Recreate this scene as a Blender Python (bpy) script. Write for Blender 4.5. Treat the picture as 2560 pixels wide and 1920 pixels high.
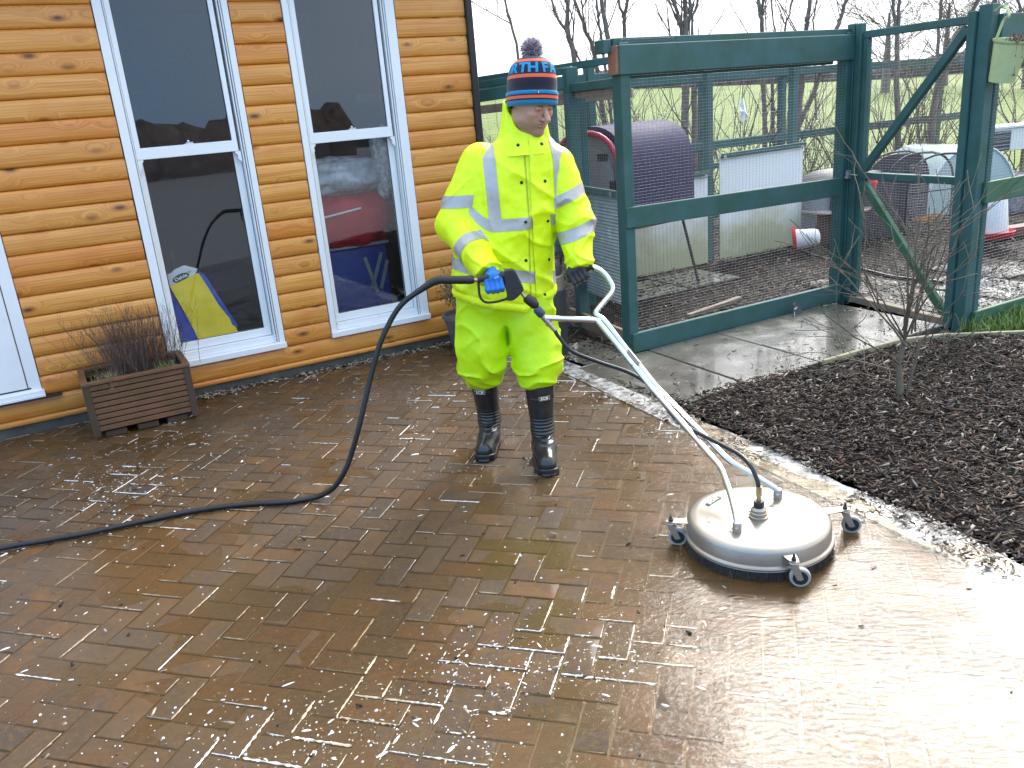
import bpy, bmesh, math, random
import numpy as np
from mathutils import Vector, Matrix
from mathutils.bvhtree import BVHTree
R = math.radians
random.seed(7)
rng = np.random.default_rng(7)
sc = bpy.context.scene
col = sc.collection
for o in list(bpy.data.objects):
    bpy.data.objects.remove(o)

# ------------------------------------------------------------------ camera
F_PX, PITCH, ROLL, CAM_H = 2080.0, R(18.2), R(4.87), 1.65
cR0, cD0 = Vector((1, 0, 0)), Vector((0, -math.sin(PITCH), -math.cos(PITCH)))
cF = Vector((0, math.cos(PITCH), -math.sin(PITCH)))
cR = cR0 * math.cos(ROLL) + cD0 * math.sin(ROLL)
cD = cD0 * math.cos(ROLL) - cR0 * math.sin(ROLL)
cO = Vector((0, 0, CAM_H))
cam = bpy.data.cameras.new('camera')
camo = bpy.data.objects.new('camera', cam)
col.objects.link(camo)
camo.matrix_world = Matrix(((cR.x, -cD.x, -cF.x, cO.x), (cR.y, -cD.y, -cF.y, cO.y),
                            (cR.z, -cD.z, -cF.z, cO.z), (0, 0, 0, 1)))
cam.sensor_width = 36.0
cam.lens = F_PX / 2560 * 36
cam.clip_start, cam.clip_end = 0.05, 600
sc.camera = camo

# ------------------------------------------------------------------ sky, sun, exposure
SUN_AZ, SUN_EL = R(30), R(38)
world = bpy.data.worlds.new('World')
sc.world = world
world.use_nodes = True
wn, wl = world.node_tree.nodes, world.node_tree.links
wn.clear()
w_out = wn.new('ShaderNodeOutputWorld')
w_bg = wn.new('ShaderNodeBackground')
w_bg.inputs['Strength'].default_value = 0.1
sky = wn.new('ShaderNodeTexSky')
sky.sky_type = 'NISHITA'
sky.sun_disc = False
sky.sun_elevation, sky.sun_rotation = SUN_EL, SUN_AZ
w_tc = wn.new('ShaderNodeTexCoord')
w_noise = wn.new('ShaderNodeTexNoise')
w_noise.inputs['Scale'].default_value = 1.6
w_noise.inputs['Detail'].default_value = 5
w_map = wn.new('ShaderNodeMapping')
w_map.inputs['Scale'].default_value = (1, 1, 2.4)
w_dot = wn.new('ShaderNodeVectorMath')
w_dot.operation = 'DOT_PRODUCT'
w_dot.inputs[1].default_value = (0.42, 0.82, 0.38)
w_add = wn.new('ShaderNodeMath')
w_add.operation = 'MULTIPLY_ADD'
w_add.inputs[1].default_value = 1.1
w_ramp = wn.new('ShaderNodeValToRGB')
w_ramp.color_ramp.elements[0].position = 0.12
w_ramp.color_ramp.elements[0].color = (0.03, 0.03, 0.03, 1)
w_ramp.color_ramp.elements[1].position = 1.05
w_ramp.color_ramp.elements[1].color = (1, 1, 1, 1)
w_mix = wn.new('ShaderNodeMix')
w_mix.data_type = 'RGBA'
w_mix.inputs[7].default_value = (7.4, 7.5, 7.7, 1)     # cloud
wl.new(w_tc.outputs['Generated'], w_map.inputs['Vector'])
wl.new(w_map.outputs[0], w_noise.inputs['Vector'])
wl.new(w_tc.outputs['Generated'], w_dot.inputs[0])
wl.new(w_noise.outputs['Fac'], w_add.inputs[0])
wl.new(w_dot.outputs['Value'], w_add.inputs[2])
wl.new(w_add.outputs[0], w_ramp.inputs[0])
wl.new(w_ramp.outputs[0], w_mix.inputs[0])
w_back = wn.new('ShaderNodeMix')                            # slate-blue cloud in the clear half of the sky
w_back.data_type = 'RGBA'
w_back.inputs[0].default_value = 0.8
w_back.inputs[7].default_value = (2.7, 4.9, 8.2, 1)
wl.new(sky.outputs[0], w_back.inputs[6])
wl.new(w_back.outputs[2], w_mix.inputs[6])
wl.new(w_mix.outputs[2], w_bg.inputs['Color'])
wl.new(w_bg.outputs[0], w_out.inputs['Surface'])

sun = bpy.data.lights.new('sun', 'SUN')
sun.energy, sun.angle, sun.color = 1.9, R(28), (1, 0.97, 0.93)
suno = bpy.data.objects.new('sun', sun)
col.objects.link(suno)
sdir = Vector((math.sin(SUN_AZ) * math.cos(SUN_EL), math.cos(SUN_AZ) * math.cos(SUN_EL), math.sin(SUN_EL)))
suno.rotation_euler = sdir.to_track_quat('Z', 'Y').to_euler()
suno.location = sdir * 50

sc.view_settings.view_transform = 'Standard'
sc.view_settings.look = 'None'
sc.view_settings.gamma = 1
sc.view_settings.use_curve_mapping = False
sc.view_settings.exposure = 1.62
sc.cycles.max_bounces = 8
sc.cycles.transparent_max_bounces = 24
sc.cycles.caustics_reflective = False
sc.cycles.caustics_refractive = False
sc.cycles.sample_clamp_indirect = 6
sc.cycles.use_denoising = True

# ------------------------------------------------------------------ photo point -> place in the world
def ray(px, py):
    return cF + cR * ((px - 1280) / F_PX) + cD * ((py - 960) / F_PX)
def G(px, py, z=0.0):
    d = ray(px, py)
    return cO + d * ((z - CAM_H) / d.z)
def Y(px, py, y):
    d = ray(px, py)
    return cO + d * (y / d.y)
def PL(px, py, p0, n):
    d = ray(px, py)
    return cO + d * ((Vector(p0) - cO).dot(n) / d.dot(n))
def proj_np(P):
    v = P - np.array(cO)
    k = v @ np.array(cF)
    k = np.where(k < 0.05, 0.05, k)
    return 1280 + F_PX * (v @ np.array(cR)) / k, 960 + F_PX * (v @ np.array(cD)) / k

# ------------------------------------------------------------------ numpy noise
def vnoise(P, scale=1.0, seed=0):
    P = np.asarray(P, dtype=np.float64) * scale
    g = np.random.default_rng(seed).random((32, 32, 32)).astype(np.float32)
    i = np.floor(P).astype(np.int64)
    f = P - i
    f = f * f * (3 - 2 * f)
    i = i & 31
    j = (i + 1) & 31
    x0, y0, z0, x1, y1, z1 = i[..., 0], i[..., 1], i[..., 2], j[..., 0], j[..., 1], j[..., 2]
    fx, fy, fz = f[..., 0], f[..., 1], f[..., 2]
    c00 = g[x0, y0, z0] * (1 - fx) + g[x1, y0, z0] * fx
    c10 = g[x0, y1, z0] * (1 - fx) + g[x1, y1, z0] * fx
    c01 = g[x0, y0, z1] * (1 - fx) + g[x1, y0, z1] * fx
    c11 = g[x0, y1, z1] * (1 - fx) + g[x1, y1, z1] * fx
    return (c00 * (1 - fy) + c10 * fy) * (1 - fz) + (c01 * (1 - fy) + c11 * fy) * fz
def fnoise(P, scale=1.0, seed=0, octaves=3):
    s, a, t = 0, 1.0, 0
    for k in range(octaves):
        s = s + a * vnoise(P, scale * 2 ** k, seed + k)
        t += a
        a *= 0.5
    return s / t

# ------------------------------------------------------------------ objects
def tag(o, label=None, cat=None, group=None, kind=None):
    if label: o['label'] = label
    if cat: o['category'] = cat
    if group: o['group'] = group
    if kind: o['kind'] = kind
    return o
def empty(name, loc=(0, 0, 0), label=None, cat=None, group=None, rz=0):
    o = bpy.data.objects.new(name, None)
    o.empty_display_size = 0.1
    o.location = loc
    o.rotation_euler = (0, 0, rz)
    col.objects.link(o)
    return tag(o, label, cat, group)
def link(name, me, mat=None, parent=None, loc=None):
    o = bpy.data.objects.new(name, me)
    col.objects.link(o)
    if mat is not None and not me.materials:
        for m in (mat if isinstance(mat, (list, tuple)) else [mat]):
            me.materials.append(m)
    if parent is not None:
        o.parent = parent
    if loc is not None:
        o.location = loc
    return o
def shade(me, angle=40):
    n = len(me.polygons)
    me.polygons.foreach_set('use_smooth', [True] * n)
    try:
        me.set_sharp_from_angle(angle=R(angle))
    except Exception:
        pass
def mesh_np(name, V, Fc, smooth=False):
    V = np.asarray(V, dtype=np.float32)
    Fc = np.asarray(Fc, dtype=np.int32)
    k = Fc.shape[1]
    me = bpy.data.meshes.new(name)
    me.vertices.add(len(V))
    me.vertices.foreach_set('co', V.ravel())
    me.loops.add(Fc.size)
    me.loops.foreach_set('vertex_index', Fc.ravel())
    me.polygons.add(len(Fc))
    me.polygons.foreach_set('loop_start', np.arange(len(Fc), dtype=np.int32) * k)
    if smooth:
        me.polygons.foreach_set('use_smooth', np.ones(len(Fc), dtype=bool))
    me.update(calc_edges=True)
    me.validate()
    return me
def col_attr(me, C):
    a = me.color_attributes.new('Col', 'FLOAT_COLOR', 'POINT')
    C = np.asarray(C, dtype=np.float32)
    if C.shape[1] == 3:
        C = np.concatenate([C, np.ones((len(C), 1), np.float32)], 1)
    a.data.foreach_set('color', C.ravel())

class MB:
    """collects boxes, tubes, lathes; build() links them as ONE mesh object"""
    def __init__(s):
        s.v, s.f = [], []
    def add(s, vs, fs):
        b = len(s.v)
        s.v += [tuple(p) for p in vs]
        s.f += [tuple(i + b for i in f) for f in fs]
        return s
    def hexa(s, p):
        return s.add(p, [(0, 3, 2, 1), (4, 5, 6, 7), (0, 1, 5, 4), (1, 2, 6, 5), (2, 3, 7, 6), (3, 0, 4, 7)])
    def box(s, c, size, M=None):
        hx, hy, hz = size[0] / 2, size[1] / 2, size[2] / 2
        p = [Vector((x * hx, y * hy, z * hz)) for z in (-1, 1) for x, y in ((-1, -1), (1, -1), (1, 1), (-1, 1))]
        if M is not None:
            p = [M @ q for q in p]
        c = Vector(c)
        return s.hexa([q + c for q in p])
    def beam(s, a, b, w, h, up=(0, 0, 1)):
        a, b = Vector(a), Vector(b)
        d = (b - a).normalized()
        u = Vector(up)
        x = d.cross(u)
        if x.length < 1e-4:
            x = d.cross(Vector((0, 1, 0)))
        x.normalize()
        z = x.cross(d).normalized()
        x, z = x * w / 2, z * h / 2
        return s.hexa([a - x - z, a + x - z, b + x - z, b - x - z, a - x + z, a + x + z, b + x + z, b - x + z])
    def tube(s, pts, r, n=8, caps=True, flat=1.0):
        pts = [Vector(p) for p in pts]
        m = len(pts)
        rr = r if isinstance(r, (list, tuple)) else [r] * m
        t0 = (pts[1] - pts[0]).normalized()
        ref = Vector((0, 0, 1)) if abs(t0.z) < 0.9 else Vector((1, 0, 0))
        nx = t0.cross(ref).normalized()
        vs, fs = [], []
        for i in range(m):
            if i == 0: t = pts[1] - pts[0]
            elif i == m - 1: t = pts[-1] - pts[-2]
            else: t = pts[i + 1] - pts[i - 1]
            t = t.normalized()
            nx = (nx - t * nx.dot(t))
            nx = nx.normalized() if nx.length > 1e-6 else t.orthogonal().normalized()
            ny = t.cross(nx)
            for k in range(n):
                a = 2 * math.pi * k / n
                vs.append(pts[i] + nx * (math.cos(a) * rr[i]) + ny * (math.sin(a) * rr[i] * flat))
        for i in range(m - 1):
            for k in range(n):
                k2 = (k + 1) % n
                fs.append((i * n + k, i * n + k2, (i + 1) * n + k2, (i + 1) * n + k))
        if caps:
            fs.append(tuple(range(n - 1, -1, -1)))
            fs.append(tuple((m - 1) * n + k for k in range(n)))
        return s.add(vs, fs)
    def lathe(s, prof, n=24, M=None, caps=True):
        vs, fs = [], []
        for r, z in prof:
            for k in range(n):
                a = 2 * math.pi * k / n
                vs.append(Vector((r * math.cos(a), r * math.sin(a), z)))
        if M is not None:
            vs = [M @ v for v in vs]
        m = len(prof)
        for i in range(m - 1):
            for k in range(n):
                k2 = (k + 1) % n
                fs.append((i * n + k, i * n + k2, (i + 1) * n + k2, (i + 1) * n + k))
        if caps:
            fs.append(tuple(range(n - 1, -1, -1)))
            fs.append(tuple((m - 1) * n + k for k in range(n)))
        return s.add(vs, fs)
    def prism(s, outline, a, b):
        """outline: list of 3D points, extruded from offset a to offset b (vectors)"""
        a, b = Vector(a), Vector(b)
        n = len(outline)
        vs = [Vector(p) + a for p in outline] + [Vector(p) + b for p in outline]
        fs = [tuple(range(n - 1, -1, -1)), tuple(range(n, 2 * n))]
        fs += [(i, (i + 1) % n, n + (i + 1) % n, n + i) for i in range(n)]
        return s.add(vs, fs)
    def ball(s, c, r, n=10, m=7, sq=(1, 1, 1), M=None):
        vs, fs = [], []
        c = Vector(c)
        for i in range(m + 1):
            th = math.pi * i / m
            for k in range(n):
                a = 2 * math.pi * k / n
                q = Vector((r * sq[0] * math.sin(th) * math.cos(a), r * sq[1] * math.sin(th) * math.sin(a), r * sq[2] * math.cos(th)))
                vs.append((M @ q if M is not None else q) + c)
        for i in range(m):
            for k in range(n):
                k2 = (k + 1) % n
                fs.append((i * n + k, (i + 1) * n + k, (i + 1) * n + k2, i * n + k2))
        return s.add(vs, fs)
    def build(s, name, mat, parent=None, org=None, smooth=None, bevel=0, recalc=True):
        me = bpy.data.meshes.new(name)
        o3 = Vector(org) if org is not None else None
        me.from_pydata([(Vector(p) - o3) if o3 is not None else p for p in s.v], [], s.f)
        if recalc or bevel:
            bm = bmesh.new()
            bm.from_mesh(me)
            if recalc:
                bmesh.ops.remove_doubles(bm, verts=bm.verts, dist=1e-6)
                bmesh.ops.recalc_face_normals(bm, faces=bm.faces)
            if bevel:
                es = [e for e in bm.edges if len(e.link_faces) == 2 and e.calc_face_angle(0) > R(35)]
                bmesh.ops.bevel(bm, geom=es, offset=bevel, segments=1, affect='EDGES', clamp_overlap=True)
            bm.to_mesh(me)
            bm.free()
        me.update()
        if smooth:
            shade(me, smooth)
        return link(name, me, mat, parent)

def catmull(pts, n=8):
    pts = [Vector(p) for p in pts]
    P = [pts[0] * 2 - pts[1]] + pts + [pts[-1] * 2 - pts[-2]]
    out = []
    for i in range(1, len(P) - 2):
        a, b, c, d = P[i - 1], P[i], P[i + 1], P[i + 2]
        for k in range(n):
            t = k / n
            out.append(0.5 * ((2 * b) + (c - a) * t + (2 * a - 5 * b + 4 * c - d) * t * t + (3 * b - a - 3 * c + d) * t ** 3))
    out.append(pts[-1])
    return out
def text_mesh(txt, size, M, depth=0.0008, bold=0.0, spacing=1.0):
    cu = bpy.data.curves.new('letters', 'FONT')
    cu.body, cu.size, cu.extrude, cu.offset = txt, size, depth, bold
    cu.align_x, cu.align_y = 'CENTER', 'CENTER'
    cu.space_character = spacing
    cu.resolution_u = 3
    o = bpy.data.objects.new('letters', cu)
    col.objects.link(o)
    me = bpy.data.meshes.new_from_object(o.evaluated_get(bpy.context.evaluated_depsgraph_get()))
    bpy.data.objects.remove(o)
    bpy.data.curves.remove(cu)
    me.materials.clear()
    if M is not None:
        me.transform(M)
    return me
def frame(o, x, y, z):
    x, y, z = Vector(x), Vector(y), Vector(z)
    return Matrix(((x.x, y.x, z.x, o[0]), (x.y, y.y, z.y, o[1]), (x.z, y.z, z.z, o[2]), (0, 0, 0, 1)))

# ------------------------------------------------------------------ materials
class NT:
    def __init__(s, name):
        s.m = bpy.data.materials.new(name)
        s.m.use_nodes = True
        s.t = s.m.node_tree
        s.p = s.t.nodes['Principled BSDF']
        s.out = s.t.nodes['Material Output']
    def n(s, typ, _in=None, **kw):
        nd = s.t.nodes.new('ShaderNode' + typ)
        for k, v in kw.items():
            setattr(nd, k, v)
        for k, v in (_in or {}).items():
            s.set(nd.inputs[k], v)
        return nd
    def set(s, sock, v):
        if isinstance(v, bpy.types.NodeSocket):
            s.t.links.new(v, sock)
        elif isinstance(v, (tuple, list)) and len(v) == 3 and sock.type == 'RGBA':
            sock.default_value = (*v, 1)
        else:
            sock.default_value = v
    def P(s, **kw):
        for k, v in kw.items():
            s.set(s.p.inputs[k.replace('_', ' ')], v)
        return s
    def noise(s, scale, vec=None, detail=3, rough=0.55, out='Fac', dist=0.0):
        nd = s.n('TexNoise', {'Scale': scale, 'Detail': detail, 'Roughness': rough, 'Distortion': dist})
        if vec is not None:
            s.set(nd.inputs['Vector'], vec)
        return nd.outputs[out]
    def ramp(s, fac, stops):
        nd = s.n('ValToRGB')
        r = nd.color_ramp
        while len(r.elements) < len(stops):
            r.elements.new(0.5)
        for e, (p, c) in zip(r.elements, stops):
            e.position = p
            e.color = (*c, 1) if isinstance(c, tuple) else (c, c, c, 1)
        s.set(nd.inputs[0], fac)
        return nd.outputs[0]
    def mix(s, fac, a, b, mode='MIX'):
        nd = s.n('Mix', data_type='RGBA', blend_type=mode)
        s.set(nd.inputs[0], fac)
        s.set(nd.inputs[6], a)
        s.set(nd.inputs[7], b)
        return nd.outputs[2]
    def math(s, op, a, b=0.0, c=0.0, clamp=False):
        nd = s.n('Math', operation=op, use_clamp=clamp)
        s.set(nd.inputs[0], a)
        s.set(nd.inputs[1], b)
        s.set(nd.inputs[2], c)
        return nd.outputs[0]
    def obj(s): return s.n('TexCoord').outputs['Object']
    def pos(s): return s.n('NewGeometry').outputs['Position']
    def mapping(s, vec, scale=(1, 1, 1), rot=(0, 0, 0), loc=(0, 0, 0)):
        nd = s.n('Mapping')
        s.set(nd.inputs['Vector'], vec)
        nd.inputs['Scale'].default_value = scale
        nd.inputs['Rotation'].default_value = rot
        nd.inputs['Location'].default_value = loc
        return nd.outputs[0]
    def bump(s, h, strength=0.4, dist=0.01):
        nd = s.n('Bump', {'Strength': strength, 'Distance': dist})
        s.set(nd.inputs['Height'], h)
        s.set(s.p.inputs['Normal'], nd.outputs[0])
        return nd.outputs[0]

def plain(name, c, rough=0.5, metal=0.0, var=0.15, vscale=30, bump=0.0, bscale=200, spec=0.5, coat=0.0):
    t = NT(name)
    n = t.noise(vscale, t.obj(), 4)
    f = t.ramp(n, [(0.3, 1 - var), (0.7, 1 + var * 0.6)])
    t.P(Base_Color=t.mix(1.0, c, f, 'MULTIPLY'), Metallic=metal, Specular_IOR_Level=spec,
        Roughness=t.math('ADD', t.math('MULTIPLY', n, 0.16), max(rough - 0.08, 0.02)), Coat_Weight=coat)
    if bump:
        t.bump(t.noise(bscale, t.obj(), 3), bump, 0.004)
    return t.m
def attr_mat(name, rough=0.6, gain=1.0, spec=0.5, coat=0.0, nscale=60):
    t = NT(name)
    a = t.n('Attribute', attribute_name='Col').outputs['Color']
    n = t.ramp(t.noise(nscale, t.obj(), 3), [(0.3, 0.75 * gain), (0.7, 1.2 * gain)])
    t.P(Base_Color=t.mix(1.0, a, n, 'MULTIPLY'), Roughness=rough, Specular_IOR_Level=spec, Coat_Weight=coat, Coat_Roughness=0.15)
    return t.m

def brick_mat(name, use_attr):
    t = NT(name)
    if use_attr:
        base = t.n('Attribute', attribute_name='Col').outputs['Color']
    else:
        base = t.n('ObjectInfo').outputs['Color']
    p = t.pos()
    big = t.noise(9, p, 4, 0.6)
    fine = t.noise(240, p, 3, 0.7)
    grain = t.noise(900, p, 2, 0.6)
    mid = t.noise(46, p, 4, 0.65)
    c = t.mix(t.ramp(big, [(0.40, 0.0), (0.64, 0.8)]), base, (0.050, 0.041, 0.033))
    c = t.mix(t.ramp(mid, [(0.48, 0.0), (0.72, 0.75)]), c, (0.185, 0.086, 0.022))
    c = t.mix(t.ramp(mid, [(0.28, 0.7), (0.46, 0.0)]), c, (0.034, 0.026, 0.021))
    c = t.mix(t.ramp(fine, [(0.40, 0.0), (0.75, 0.65)]), c, (0.17, 0.092, 0.034))
    c = t.mix(t.ramp(grain, [(0.62, 0.0), (0.76, 0.55)]), c, (0.015, 0.012, 0.01))
    c = t.mix(t.ramp(t.noise(1.3, p, 4, 0.6), [(0.42, 0.0), (0.64, 0.62)]), c, (0.105, 0.062, 0.024))   # silt
    t.P(Base_Color=c, Specular_IOR_Level=0.3,
        Roughness=t.ramp(t.noise(3.5, p, 4, 0.6), [(0.35, 0.32), (0.68, 0.6)]),
        Coat_Weight=t.ramp(t.noise(2.6, p, 4, 0.6), [(0.45, 0.0), (0.65, 0.4)]), Coat_Roughness=0.1, Coat_IOR=1.33)
    h = t.math('ADD', fine, t.math('MULTIPLY', grain, 0.9))
    t.bump(h, 0.8, 0.0035)
    return t.m

def water_mat():
    t = NT('muddy water')
    p = t.pos()
    flow = t.mapping(p, (1, 2.0, 1), (0, 0, R(20)))
    rip = t.math('ADD', t.noise(30, flow, 4, 0.65, dist=0.6), t.math('MULTIPLY', t.noise(7, flow, 2, 0.6), 0.8))
    calm = t.ramp(t.noise(1.4, p, 3), [(0.36, 0.4), (0.62, 1.0)])
    bmp = t.n('Bump', {'Strength': 0.8, 'Distance': 0.0036})
    t.set(bmp.inputs['Height'], t.math('MULTIPLY', rip, calm))
    tr = t.n('BsdfTransparent', {'Color': (0.92, 0.84, 0.71, 1)})
    df = t.n('BsdfDiffuse', {'Color': (0.165, 0.104, 0.046, 1)})
    mud = t.n('MixShader')
    t.set(mud.inputs[0], t.ramp(t.noise(2.1, p, 4, 0.6), [(0.35, 0.06), (0.7, 0.36)]))
    t.t.links.new(tr.outputs[0], mud.inputs[1])
    t.t.links.new(df.outputs[0], mud.inputs[2])
    gl = t.n('BsdfGlossy', {'Roughness': 0.06})
    t.t.links.new(bmp.outputs[0], gl.inputs['Normal'])
    fr = t.n('Fresnel', {'IOR': 1.36})
    t.t.links.new(bmp.outputs[0], fr.inputs['Normal'])
    mx = t.n('MixShader')
    front = t.math('SUBTRACT', 1.0, t.n('NewGeometry').outputs['Backfacing'])
    t.set(mx.inputs[0], t.math('MULTIPLY', fr.outputs[0], front))
    t.t.links.new(mud.outputs[0], mx.inputs[1])
    t.t.links.new(gl.outputs[0], mx.inputs[2])
    t.t.links.new(mx.outputs[0], t.out.inputs['Surface'])
    return t.m

def glass_mat(name='window glass', tint=(0.95, 0.97, 0.98), ior=1.85):
    t = NT(name)
    tr = t.n('BsdfTransparent', {'Color': (*tint, 1)})
    gl = t.n('BsdfGlossy', {'Roughness': 0.012})
    bmp = t.n('Bump', {'Strength': 0.03, 'Distance': 0.01})
    t.set(bmp.inputs['Height'], t.noise(2.5, t.obj(), 1))
    t.t.links.new(bmp.outputs[0], gl.inputs['Normal'])
    fr = t.n('Fresnel', {'IOR': ior})
    mx = t.n('MixShader')
    front = t.math('SUBTRACT', 1.0, t.n('NewGeometry').outputs['Backfacing'])
    t.set(mx.inputs[0], t.math('MULTIPLY', fr.outputs[0], front))
    t.t.links.new(tr.outputs[0], mx.inputs[1])
    t.t.links.new(gl.outputs[0], mx.inputs[2])
    t.t.links.new(mx.outputs[0], t.out.inputs['Surface'])
    return t.m

def wood_mat(name, light, dark, knot, axis_rot=0, rough=0.42):
    """grain runs along object X; each plank takes its own place in the grain from the object's random number"""
    t = NT(name)
    rnd = t.n('ObjectInfo').outputs['Random']
    off = t.n('CombineXYZ')
    t.set(off.inputs[0], t.math('MULTIPLY', rnd, 37.0))
    t.set(off.inputs[2], t.math('MULTIPLY', rnd, 53.0))
    v = t.n('VectorMath', operation='ADD')
    t.set(v.inputs[0], t.obj())
    t.set(v.inputs[1], off.outputs[0])
    v = v.outputs[0]
    # knots: sparse cells
    vor = t.n('TexVoronoi', {'Scale': 1.0, 'Randomness': 1.0}, feature='F1')
    t.set(vor.inputs['Vector'], t.mapping(v, (3.4, 7.0, 8.5)))
    d = vor.outputs['Distance']
    kn = t.ramp(d, [(0.055, 1.0), (0.10, 0.6), (0.20, 0.0)])
    warp = t.ramp(d, [(0.05, 1.0), (0.42, 0.0)])
    gv = t.mapping(v, (1.1, 14, 34))
    g = t.n('TexNoise', {'Scale': 1.0, 'Detail': 4, 'Roughness': 0.55, 'Distortion': 0.6})
    sep = t.n('VectorMath', operation='ADD')
    t.set(sep.inputs[0], gv)
    wc = t.n('CombineXYZ')
    t.set(wc.inputs[2], t.math('MULTIPLY', warp, 2.6))
    t.set(sep.inputs[1], wc.outputs[0])
    t.set(g.inputs['Vector'], sep.outputs[0])
    wv = t.n('TexWave', {'Scale': 0.55, 'Distortion': 5.0, 'Detail': 2.0, 'Detail Scale': 0.8}, wave_type='BANDS', bands_direction='Z')
    t.set(wv.inputs['Vector'], sep.outputs[0])
    c = t.mix(t.ramp(g.outputs['Fac'], [(0.33, 0.0), (0.68, 1.0)]), light, dark)
    c = t.mix(t.math('MULTIPLY', t.ramp(wv.outputs['Fac'], [(0.6, 0.0), (0.97, 1.0)]), 0.30), c, tuple(x * 0.55 for x in dark))
    # each plank its own tone
    tone = t.ramp(rnd, [(0.0, (1.08, 1.10, 1.1)), (0.4, (1.0, 1.0, 1.0)), (0.8, (1.0, 0.92, 0.82)), (1.0, (0.96, 0.78, 0.6))])
    c = t.mix(1.0, c, tone, 'MULTIPLY')
    patch = t.ramp(t.noise(3.0, v, 3), [(0.55, 0.0), (0.75, 0.5)])
    c = t.mix(patch, c, (dark[0] * 0.95, dark[1] * 0.7, dark[2] * 0.5))
    c = t.mix(kn, c, knot)
    t.P(Base_Color=c, Roughness=rough, Specular_IOR_Level=0.45, Coat_Weight=0.15, Coat_Roughness=0.25)
    t.bump(t.math('ADD', g.outputs['Fac'], t.math('MULTIPLY', wv.outputs['Fac'], 0.4)), 0.12, 0.003)
    return t.m

def timber_paint(name, c, rough=0.6):
    t = NT(name)
    v = t.obj()
    p = t.pos()
    n = t.noise(5, p, 4, 0.6)
    g = t.noise(1.0, t.mapping(p, (60, 60, 60)), 3)
    c2 = t.mix(t.ramp(n, [(0.35, 0.0), (0.7, 1.0)]), c, (c[0] * 0.55 + 0.004, c[1] * 0.75, c[2] * 0.55))
    c2 = t.mix(t.ramp(t.noise(40, p, 2), [(0.7, 0.0), (0.8, 0.5)]), c2, (c[0] * 0.4, c[1] * 0.5, c[2] * 0.45))
    t.P(Base_Color=c2, Roughness=rough, Specular_IOR_Level=0.4)
    t.bump(t.math('ADD', g, t.noise(16, p, 3)), 0.25, 0.004)
    return t.m

M = {}
M['brick'] = brick_mat('wet brick', False)
M['brick_far'] = brick_mat('wet brick mass', True)
M['water'] = water_mat()
M['glass'] = glass_mat()
M['pine'] = wood_mat('oiled pine', (0.74, 0.352, 0.080), (0.57, 0.210, 0.034), (0.13, 0.036, 0.012))
M['upvc'] = plain('white frame', (0.80, 0.81, 0.82), 0.3, var=0.03, vscale=8)
M['upvc_grey'] = plain('rubber gasket', (0.03, 0.03, 0.032), 0.5)
M['green'] = timber_paint('green fence stain', (0.042, 0.112, 0.112))
M['green_moss'] = timber_paint('weathered green stain', (0.055, 0.140, 0.085))
M['raw_wood'] = plain('raw grey timber', (0.26, 0.20, 0.14), 0.75, var=0.3, vscale=14, bump=0.3)
M['orange_wood'] = plain('orange stained end', (0.30, 0.13, 0.07), 0.7, var=0.3, vscale=25)
M['wire'] = plain('galvanised wire', (0.30, 0.30, 0.31), 0.5, 0.3, var=0.1)
M['steel'] = plain('stainless steel', (0.40, 0.36, 0.305), 0.38, 0.75, var=0.12, vscale=9, bump=0.04, bscale=120)
M['alu'] = plain('polished tube', (0.74, 0.73, 0.70), 0.24, 0.9, var=0.05, vscale=12)
M['brass'] = plain('brass fitting', (0.52, 0.42, 0.22), 0.32, 0.9)
M['rubber'] = plain('black rubber', (0.013, 0.013, 0.014), 0.38, var=0.25, vscale=40)
M['black_plastic'] = plain('black plastic', (0.020, 0.020, 0.021), 0.45, var=0.2, vscale=60, bump=0.1, bscale=500)
M['grey_plastic'] = plain('grey plastic', (0.30, 0.30, 0.31), 0.5)
M['blue_plastic'] = plain('dark blue plastic nut', (0.035, 0.045, 0.11), 0.45)
M['white_plastic'] = plain('white plastic', (0.72, 0.70, 0.67), 0.4, var=0.08)
M['red_plastic'] = plain('red plastic', (0.55, 0.012, 0.025), 0.35, var=0.12)
M['soil'] = plain('dark wet soil', (0.022, 0.016, 0.012), 0.75, var=0.5, vscale=18, bump=0.8, bscale=60, spec=0.15)
M['chips'] = attr_mat('bark chips', 0.62, nscale=120, spec=0.25)
M['attr'] = attr_mat('mixed litter', 0.6)
M['bark'] = plain('tree bark', (0.185, 0.150, 0.118), 0.85, var=0.35, vscale=12, bump=0.6, bscale=40)
M['twig'] = plain('twigs', (0.155, 0.118, 0.088), 0.8, var=0.25)
# ================================================================== ground, patio, path, beds
gm = MB()
gm.add([(-150, -150, -0.075), (150, -150, -0.075), (150, 150, -0.075), (-150, 150, -0.075)], [(0, 1, 2, 3)])
tag(gm.build('ground', M['soil'], recalc=False), kind='structure')

WALL_A = R(27.5)
t = NT('wet gravel drive')
t.P(Base_Color=t.mix(t.noise(3, t.pos(), 4), (0.20, 0.20, 0.20), (0.32, 0.32, 0.32)), Roughness=0.6)
t.bump(t.noise(60, t.pos(), 3), 0.6, 0.01)
M['added_ground'] = t.m
gm = MB()
gm.add([(-40, -60, -0.05), (40, -60, -0.05), (40, 1.0, -0.05), (-40, 1.0, -0.05)], [(0, 1, 2, 3)])
tag(gm.build('reflected_ground', M['added_ground'], recalc=False), kind='structure')  # pale ground added behind the viewpoint to lighten the lower-pane reflections
W0 = G(0, 1100)
wu = Vector((math.cos(WALL_A), math.sin(WALL_A), 0))
wn_ = Vector((-math.sin(WALL_A), math.cos(WALL_A), 0))        # into the house
def W(s, d=0.0, z=0.0):
    return W0 + wu * s + wn_ * d + Vector((0, 0, z))

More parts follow.
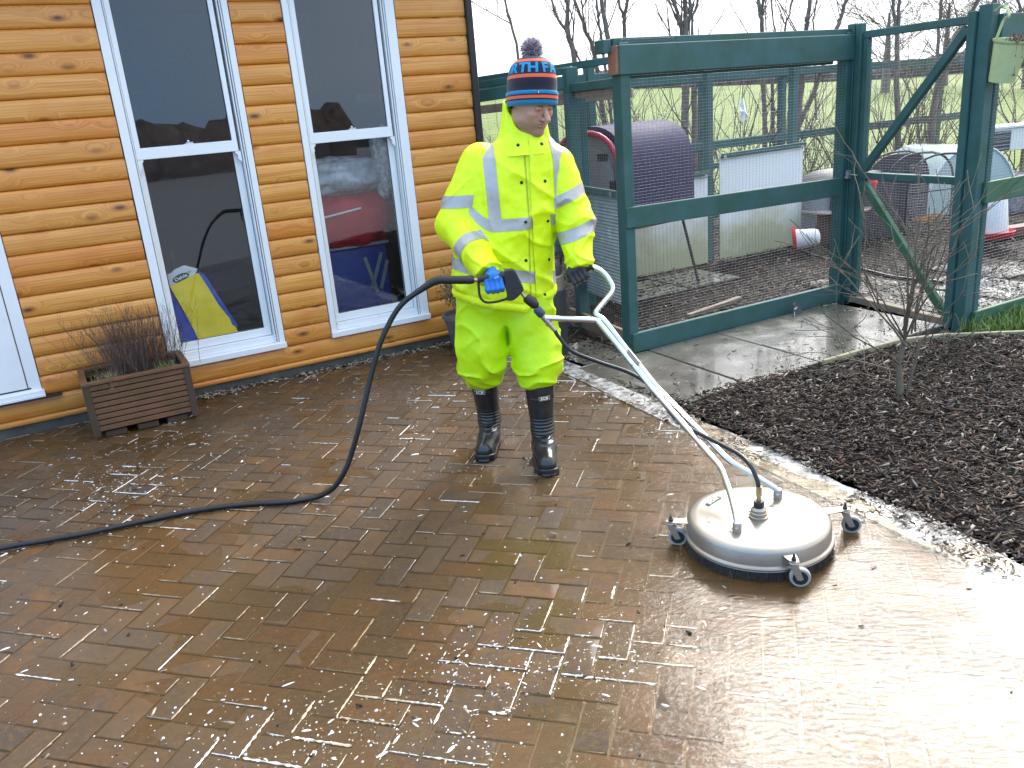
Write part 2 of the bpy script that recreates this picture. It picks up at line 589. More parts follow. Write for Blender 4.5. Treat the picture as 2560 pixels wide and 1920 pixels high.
FA = R(28.4)
fu = Vector((math.cos(FA), math.sin(FA), 0))
fv = Vector((math.sin(FA), -math.cos(FA), 0))                 # out of the run, towards the path
FP0 = G(1587, 881)
def FW(s, t, z=0.0):
    return FP0 + fu * s + fv * t + Vector((0, 0, z))

# patio edge line, straight
E0, E1 = G(1500, 978), G(2560, 1490)
ed = (E1 - E0).normalized()
en = Vector((-ed.y, ed.x, 0))
if en.x < 0: en = -en                                          # towards the bed
patio = empty('patio', (0, 0, 0))
tag(patio, kind='structure')

BA = R(-17.0)
bu = np.array([math.cos(BA), math.sin(BA)])
bv = np.array([-math.sin(BA), math.cos(BA)])
g0 = G(1165, 1840)
b0 = np.array([g0.x, g0.y])

def undul(P):
    return 0.004 * (fnoise(np.stack([P[:, 0], P[:, 1], np.zeros(len(P))], 1), 1.3, 5, 2) - 0.5) * 2

def clip(poly, p, n):
    out = []
    for i in range(len(poly)):
        a, b = poly[i], poly[(i + 1) % len(poly)]
        da, db = (a - p) @ n, (b - p) @ n
        if da <= 0: out.append(a)
        if da * db < 0: out.append(a + (b - a) * (da / (da - db)))
    return out
w2, wn2 = np.array([W0.x, W0.y]), np.array([wn_.x, wn_.y])
e2, en2 = np.array([E0.x, E0.y]), np.array([en.x, en.y])
bricks = []
JG = 0.0035
for i in range(-60, 60):
    for j in range(-60, 80):
        k = (i - j) % 4
        if k == 0:
            x0, x1, y0, y1 = i, i + 2, j, j + 1
        elif k == 3:
            x0, x1, y0, y1 = i, i + 1, j, j + 2
        else:
            continue
        c = b0 + bu * (x0 + x1) * 0.05 + bv * (y0 + y1) * 0.05
        if c[1] < 0.9 or c[1] > 8 or abs(c[0]) > 5.2 or (c - w2) @ wn2 > 0.1 or (c - e2) @ en2 > 0.12:
            continue
        poly = [b0 + bu * (x * 0.1 + sx * JG) + bv * (y * 0.1 + sy * JG) for x, y, sx, sy in
                ((x0, y0, 1, 1), (x1, y0, -1, 1), (x1, y1, -1, -1), (x0, y1, 1, -1))]
        q = clip(clip(poly, w2 - wn2 * 0.012, wn2), e2 - en2 * 0.004, en2)
        if len(q) < 3: continue
        ar = 0.5 * abs(sum(q[m][0] * q[(m + 1) % len(q)][1] - q[(m + 1) % len(q)][0] * q[m][1] for m in range(len(q))))
        if ar < 0.0012: continue
        bricks.append((c, q, k == 0, ar > 0.0165))
cen = np.array([b[0] for b in bricks])
px, py = proj_np(np.concatenate([cen, np.zeros((len(cen), 1))], 1))
dist = np.hypot(np.hypot(cen[:, 0], cen[:, 1]), CAM_H)
inview = (px > -40) & (px < 2600) & (py > 0) & (py < 1960)
order = np.argsort(np.where(inview, dist, 99))
own = set(order[:300].tolist())
und = undul(cen)
pal = [(0.145, 0.066, 0.019), (0.118, 0.053, 0.017), (0.102, 0.056, 0.023), (0.078, 0.050, 0.027), (0.058, 0.045, 0.033), (0.044, 0.040, 0.037), (0.160, 0.076, 0.020)]
pw = [0.2, 0.2, 0.2, 0.14, 0.1, 0.06, 0.10]

def brick_geo(q, org, tilt, z, r):
    n = len(q)
    cc = sum(q) / n
    vs, fs = [], []
    for inset, dz in ((0.0062, 0.0), (0.0024, -0.0012), (0.0, -0.0042), (0.0, -0.055)):
        for p in q:
            d = p - cc
            L = np.linalg.norm(d)
            pp = cc + d * max(0.2, 1 - inset * 1.35 / L)
            jz = r.uniform(-0.0007, 0.0007) if dz > -0.02 else 0
            vs.append((pp[0] - org[0], pp[1] - org[1], z + dz + jz + (pp - cc) @ tilt))
    fs.append(tuple(range(n)))
    for l in range(3):
        for m in range(n):
            m2 = (m + 1) % n
            fs.append((l * n + m, (l + 1) * n + m, (l + 1) * n + m2, l * n + m2))
    return vs, fs
rr = np.random.default_rng(3)
sv, sf, scol = [], [], []
protos = {}
for n, (c, q, horiz, full) in enumerate(bricks):
    tone = np.array(pal[rr.choice(len(pal), p=pw)]) * rr.uniform(0.72, 1.1)
    tilt = rr.normal(0, 0.0042, 2)
    z = und[n] + rr.uniform(-0.0016, 0.0016)
    if n in own:
        if full:
            key = (horiz, int(rr.integers(0, 4)))
            if key not in protos:
                vs, fs = brick_geo(q, c, tilt, 0.0, rr)
                me = bpy.data.meshes.new('brick')
                me.from_pydata(vs, [], fs)
                shade(me, 22)
                protos[key] = me
            me = protos[key]
        else:
            vs, fs = brick_geo(q, c, tilt, 0.0, rr)
            me = bpy.data.meshes.new('brick')
            me.from_pydata(vs, [], fs)
            shade(me, 22)
        o = link('brick', me, M['brick'], patio, (c[0], c[1], z))
        o.color = (*tone, 1)
    else:
        vs, fs = brick_geo(q, (0, 0), tilt, z, rr)
        b = len(sv)
        sv += vs
        sf += [tuple(x + b for x in f) for f in fs]
        scol += [tone] * len(vs)
me = bpy.data.meshes.new('brick_paving')
me.from_pydata(sv, [], sf)
shade(me, 22)
col_attr(me, np.array(scol))
tag(link('brick_paving', me, M['brick_far'], patio), kind='stuff')
# jointing sand below the bricks
t = NT('jointing sand')
t.P(Base_Color=t.mix(t.noise(60, t.pos(), 3), (0.075, 0.046, 0.020), (0.13, 0.083, 0.040)), Roughness=0.3)
t.bump(t.noise(300, t.pos(), 2), 0.5, 0.003)
M['sand'] = t.m
sm = MB()
cs = [W(-3, -0.01), W(3.9, -0.01), E0 - ed * 1.05, E0 + ed * 5.0, Vector((-5.4, E0.y + ed.y * 5, 0))]
sm.add([(p.x, p.y, -0.0062) for p in [W(-3.2, -0.01), W(2.98, -0.01)]] + [(p.x, p.y, -0.0062) for p in [E0 - ed * 1.0, E0 + ed * 4.6, Vector((-5.2, 0.6, 0))]], [(0, 1, 2, 3, 4)])
tag(sm.build('joint_sand', M['sand'], patio), kind='structure')

# ---- water lying on the patio
gx, gy = np.meshgrid(np.arange(-5.0, 2.6, 0.02), np.arange(0.95, 6.2, 0.02), indexing='ij')
P2 = np.stack([gx.ravel(), gy.ravel()], 1)
P3 = np.concatenate([P2, np.zeros((len(P2), 1))], 1)
side = (P2 - e2) @ en2
edge_d = -side
near = np.clip((3.55 - P2[:, 1]) / 1.4, 0, 1)
right = np.clip((P2[:, 0] + 0.35) / 0.9, 0, 1)
mask = near * right
mask = np.maximum(mask, np.exp(-((edge_d - 0.12) / 0.28) ** 2) * np.clip((5.1 - P2[:, 1]) / 1.0, 0, 1))
mid = np.exp(-(((P2[:, 0] - 0.05) / 0.75) ** 2 + ((P2[:, 1] - 2.75) / 0.8) ** 2))
mask = np.maximum(mask, 0.9 * mid)
leftp = np.exp(-(((P2[:, 0] + 1.55) / 0.5) ** 2 + ((P2[:, 1] - 2.75) / 0.35) ** 2))
mask = np.maximum(mask, 0.55 * leftp)
lvl = -0.0018 + 0.0048 * mask + 0.0050 * (fnoise(P3, 1.9, 11, 3) - 0.5) * 2
hz = lvl
idx = np.arange(gx.size).reshape(gx.shape)
quads = np.stack([idx[:-1, :-1], idx[1:, :-1], idx[1:, 1:], idx[:-1, 1:]], -1).reshape(-1, 4)
okv = ((P2 - w2) @ wn2 < -0.03) & (side < 0.17)
quads = quads[okv[quads].all(1)]
me = mesh_np('water', np.concatenate([P2, hz[:, None]], 1), quads, True)
tag(link('water', me, M['water']), kind='structure')
water_at = lambda x, y: None

# ---- pale concrete edging strip beyond the patio edge, and the dark seam
t = NT('wet pale edging')
p = t.pos()
c = t.mix(t.ramp(t.noise(14, p, 5, 0.65), [(0.42, 0.0), (0.60, 1.0)]), (0.17, 0.15, 0.13), (0.62, 0.60, 0.57))
t.P(Base_Color=c, Roughness=t.ramp(t.noise(6, p, 3), [(0.4, 0.12), (0.65, 0.5)]), Coat_Weight=0.6, Coat_Roughness=0.08)
t.bump(t.noise(90, p, 4, 0.65), 0.9, 0.006)
M['edging'] = t.m
eg = MB()
n_e = 40
top, bot = [], []
for k in range(n_e + 1):
    q = E0 + ed * (-0.75 + 5.2 * k / n_e)
    wv = 0.185 + 0.02 * math.sin(k * 0.9) + random.uniform(-0.015, 0.015)
    top.append(q + en * 0.012)
    bot.append(q + en * wv)
for k in range(n_e):
    a, b, c_, d = top[k], top[k + 1], bot[k + 1], bot[k]
    z1 = 0.002
    eg.add([(a.x, a.y, z1), (b.x, b.y, z1), (c_.x, c_.y, z1), (d.x, d.y, z1)], [(0, 1, 2, 3)])
    eg.add([(a.x, a.y, z1), (b.x, b.y, z1), (b.x, b.y, -0.05), (a.x, a.y, -0.05)], [(0, 1, 2, 3)])
tag(eg.build('path_edging', M['edging']), kind='structure')

# ---- paving slabs
t = NT('wet paving slab')
p = t.pos()
rnd = t.n('ObjectInfo').outputs['Random']
c = t.mix(t.ramp(t.noise(3, p, 5, 0.6), [(0.35, 0.0), (0.68, 1.0)]), (0.095, 0.085, 0.066), (0.17, 0.155, 0.125))
c = t.mix(t.ramp(t.noise(300, p, 2), [(0.6, 0.0), (0.75, 0.5)]), c, (0.05, 0.045, 0.036))
c = t.mix(1.0, c, t.ramp(rnd, [(0, 0.85), (1, 1.12)]), 'MULTIPLY')
t.P(Base_Color=c, Roughness=t.ramp(t.noise(4, p, 4), [(0.35, 0.10), (0.7, 0.34)]), Coat_Weight=0.5, Coat_Roughness=0.06)
t.bump(t.noise(220, p, 3), 0.25, 0.002)
M['slab'] = t.m
path = tag(empty('path'), kind='structure')
def slab(s0, s1, t0, t1, z=0.004, skew=0.0, parent=path):
    b = MB()
    q = [FW(s0, t0), FW(s1, t0), FW(s1 + skew, t1), FW(s0 + skew, t1)]
    b.prism([(v.x, v.y, 0) for v in q], (0, 0, -0.04), (0, 0, z))
    c0 = FW((s0 + s1) / 2, (t0 + t1) / 2)
    return b.build('slab', M['slab'], parent, bevel=0.005)
for s0, s1 in ((-0.49, 0.085), (0.095, 0.70), (0.71, 1.315), (1.325, 1.93)):
    slab(s0, s1, 0.03, 1.0, 0.004 + random.uniform(-0.002, 0.004), -0.035)
slab(-0.46, -0.02, -0.5, 0.02, 0.002)
for s0, s1, t0, t1 in ((0.97, 1.57, -1.82, -1.24), (1.6, 2.2, -1.86, -1.25), (2.3, 2.9, -0.6, 0.02), (2.15, 2.75, 0.05, 0.95), (2.8, 3.4, 0.1, 0.9), (3.45, 4.1, -0.2, 0.5), (2.75, 3.35, 0.95, 1.55)):
    slab(s0, s1, t0, t1, 0.005)

# ---- bark mulch, one mass outside and one inside the run
def chips(name, spots, zf, seed, smin, smax, pale=0.05):
    r = np.random.default_rng(seed)
    n = len(spots)
    L = r.uniform(smin, smax, n) * r.choice([0.5, 1, 1, 1.5], n)
    Wd = np.minimum(L * 0.8, r.uniform(0.006, 0.016, n))
    T = r.uniform(0.0015, 0.004, n)
    yaw = r.normal(0.15, 0.9, n)
    pit = r.normal(0, 0.33, n)
    rol = r.normal(0, 0.4, n)
    c, s_ = np.cos(yaw), np.sin(yaw)
    ax = np.stack([c * np.cos(pit), s_ * np.cos(pit), np.sin(pit)], 1)
    h = np.stack([-s_, c, np.zeros(n)], 1)
    up = np.cross(ax, h)
    ay = h * np.cos(rol)[:, None] + up * np.sin(rol)[:, None]
    az = np.cross(ax, ay)
    z = zf(spots) + r.uniform(0.0, 0.02, n)
    ctr = np.concatenate([spots, z[:, None]], 1)
    V = []
    for sx, sy, sz, tap in ((-1, -1, -1, .5), (1, -1, -1, .8), (1, 1, -1, .8), (-1, 1, -1, .5), (-1, -1, 1, .5), (1, -1, 1, .8), (1, 1, 1, .8), (-1, 1, 1, .5)):
        V.append(ctr + ax * (L / 2 * sx)[:, None] + ay * (Wd / 2 * sy * tap)[:, None] + az * (T / 2 * sz)[:, None])
    V = np.stack(V, 1).reshape(-1, 3)
    base = np.array([(0, 3, 2, 1), (4, 5, 6, 7), (0, 1, 5, 4), (1, 2, 6, 5), (2, 3, 7, 6), (3, 0, 4, 7)])
    Fc = (base[None] + (np.arange(n) * 8)[:, None, None]).reshape(-1, 4)
    me = mesh_np(name, V, Fc)
    k = r.random(n)
    C = np.where((k < 0.55)[:, None], np.array([[0.026, 0.018, 0.015]]), np.array([[0.062, 0.036, 0.023]]))
    C = np.where((k > 0.84)[:, None], np.array([[0.125, 0.072, 0.044]]), C)
    C = np.where((k > 1 - pale)[:, None], np.array([[0.34, 0.28, 0.22]]), C) * r.uniform(0.6, 1.4, (n, 1))
    col_attr(me, np.repeat(C, 8, 0))
    return tag(link(name, me, M['chips']), kind='stuff')
def in_poly(P, poly):
    ins = np.zeros(len(P), bool)
    for i in range(len(poly)):
        a, b = poly[i], poly[i - 1]
        cond = ((a[1] > P[:, 1]) != (b[1] > P[:, 1])) & (P[:, 0] < (b[0] - a[0]) * (P[:, 1] - a[1]) / (b[1] - a[1] + 1e-12) + a[0])
        ins ^= cond
    return ins
def scatter(poly, n, seed):
    r = np.random.default_rng(seed)
    poly = np.array([(p[0], p[1]) for p in poly])
    lo, hi = poly.min(0), poly.max(0)
    P = r.uniform(lo, hi, (n, 2))
    return P[in_poly(P, poly)]
TIM = [G(2058, 926), G(2150, 899), G(2250, 872), G(2350, 860), G(2450, 856), G(2560, 852), G(2560, 852) + Vector((1.2, 0.1, 0))]
bed = [E0 + ed * -0.2 + en * 0.17, E0 + ed * 3.6 + en * 0.17, Vector((4.2, 1.2, 0)), Vector((4.6, 5.0, 0))] + [Vector((p.x, p.y, 0)) for p in reversed(TIM)] + [FW(0.05, 1.01), FW(-0.40, 0.99)]
def bed_z(P):
    d = (P - e2) @ en2 - 0.17
    return -0.005 + 0.035 * np.clip(d / 0.35, 0, 1) + 0.035 * (fnoise(np.concatenate([P, np.zeros((len(P), 1))], 1), 2.5, 21, 2) - 0.4)
B_ = scatter(bed, 58000, 4)
B_ = B_[rng.random(len(B_)) < np.clip(1.25 - (np.hypot(B_[:, 0], B_[:, 1]) - 2.6) * 0.18, 0.35, 1)]
chips('bark_mulch', B_, bed_z, 5, 0.016, 0.050, 0.055)
bs = MB()
gx, gy = np.meshgrid(np.arange(0.2, 5.0, 0.06), np.arange(0.4, 6.0, 0.06), indexing='ij')
Q = np.stack([gx.ravel(), gy.ravel()], 1)
pol = np.array([(p[0], p[1]) for p in bed])
idx = np.arange(gx.size).reshape(gx.shape)
quads = np.stack([idx[:-1, :-1], idx[1:, :-1], idx[1:, 1:], idx[:-1, 1:]], -1).reshape(-1, 4)
quads = quads[in_poly(Q, pol)[quads].all(1)]
tag(link('flower_bed', mesh_np('flower_bed', np.concatenate([Q, bed_z(Q)[:, None] - 0.004], 1), quads, True), M['soil']), kind='structure')
run = [FW(-0.02, -0.05), FW(2.1, -0.03), FW(2.06, 1.1), FW(7, 1.1), FW(7, -6.3), FW(-1.8, -6.0), FW(-0.9, -0.9), FW(-0.33, -0.85)]
S_ = scatter(run, 95000, 14)
S_ = S_[rng.random(len(S_)) < np.clip(1.25 - (np.hypot(S_[:, 0], S_[:, 1]) - 5.5) * 0.16, 0.22, 1)]
chips('run_mulch', S_, lambda P: -0.005 + 0.02 * fnoise(np.concatenate([P, np.zeros((len(P), 1))], 1), 3, 8, 2) - 0.012 * 1.0, 15, 0.022, 0.055, 0.03)
rs = MB()
rs.add([(p.x, p.y, -0.022) for p in run], [tuple(range(len(run)))])
rs.add([(p.x, p.y, -0.03) for p in (FW(-0.9, -0.85), FW(-0.02, -0.05), FW(-0.02, 0.02), FW(-0.5, 0.02), W(2.9, 0))], [(0, 1, 2, 3, 4)])
tag(rs.build('run_floor', M['soil']), kind='structure')
L_ = scatter([W(2.95, -0.02), FW(-0.33, -0.85), FW(-0.03, -0.05), FW(-0.03, 0.02), FW(-0.5, 0.03)], 1500, 24)
chips('leaf_mulch', L_, lambda P: np.full(len(P), -0.015), 25, 0.02, 0.05, 0.12)

# scattered chips on the slabs
C_ = scatter([FW(-0.5, 0.05), FW(1.95, 0.05), FW(1.9, 1.0), FW(-0.53, 1.0)], 1100, 34)
dd = np.array([((Vector((p[0], p[1], 0)) - FP0).dot(fu), (Vector((p[0], p[1], 0)) - FP0).dot(fv)) for p in C_])
keep = rng.random(len(C_)) < np.clip(0.14 + 0.8 * np.exp(-((dd[:, 1] - 1.0) / 0.25) ** 2) + 0.7 * np.exp(-(((dd[:, 0] - 1.9) / 0.3) ** 2)), 0, 1)
chips('path_litter', C_[keep], lambda P: np.full(len(P), 0.004), 35, 0.012, 0.03, 0.28)

# timber edge of the bed
M['pale_edge'] = plain('pale mossy board', (0.33, 0.29, 0.17), 0.7, var=0.3, vscale=10, bump=0.3)
tb = empty('bed_edging', TIM[2], 'low pale timber board edging the back of the bark bed', 'edging')
pts = [p for p in TIM]
for k in range(len(pts) - 1):
    m = MB()
    m.beam(pts[k] + Vector((0, 0, 0.03)), pts[k + 1] + Vector((0, 0, 0.03)), 0.026, 0.075)
    m.build('board', M['pale_edge'], tb, org=TIM[2], bevel=0.003)
m = MB()
a_, b_ = FW(-0.42, 1.03), FW(0.5, 1.04)
m.beam(a_ + Vector((0, 0, 0.0)), b_ + Vector((0, 0, 0.0)), 0.03, 0.05)
m.build('board', M['slab'], tb, org=TIM[2], bevel=0.003)

# grass by the right panel
def blades(name, spots, hmin, hmax, seed, cols, wid=0.0035, zb=0.0):
    r = np.random.default_rng(seed)
    n = len(spots)
    H = r.uniform(hmin, hmax, n)
    a = r.uniform(0, 6.28, n)
    lean = r.uniform(0.15, 0.9, n) * H
    dx = np.stack([np.cos(a), np.sin(a)], 1)
    nx = np.stack([-np.sin(a), np.cos(a)], 1) * wid
    z0 = np.full(n, zb)
    A = np.concatenate([spots + nx, z0[:, None]], 1)
    B = np.concatenate([spots - nx, z0[:, None]], 1)
    mid = spots + dx * (lean * 0.35)[:, None]
    C = np.concatenate([mid - nx * 0.8, (z0 + H * 0.6)[:, None]], 1)
    D = np.concatenate([mid + nx * 0.8, (z0 + H * 0.6)[:, None]], 1)
    tip = spots + dx * lean[:, None]
    T = np.concatenate([tip - nx * 0.1, (z0 + H)[:, None]], 1)
    T2 = np.concatenate([tip + nx * 0.1, (z0 + H)[:, None]], 1)
    V = np.stack([A, B, C, D, T, T2], 1).reshape(-1, 3)
    base = np.array([(0, 1, 2, 3), (3, 2, 4, 5)])
    Fc = (base[None] + (np.arange(n) * 6)[:, None, None]).reshape(-1, 4)
    me = mesh_np(name, V, Fc)
    cc = np.array(cols)[r.integers(0, len(cols), n)] * r.uniform(0.7, 1.3, (n, 1))
    col_attr(me, np.repeat(cc, 6, 0))
    return tag(link(name, me, M['attr']), kind='stuff')
gp = [G(2395, 838), G(2480, 848), G(2560, 846), G(2560, 846) + Vector((1.3, 0.15, 0)), FW(3.9, 1.1), FW(2.0, 1.1)]
g_ = scatter(gp, 9000, 44)
blades('grass', g_, 0.04, 0.12, 45, [(0.10, 0.20, 0.02), (0.14, 0.24, 0.03), (0.20, 0.22, 0.06), (0.06, 0.13, 0.02)], 0.003)
m = MB()
m.add([(p.x, p.y, -0.006) for p in gp], [tuple(range(len(gp)))])
tag(m.build('grass_patch', M['soil']), kind='structure')

# ---- the field beyond
t = NT('pasture')
p = t.pos()
c = t.mix(t.ramp(t.noise(0.25, p, 4, 0.6), [(0.35, 0.0), (0.65, 1.0)]), (0.125, 0.185, 0.035), (0.185, 0.225, 0.06))
c = t.mix(t.ramp(t.noise(7, p, 3), [(0.45, 0.0), (0.7, 0.5)]), c, (0.09, 0.13, 0.03))
t.P(Base_Color=c, Roughness=0.8, Specular_IOR_Level=0.2)
t.bump(t.noise(9, p, 3), 0.8, 0.08)
M['field'] = t.m
xs, ys = np.linspace(-60, 90, 60), np.concatenate([np.linspace(9.5, 20, 15), np.linspace(22, 140, 30)])
gx, gy = np.meshgrid(xs, ys, indexing='ij')
z = -0.06 + np.clip((gy - 14) / 52, 0, 1.15) * (1.68 + np.clip((28 - gx) * 0.045, -0.1, 1.4))
idx = np.arange(gx.size).reshape(gx.shape)
quads = np.stack([idx[:-1, :-1], idx[1:, :-1], idx[1:, 1:], idx[:-1, 1:]], -1).reshape(-1, 4)
tag(link('field', mesh_np('field', np.stack([gx.ravel(), gy.ravel(), z.ravel()], 1), quads, True), M['field']), kind='structure')
# ================================================================== the timber house
house = empty('house', W(1.5), 'pine log-clad house wall with white sash windows beside the patio', 'house', rz=WALL_A)
HI = Matrix.Translation(W(1.5)) @ Matrix.Rotation(WALL_A, 4, 'Z')
def hl(s, d, z):                                               # house-local point
    return Vector((s - 1.5, d, z))
PROF = [(0.018, 0.0), (0.004, 0.0022), (-0.002, 0.010), (-0.005, 0.032), (-0.006, 0.060), (-0.005, 0.086), (-0.001, 0.106), (0.006, 0.1165), (0.018, 0.1205)]
def plank(s0, s1, z0, z1, sc_=1.0, parent=house):
    k = (z1 - z0) / 0.1205
    L = s1 - s0
    n = len(PROF)
    jl, jr = random.uniform(-0.002, 0.002), random.uniform(-0.002, 0.002)
    vs = [(jl, d, z * k) for d, z in PROF] + [(L + jr, d, z * k) for d, z in PROF]
    vs += [(jl, 0.035, z1 - z0), (jl, 0.035, 0), (L + jr, 0.035, z1 - z0), (L + jr, 0.035, 0)]
    fs = [(i, i + 1, n + i + 1, n + i) for i in range(n - 1)]
    fs += [tuple(range(n - 1, -1, -1)) + (2 * n + 1, 2 * n), tuple(range(n, 2 * n)) + (2 * n + 2, 2 * n + 3)]
    me = bpy.data.meshes.new('plank')
    me.from_pydata(vs, [], fs)
    shade(me, 50)
    o = link('plank', me, M['pine'], parent, hl(s0, random.uniform(-0.0015, 0.0015), z0))
    return o
Z0, PZ = 0.0945, 0.1222
ZT = 2.75
DOOR_R, C_R = 0.289, 3.40
W1, W2 = (1.034, 1.790, 0.2185), (2.122, 2.875, 0.2185)
rows = [(0.056, Z0)] + [(Z0 + PZ * k, Z0 + PZ * (k + 1)) for k in range(22)]
for z0, z1 in rows:
    if z1 < 0.225:
        plank(-3.0, C_R, z0, z1)
    else:
        plank(DOOR_R + 0.004, W1[0] - 0.006, z0, z1)
        plank(W1[1] + 0.006, W2[0] - 0.006, z0, z1)
        plank(W2[1] + 0.006, C_R, z0, z1)
for z0, z1 in rows[2:]:
    plank(-3.0, -0.75, z0, z1)
def hbox(b, s0, s1, d0, d1, z0, z1):
    return b.box(hl((s0 + s1) / 2, (d0 + d1) / 2, (z0 + z1) / 2), (s1 - s0, d1 - d0, z1 - z0))
b = MB()
hbox(b, -3.0, C_R - 0.03, 0.03, 0.2, -0.05, 0.055)
M['plinth'] = plain('grey plinth', (0.105, 0.098, 0.078), 0.6, var=0.4, vscale=9, bump=0.3)
b.build('plinth', M['plinth'], house)
b = MB()
hbox(b, C_R + 0.002, C_R + 0.052, -0.03, 0.09, 0.0, ZT)
M['dark_trim'] = plain('dark brown trim', (0.022, 0.016, 0.015), 0.6, var=0.3)
b.build('corner_post', M['dark_trim'], house, bevel=0.006)
# room behind the glass
M['room'] = plain('room wall', (0.16, 0.165, 0.17), 0.9, var=0.1)
M['room_floor'] = plain('room floor', (0.10, 0.095, 0.09), 0.6)
b = MB()
hbox(b, -2.9, C_R - 0.02, 3.2, 3.3, 0.0, ZT)
hbox(b, -3.0, -2.9, 0.12, 3.3, 0.0, ZT)
hbox(b, C_R - 0.12, C_R - 0.02, 0.12, 3.3, 0.0, ZT)
b.build('room_wall', M['room'], house)
b = MB(); hbox(b, -2.9, C_R - 0.12, 0.21, 3.2, 0.06, 0.12); b.build('room_floor', M['room_floor'], house)
b = MB(); hbox(b, -3.2, C_R + 0.2, -0.3, 3.5, ZT, ZT + 0.12); b.build('roof', M['dark_trim'], house)
b = MB()
for s0, s1, z0, z1 in ((DOOR_R + 0.01, W1[0] + 0.01, 0.12, ZT), (W1[1] - 0.01, W2[0] + 0.01, 0.12, ZT), (W2[1] - 0.01, C_R - 0.12, 0.12, ZT), (W1[0], W2[1], 0.12, 0.27), (-2.9, -0.75, 0.12, ZT)):
    hbox(b, s0, s1, 0.10, 0.118, z0, z1)
b.build('inner_lining', M['room'], house)

def sash_window(s0, s1, z0, gl, gr, glz):
    """outer frame with sill, two sashes, two panes, catch and two horns"""
    g0, g1 = gl, gr
    zr0, zr1, top = 1.540, 1.602, ZT - 0.05
    f = MB()
    hbox(f, s0, g0 - 0.045, -0.012, 0.09, z0 + 0.043, top)                  # left jamb
    hbox(f, g1 + 0.075, s1, -0.012, 0.09, z0 + 0.043, top)                  # right jamb
    hbox(f, g1 + 0.048, g1 + 0.056, -0.004, 0.09, z0 + 0.04, top - 0.01)     # beads of the right jamb
    hbox(f, g1 + 0.063, g1 + 0.071, -0.008, 0.09, z0 + 0.04, top - 0.01)
    hbox(f, g0 - 0.041, g0 - 0.034, -0.004, 0.09, z0 + 0.04, top - 0.01)
    hbox(f, s0 + 0.002, s1 - 0.002, -0.010, 0.09, top, ZT - 0.01)
    hbox(f, g0 - 0.043, g1 + 0.073, 0.012, 0.09, z0 + 0.043, glz - 0.058)   # bottom rail of the frame
    win = f.build('window', M['upvc'], house, bevel=0.002)
    s = MB()
    hbox(s, s0 - 0.004, s1 + 0.004, -0.034, 0.088, z0, z0 + 0.042)
    s.build('sill', M['upvc'], win, bevel=0.004)
    u = MB()                                                                # upper sash, in front
    hbox(u, g0 - 0.032, g0, 0.004, 0.04, zr1 - 0.0, top - 0.005)
    hbox(u, g1, g1 + 0.030, 0.004, 0.04, zr1 - 0.0, top - 0.005)
    hbox(u, g0 - 0.032, g1 + 0.030, 0.002, 0.04, zr0, zr1)
    hbox(u, g0 - 0.030, g1 + 0.028, 0.008, 0.04, zr1, zr1 + 0.006)
    u.build('upper_sash', M['upvc'], win, bevel=0.002)
    l = MB()                                                                # lower sash, set back
    hbox(l, g0 - 0.030, g0, 0.045, 0.082, glz - 0.05, zr0 + 0.01)
    hbox(l, g1, g1 + 0.044, 0.045, 0.082, glz - 0.05, zr0 + 0.01)
    hbox(l, g0 - 0.030, g1 + 0.044, 0.043, 0.082, glz - 0.055, glz)
    l.build('lower_sash', M['upvc'], win, bevel=0.002)
    for side, xx in ((1, g0 - 0.031), (-1, g1 + 0.042)):
        h = MB()
        pts = [(0, 0), (0.034, 0), (0.034, -0.012), (0.025, -0.018), (0.020, -0.032), (0.024, -0.044), (0.016, -0.056), (0.006, -0.062), (0, -0.075)]
        h.prism([hl(xx + side * px_, 0.006, zr0 + pz_) for px_, pz_ in pts], (0, 0, 0), (0, 0.034, 0))
        h.build('horn', M['upvc'], win)
    c = MB()
    mid = (g0 + g1) / 2 + 0.015
    hbox(c, mid - 0.028, mid + 0.028, 0.02, 0.05, zr1 + 0.001, zr1 + 0.010)
    hbox(c, mid - 0.016, mid + 0.024, 0.022, 0.045, zr1 + 0.010, zr1 + 0.018)
    c.ball(hl(mid - 0.002, 0.03, zr1 + 0.024), 0.008, 8, 5)
    c.build('catch', M['upvc'], win, bevel=0.001)
    for zz0, zz1, d in ((zr1 + 0.002, top, 0.022), (glz - 0.002, zr0 + 0.01, 0.062)):
        p = MB(); hbox(p, g0 - 0.004, g1 + 0.004, d, d + 0.004, zz0, zz1)
        p.build('pane', M['glass'], win)
        q = MB()
        for a in ((g0 - 0.001, g0 + 0.004, zz0, zz1), (g1 - 0.004, g1 + 0.001, zz0, zz1), (g0, g1, zz0 - 0.001, zz0 + 0.005)):
            hbox(q, a[0], a[1], d - 0.006, d - 0.001, a[2], a[3])
        q.build('gasket', M['upvc_grey'], win)
    v = MB()
    v.ball(hl(g1 + 0.06, 0.008, z0 + 0.055), 0.008, 8, 5, (1.4, 0.5, 0.7))
    v.build('drain_cap', M['upvc_grey'], win)
    return win
sash_window(*W1, 1.130, 1.677, 0.368)
sash_window(*W2, 2.208, 2.735, 0.368)

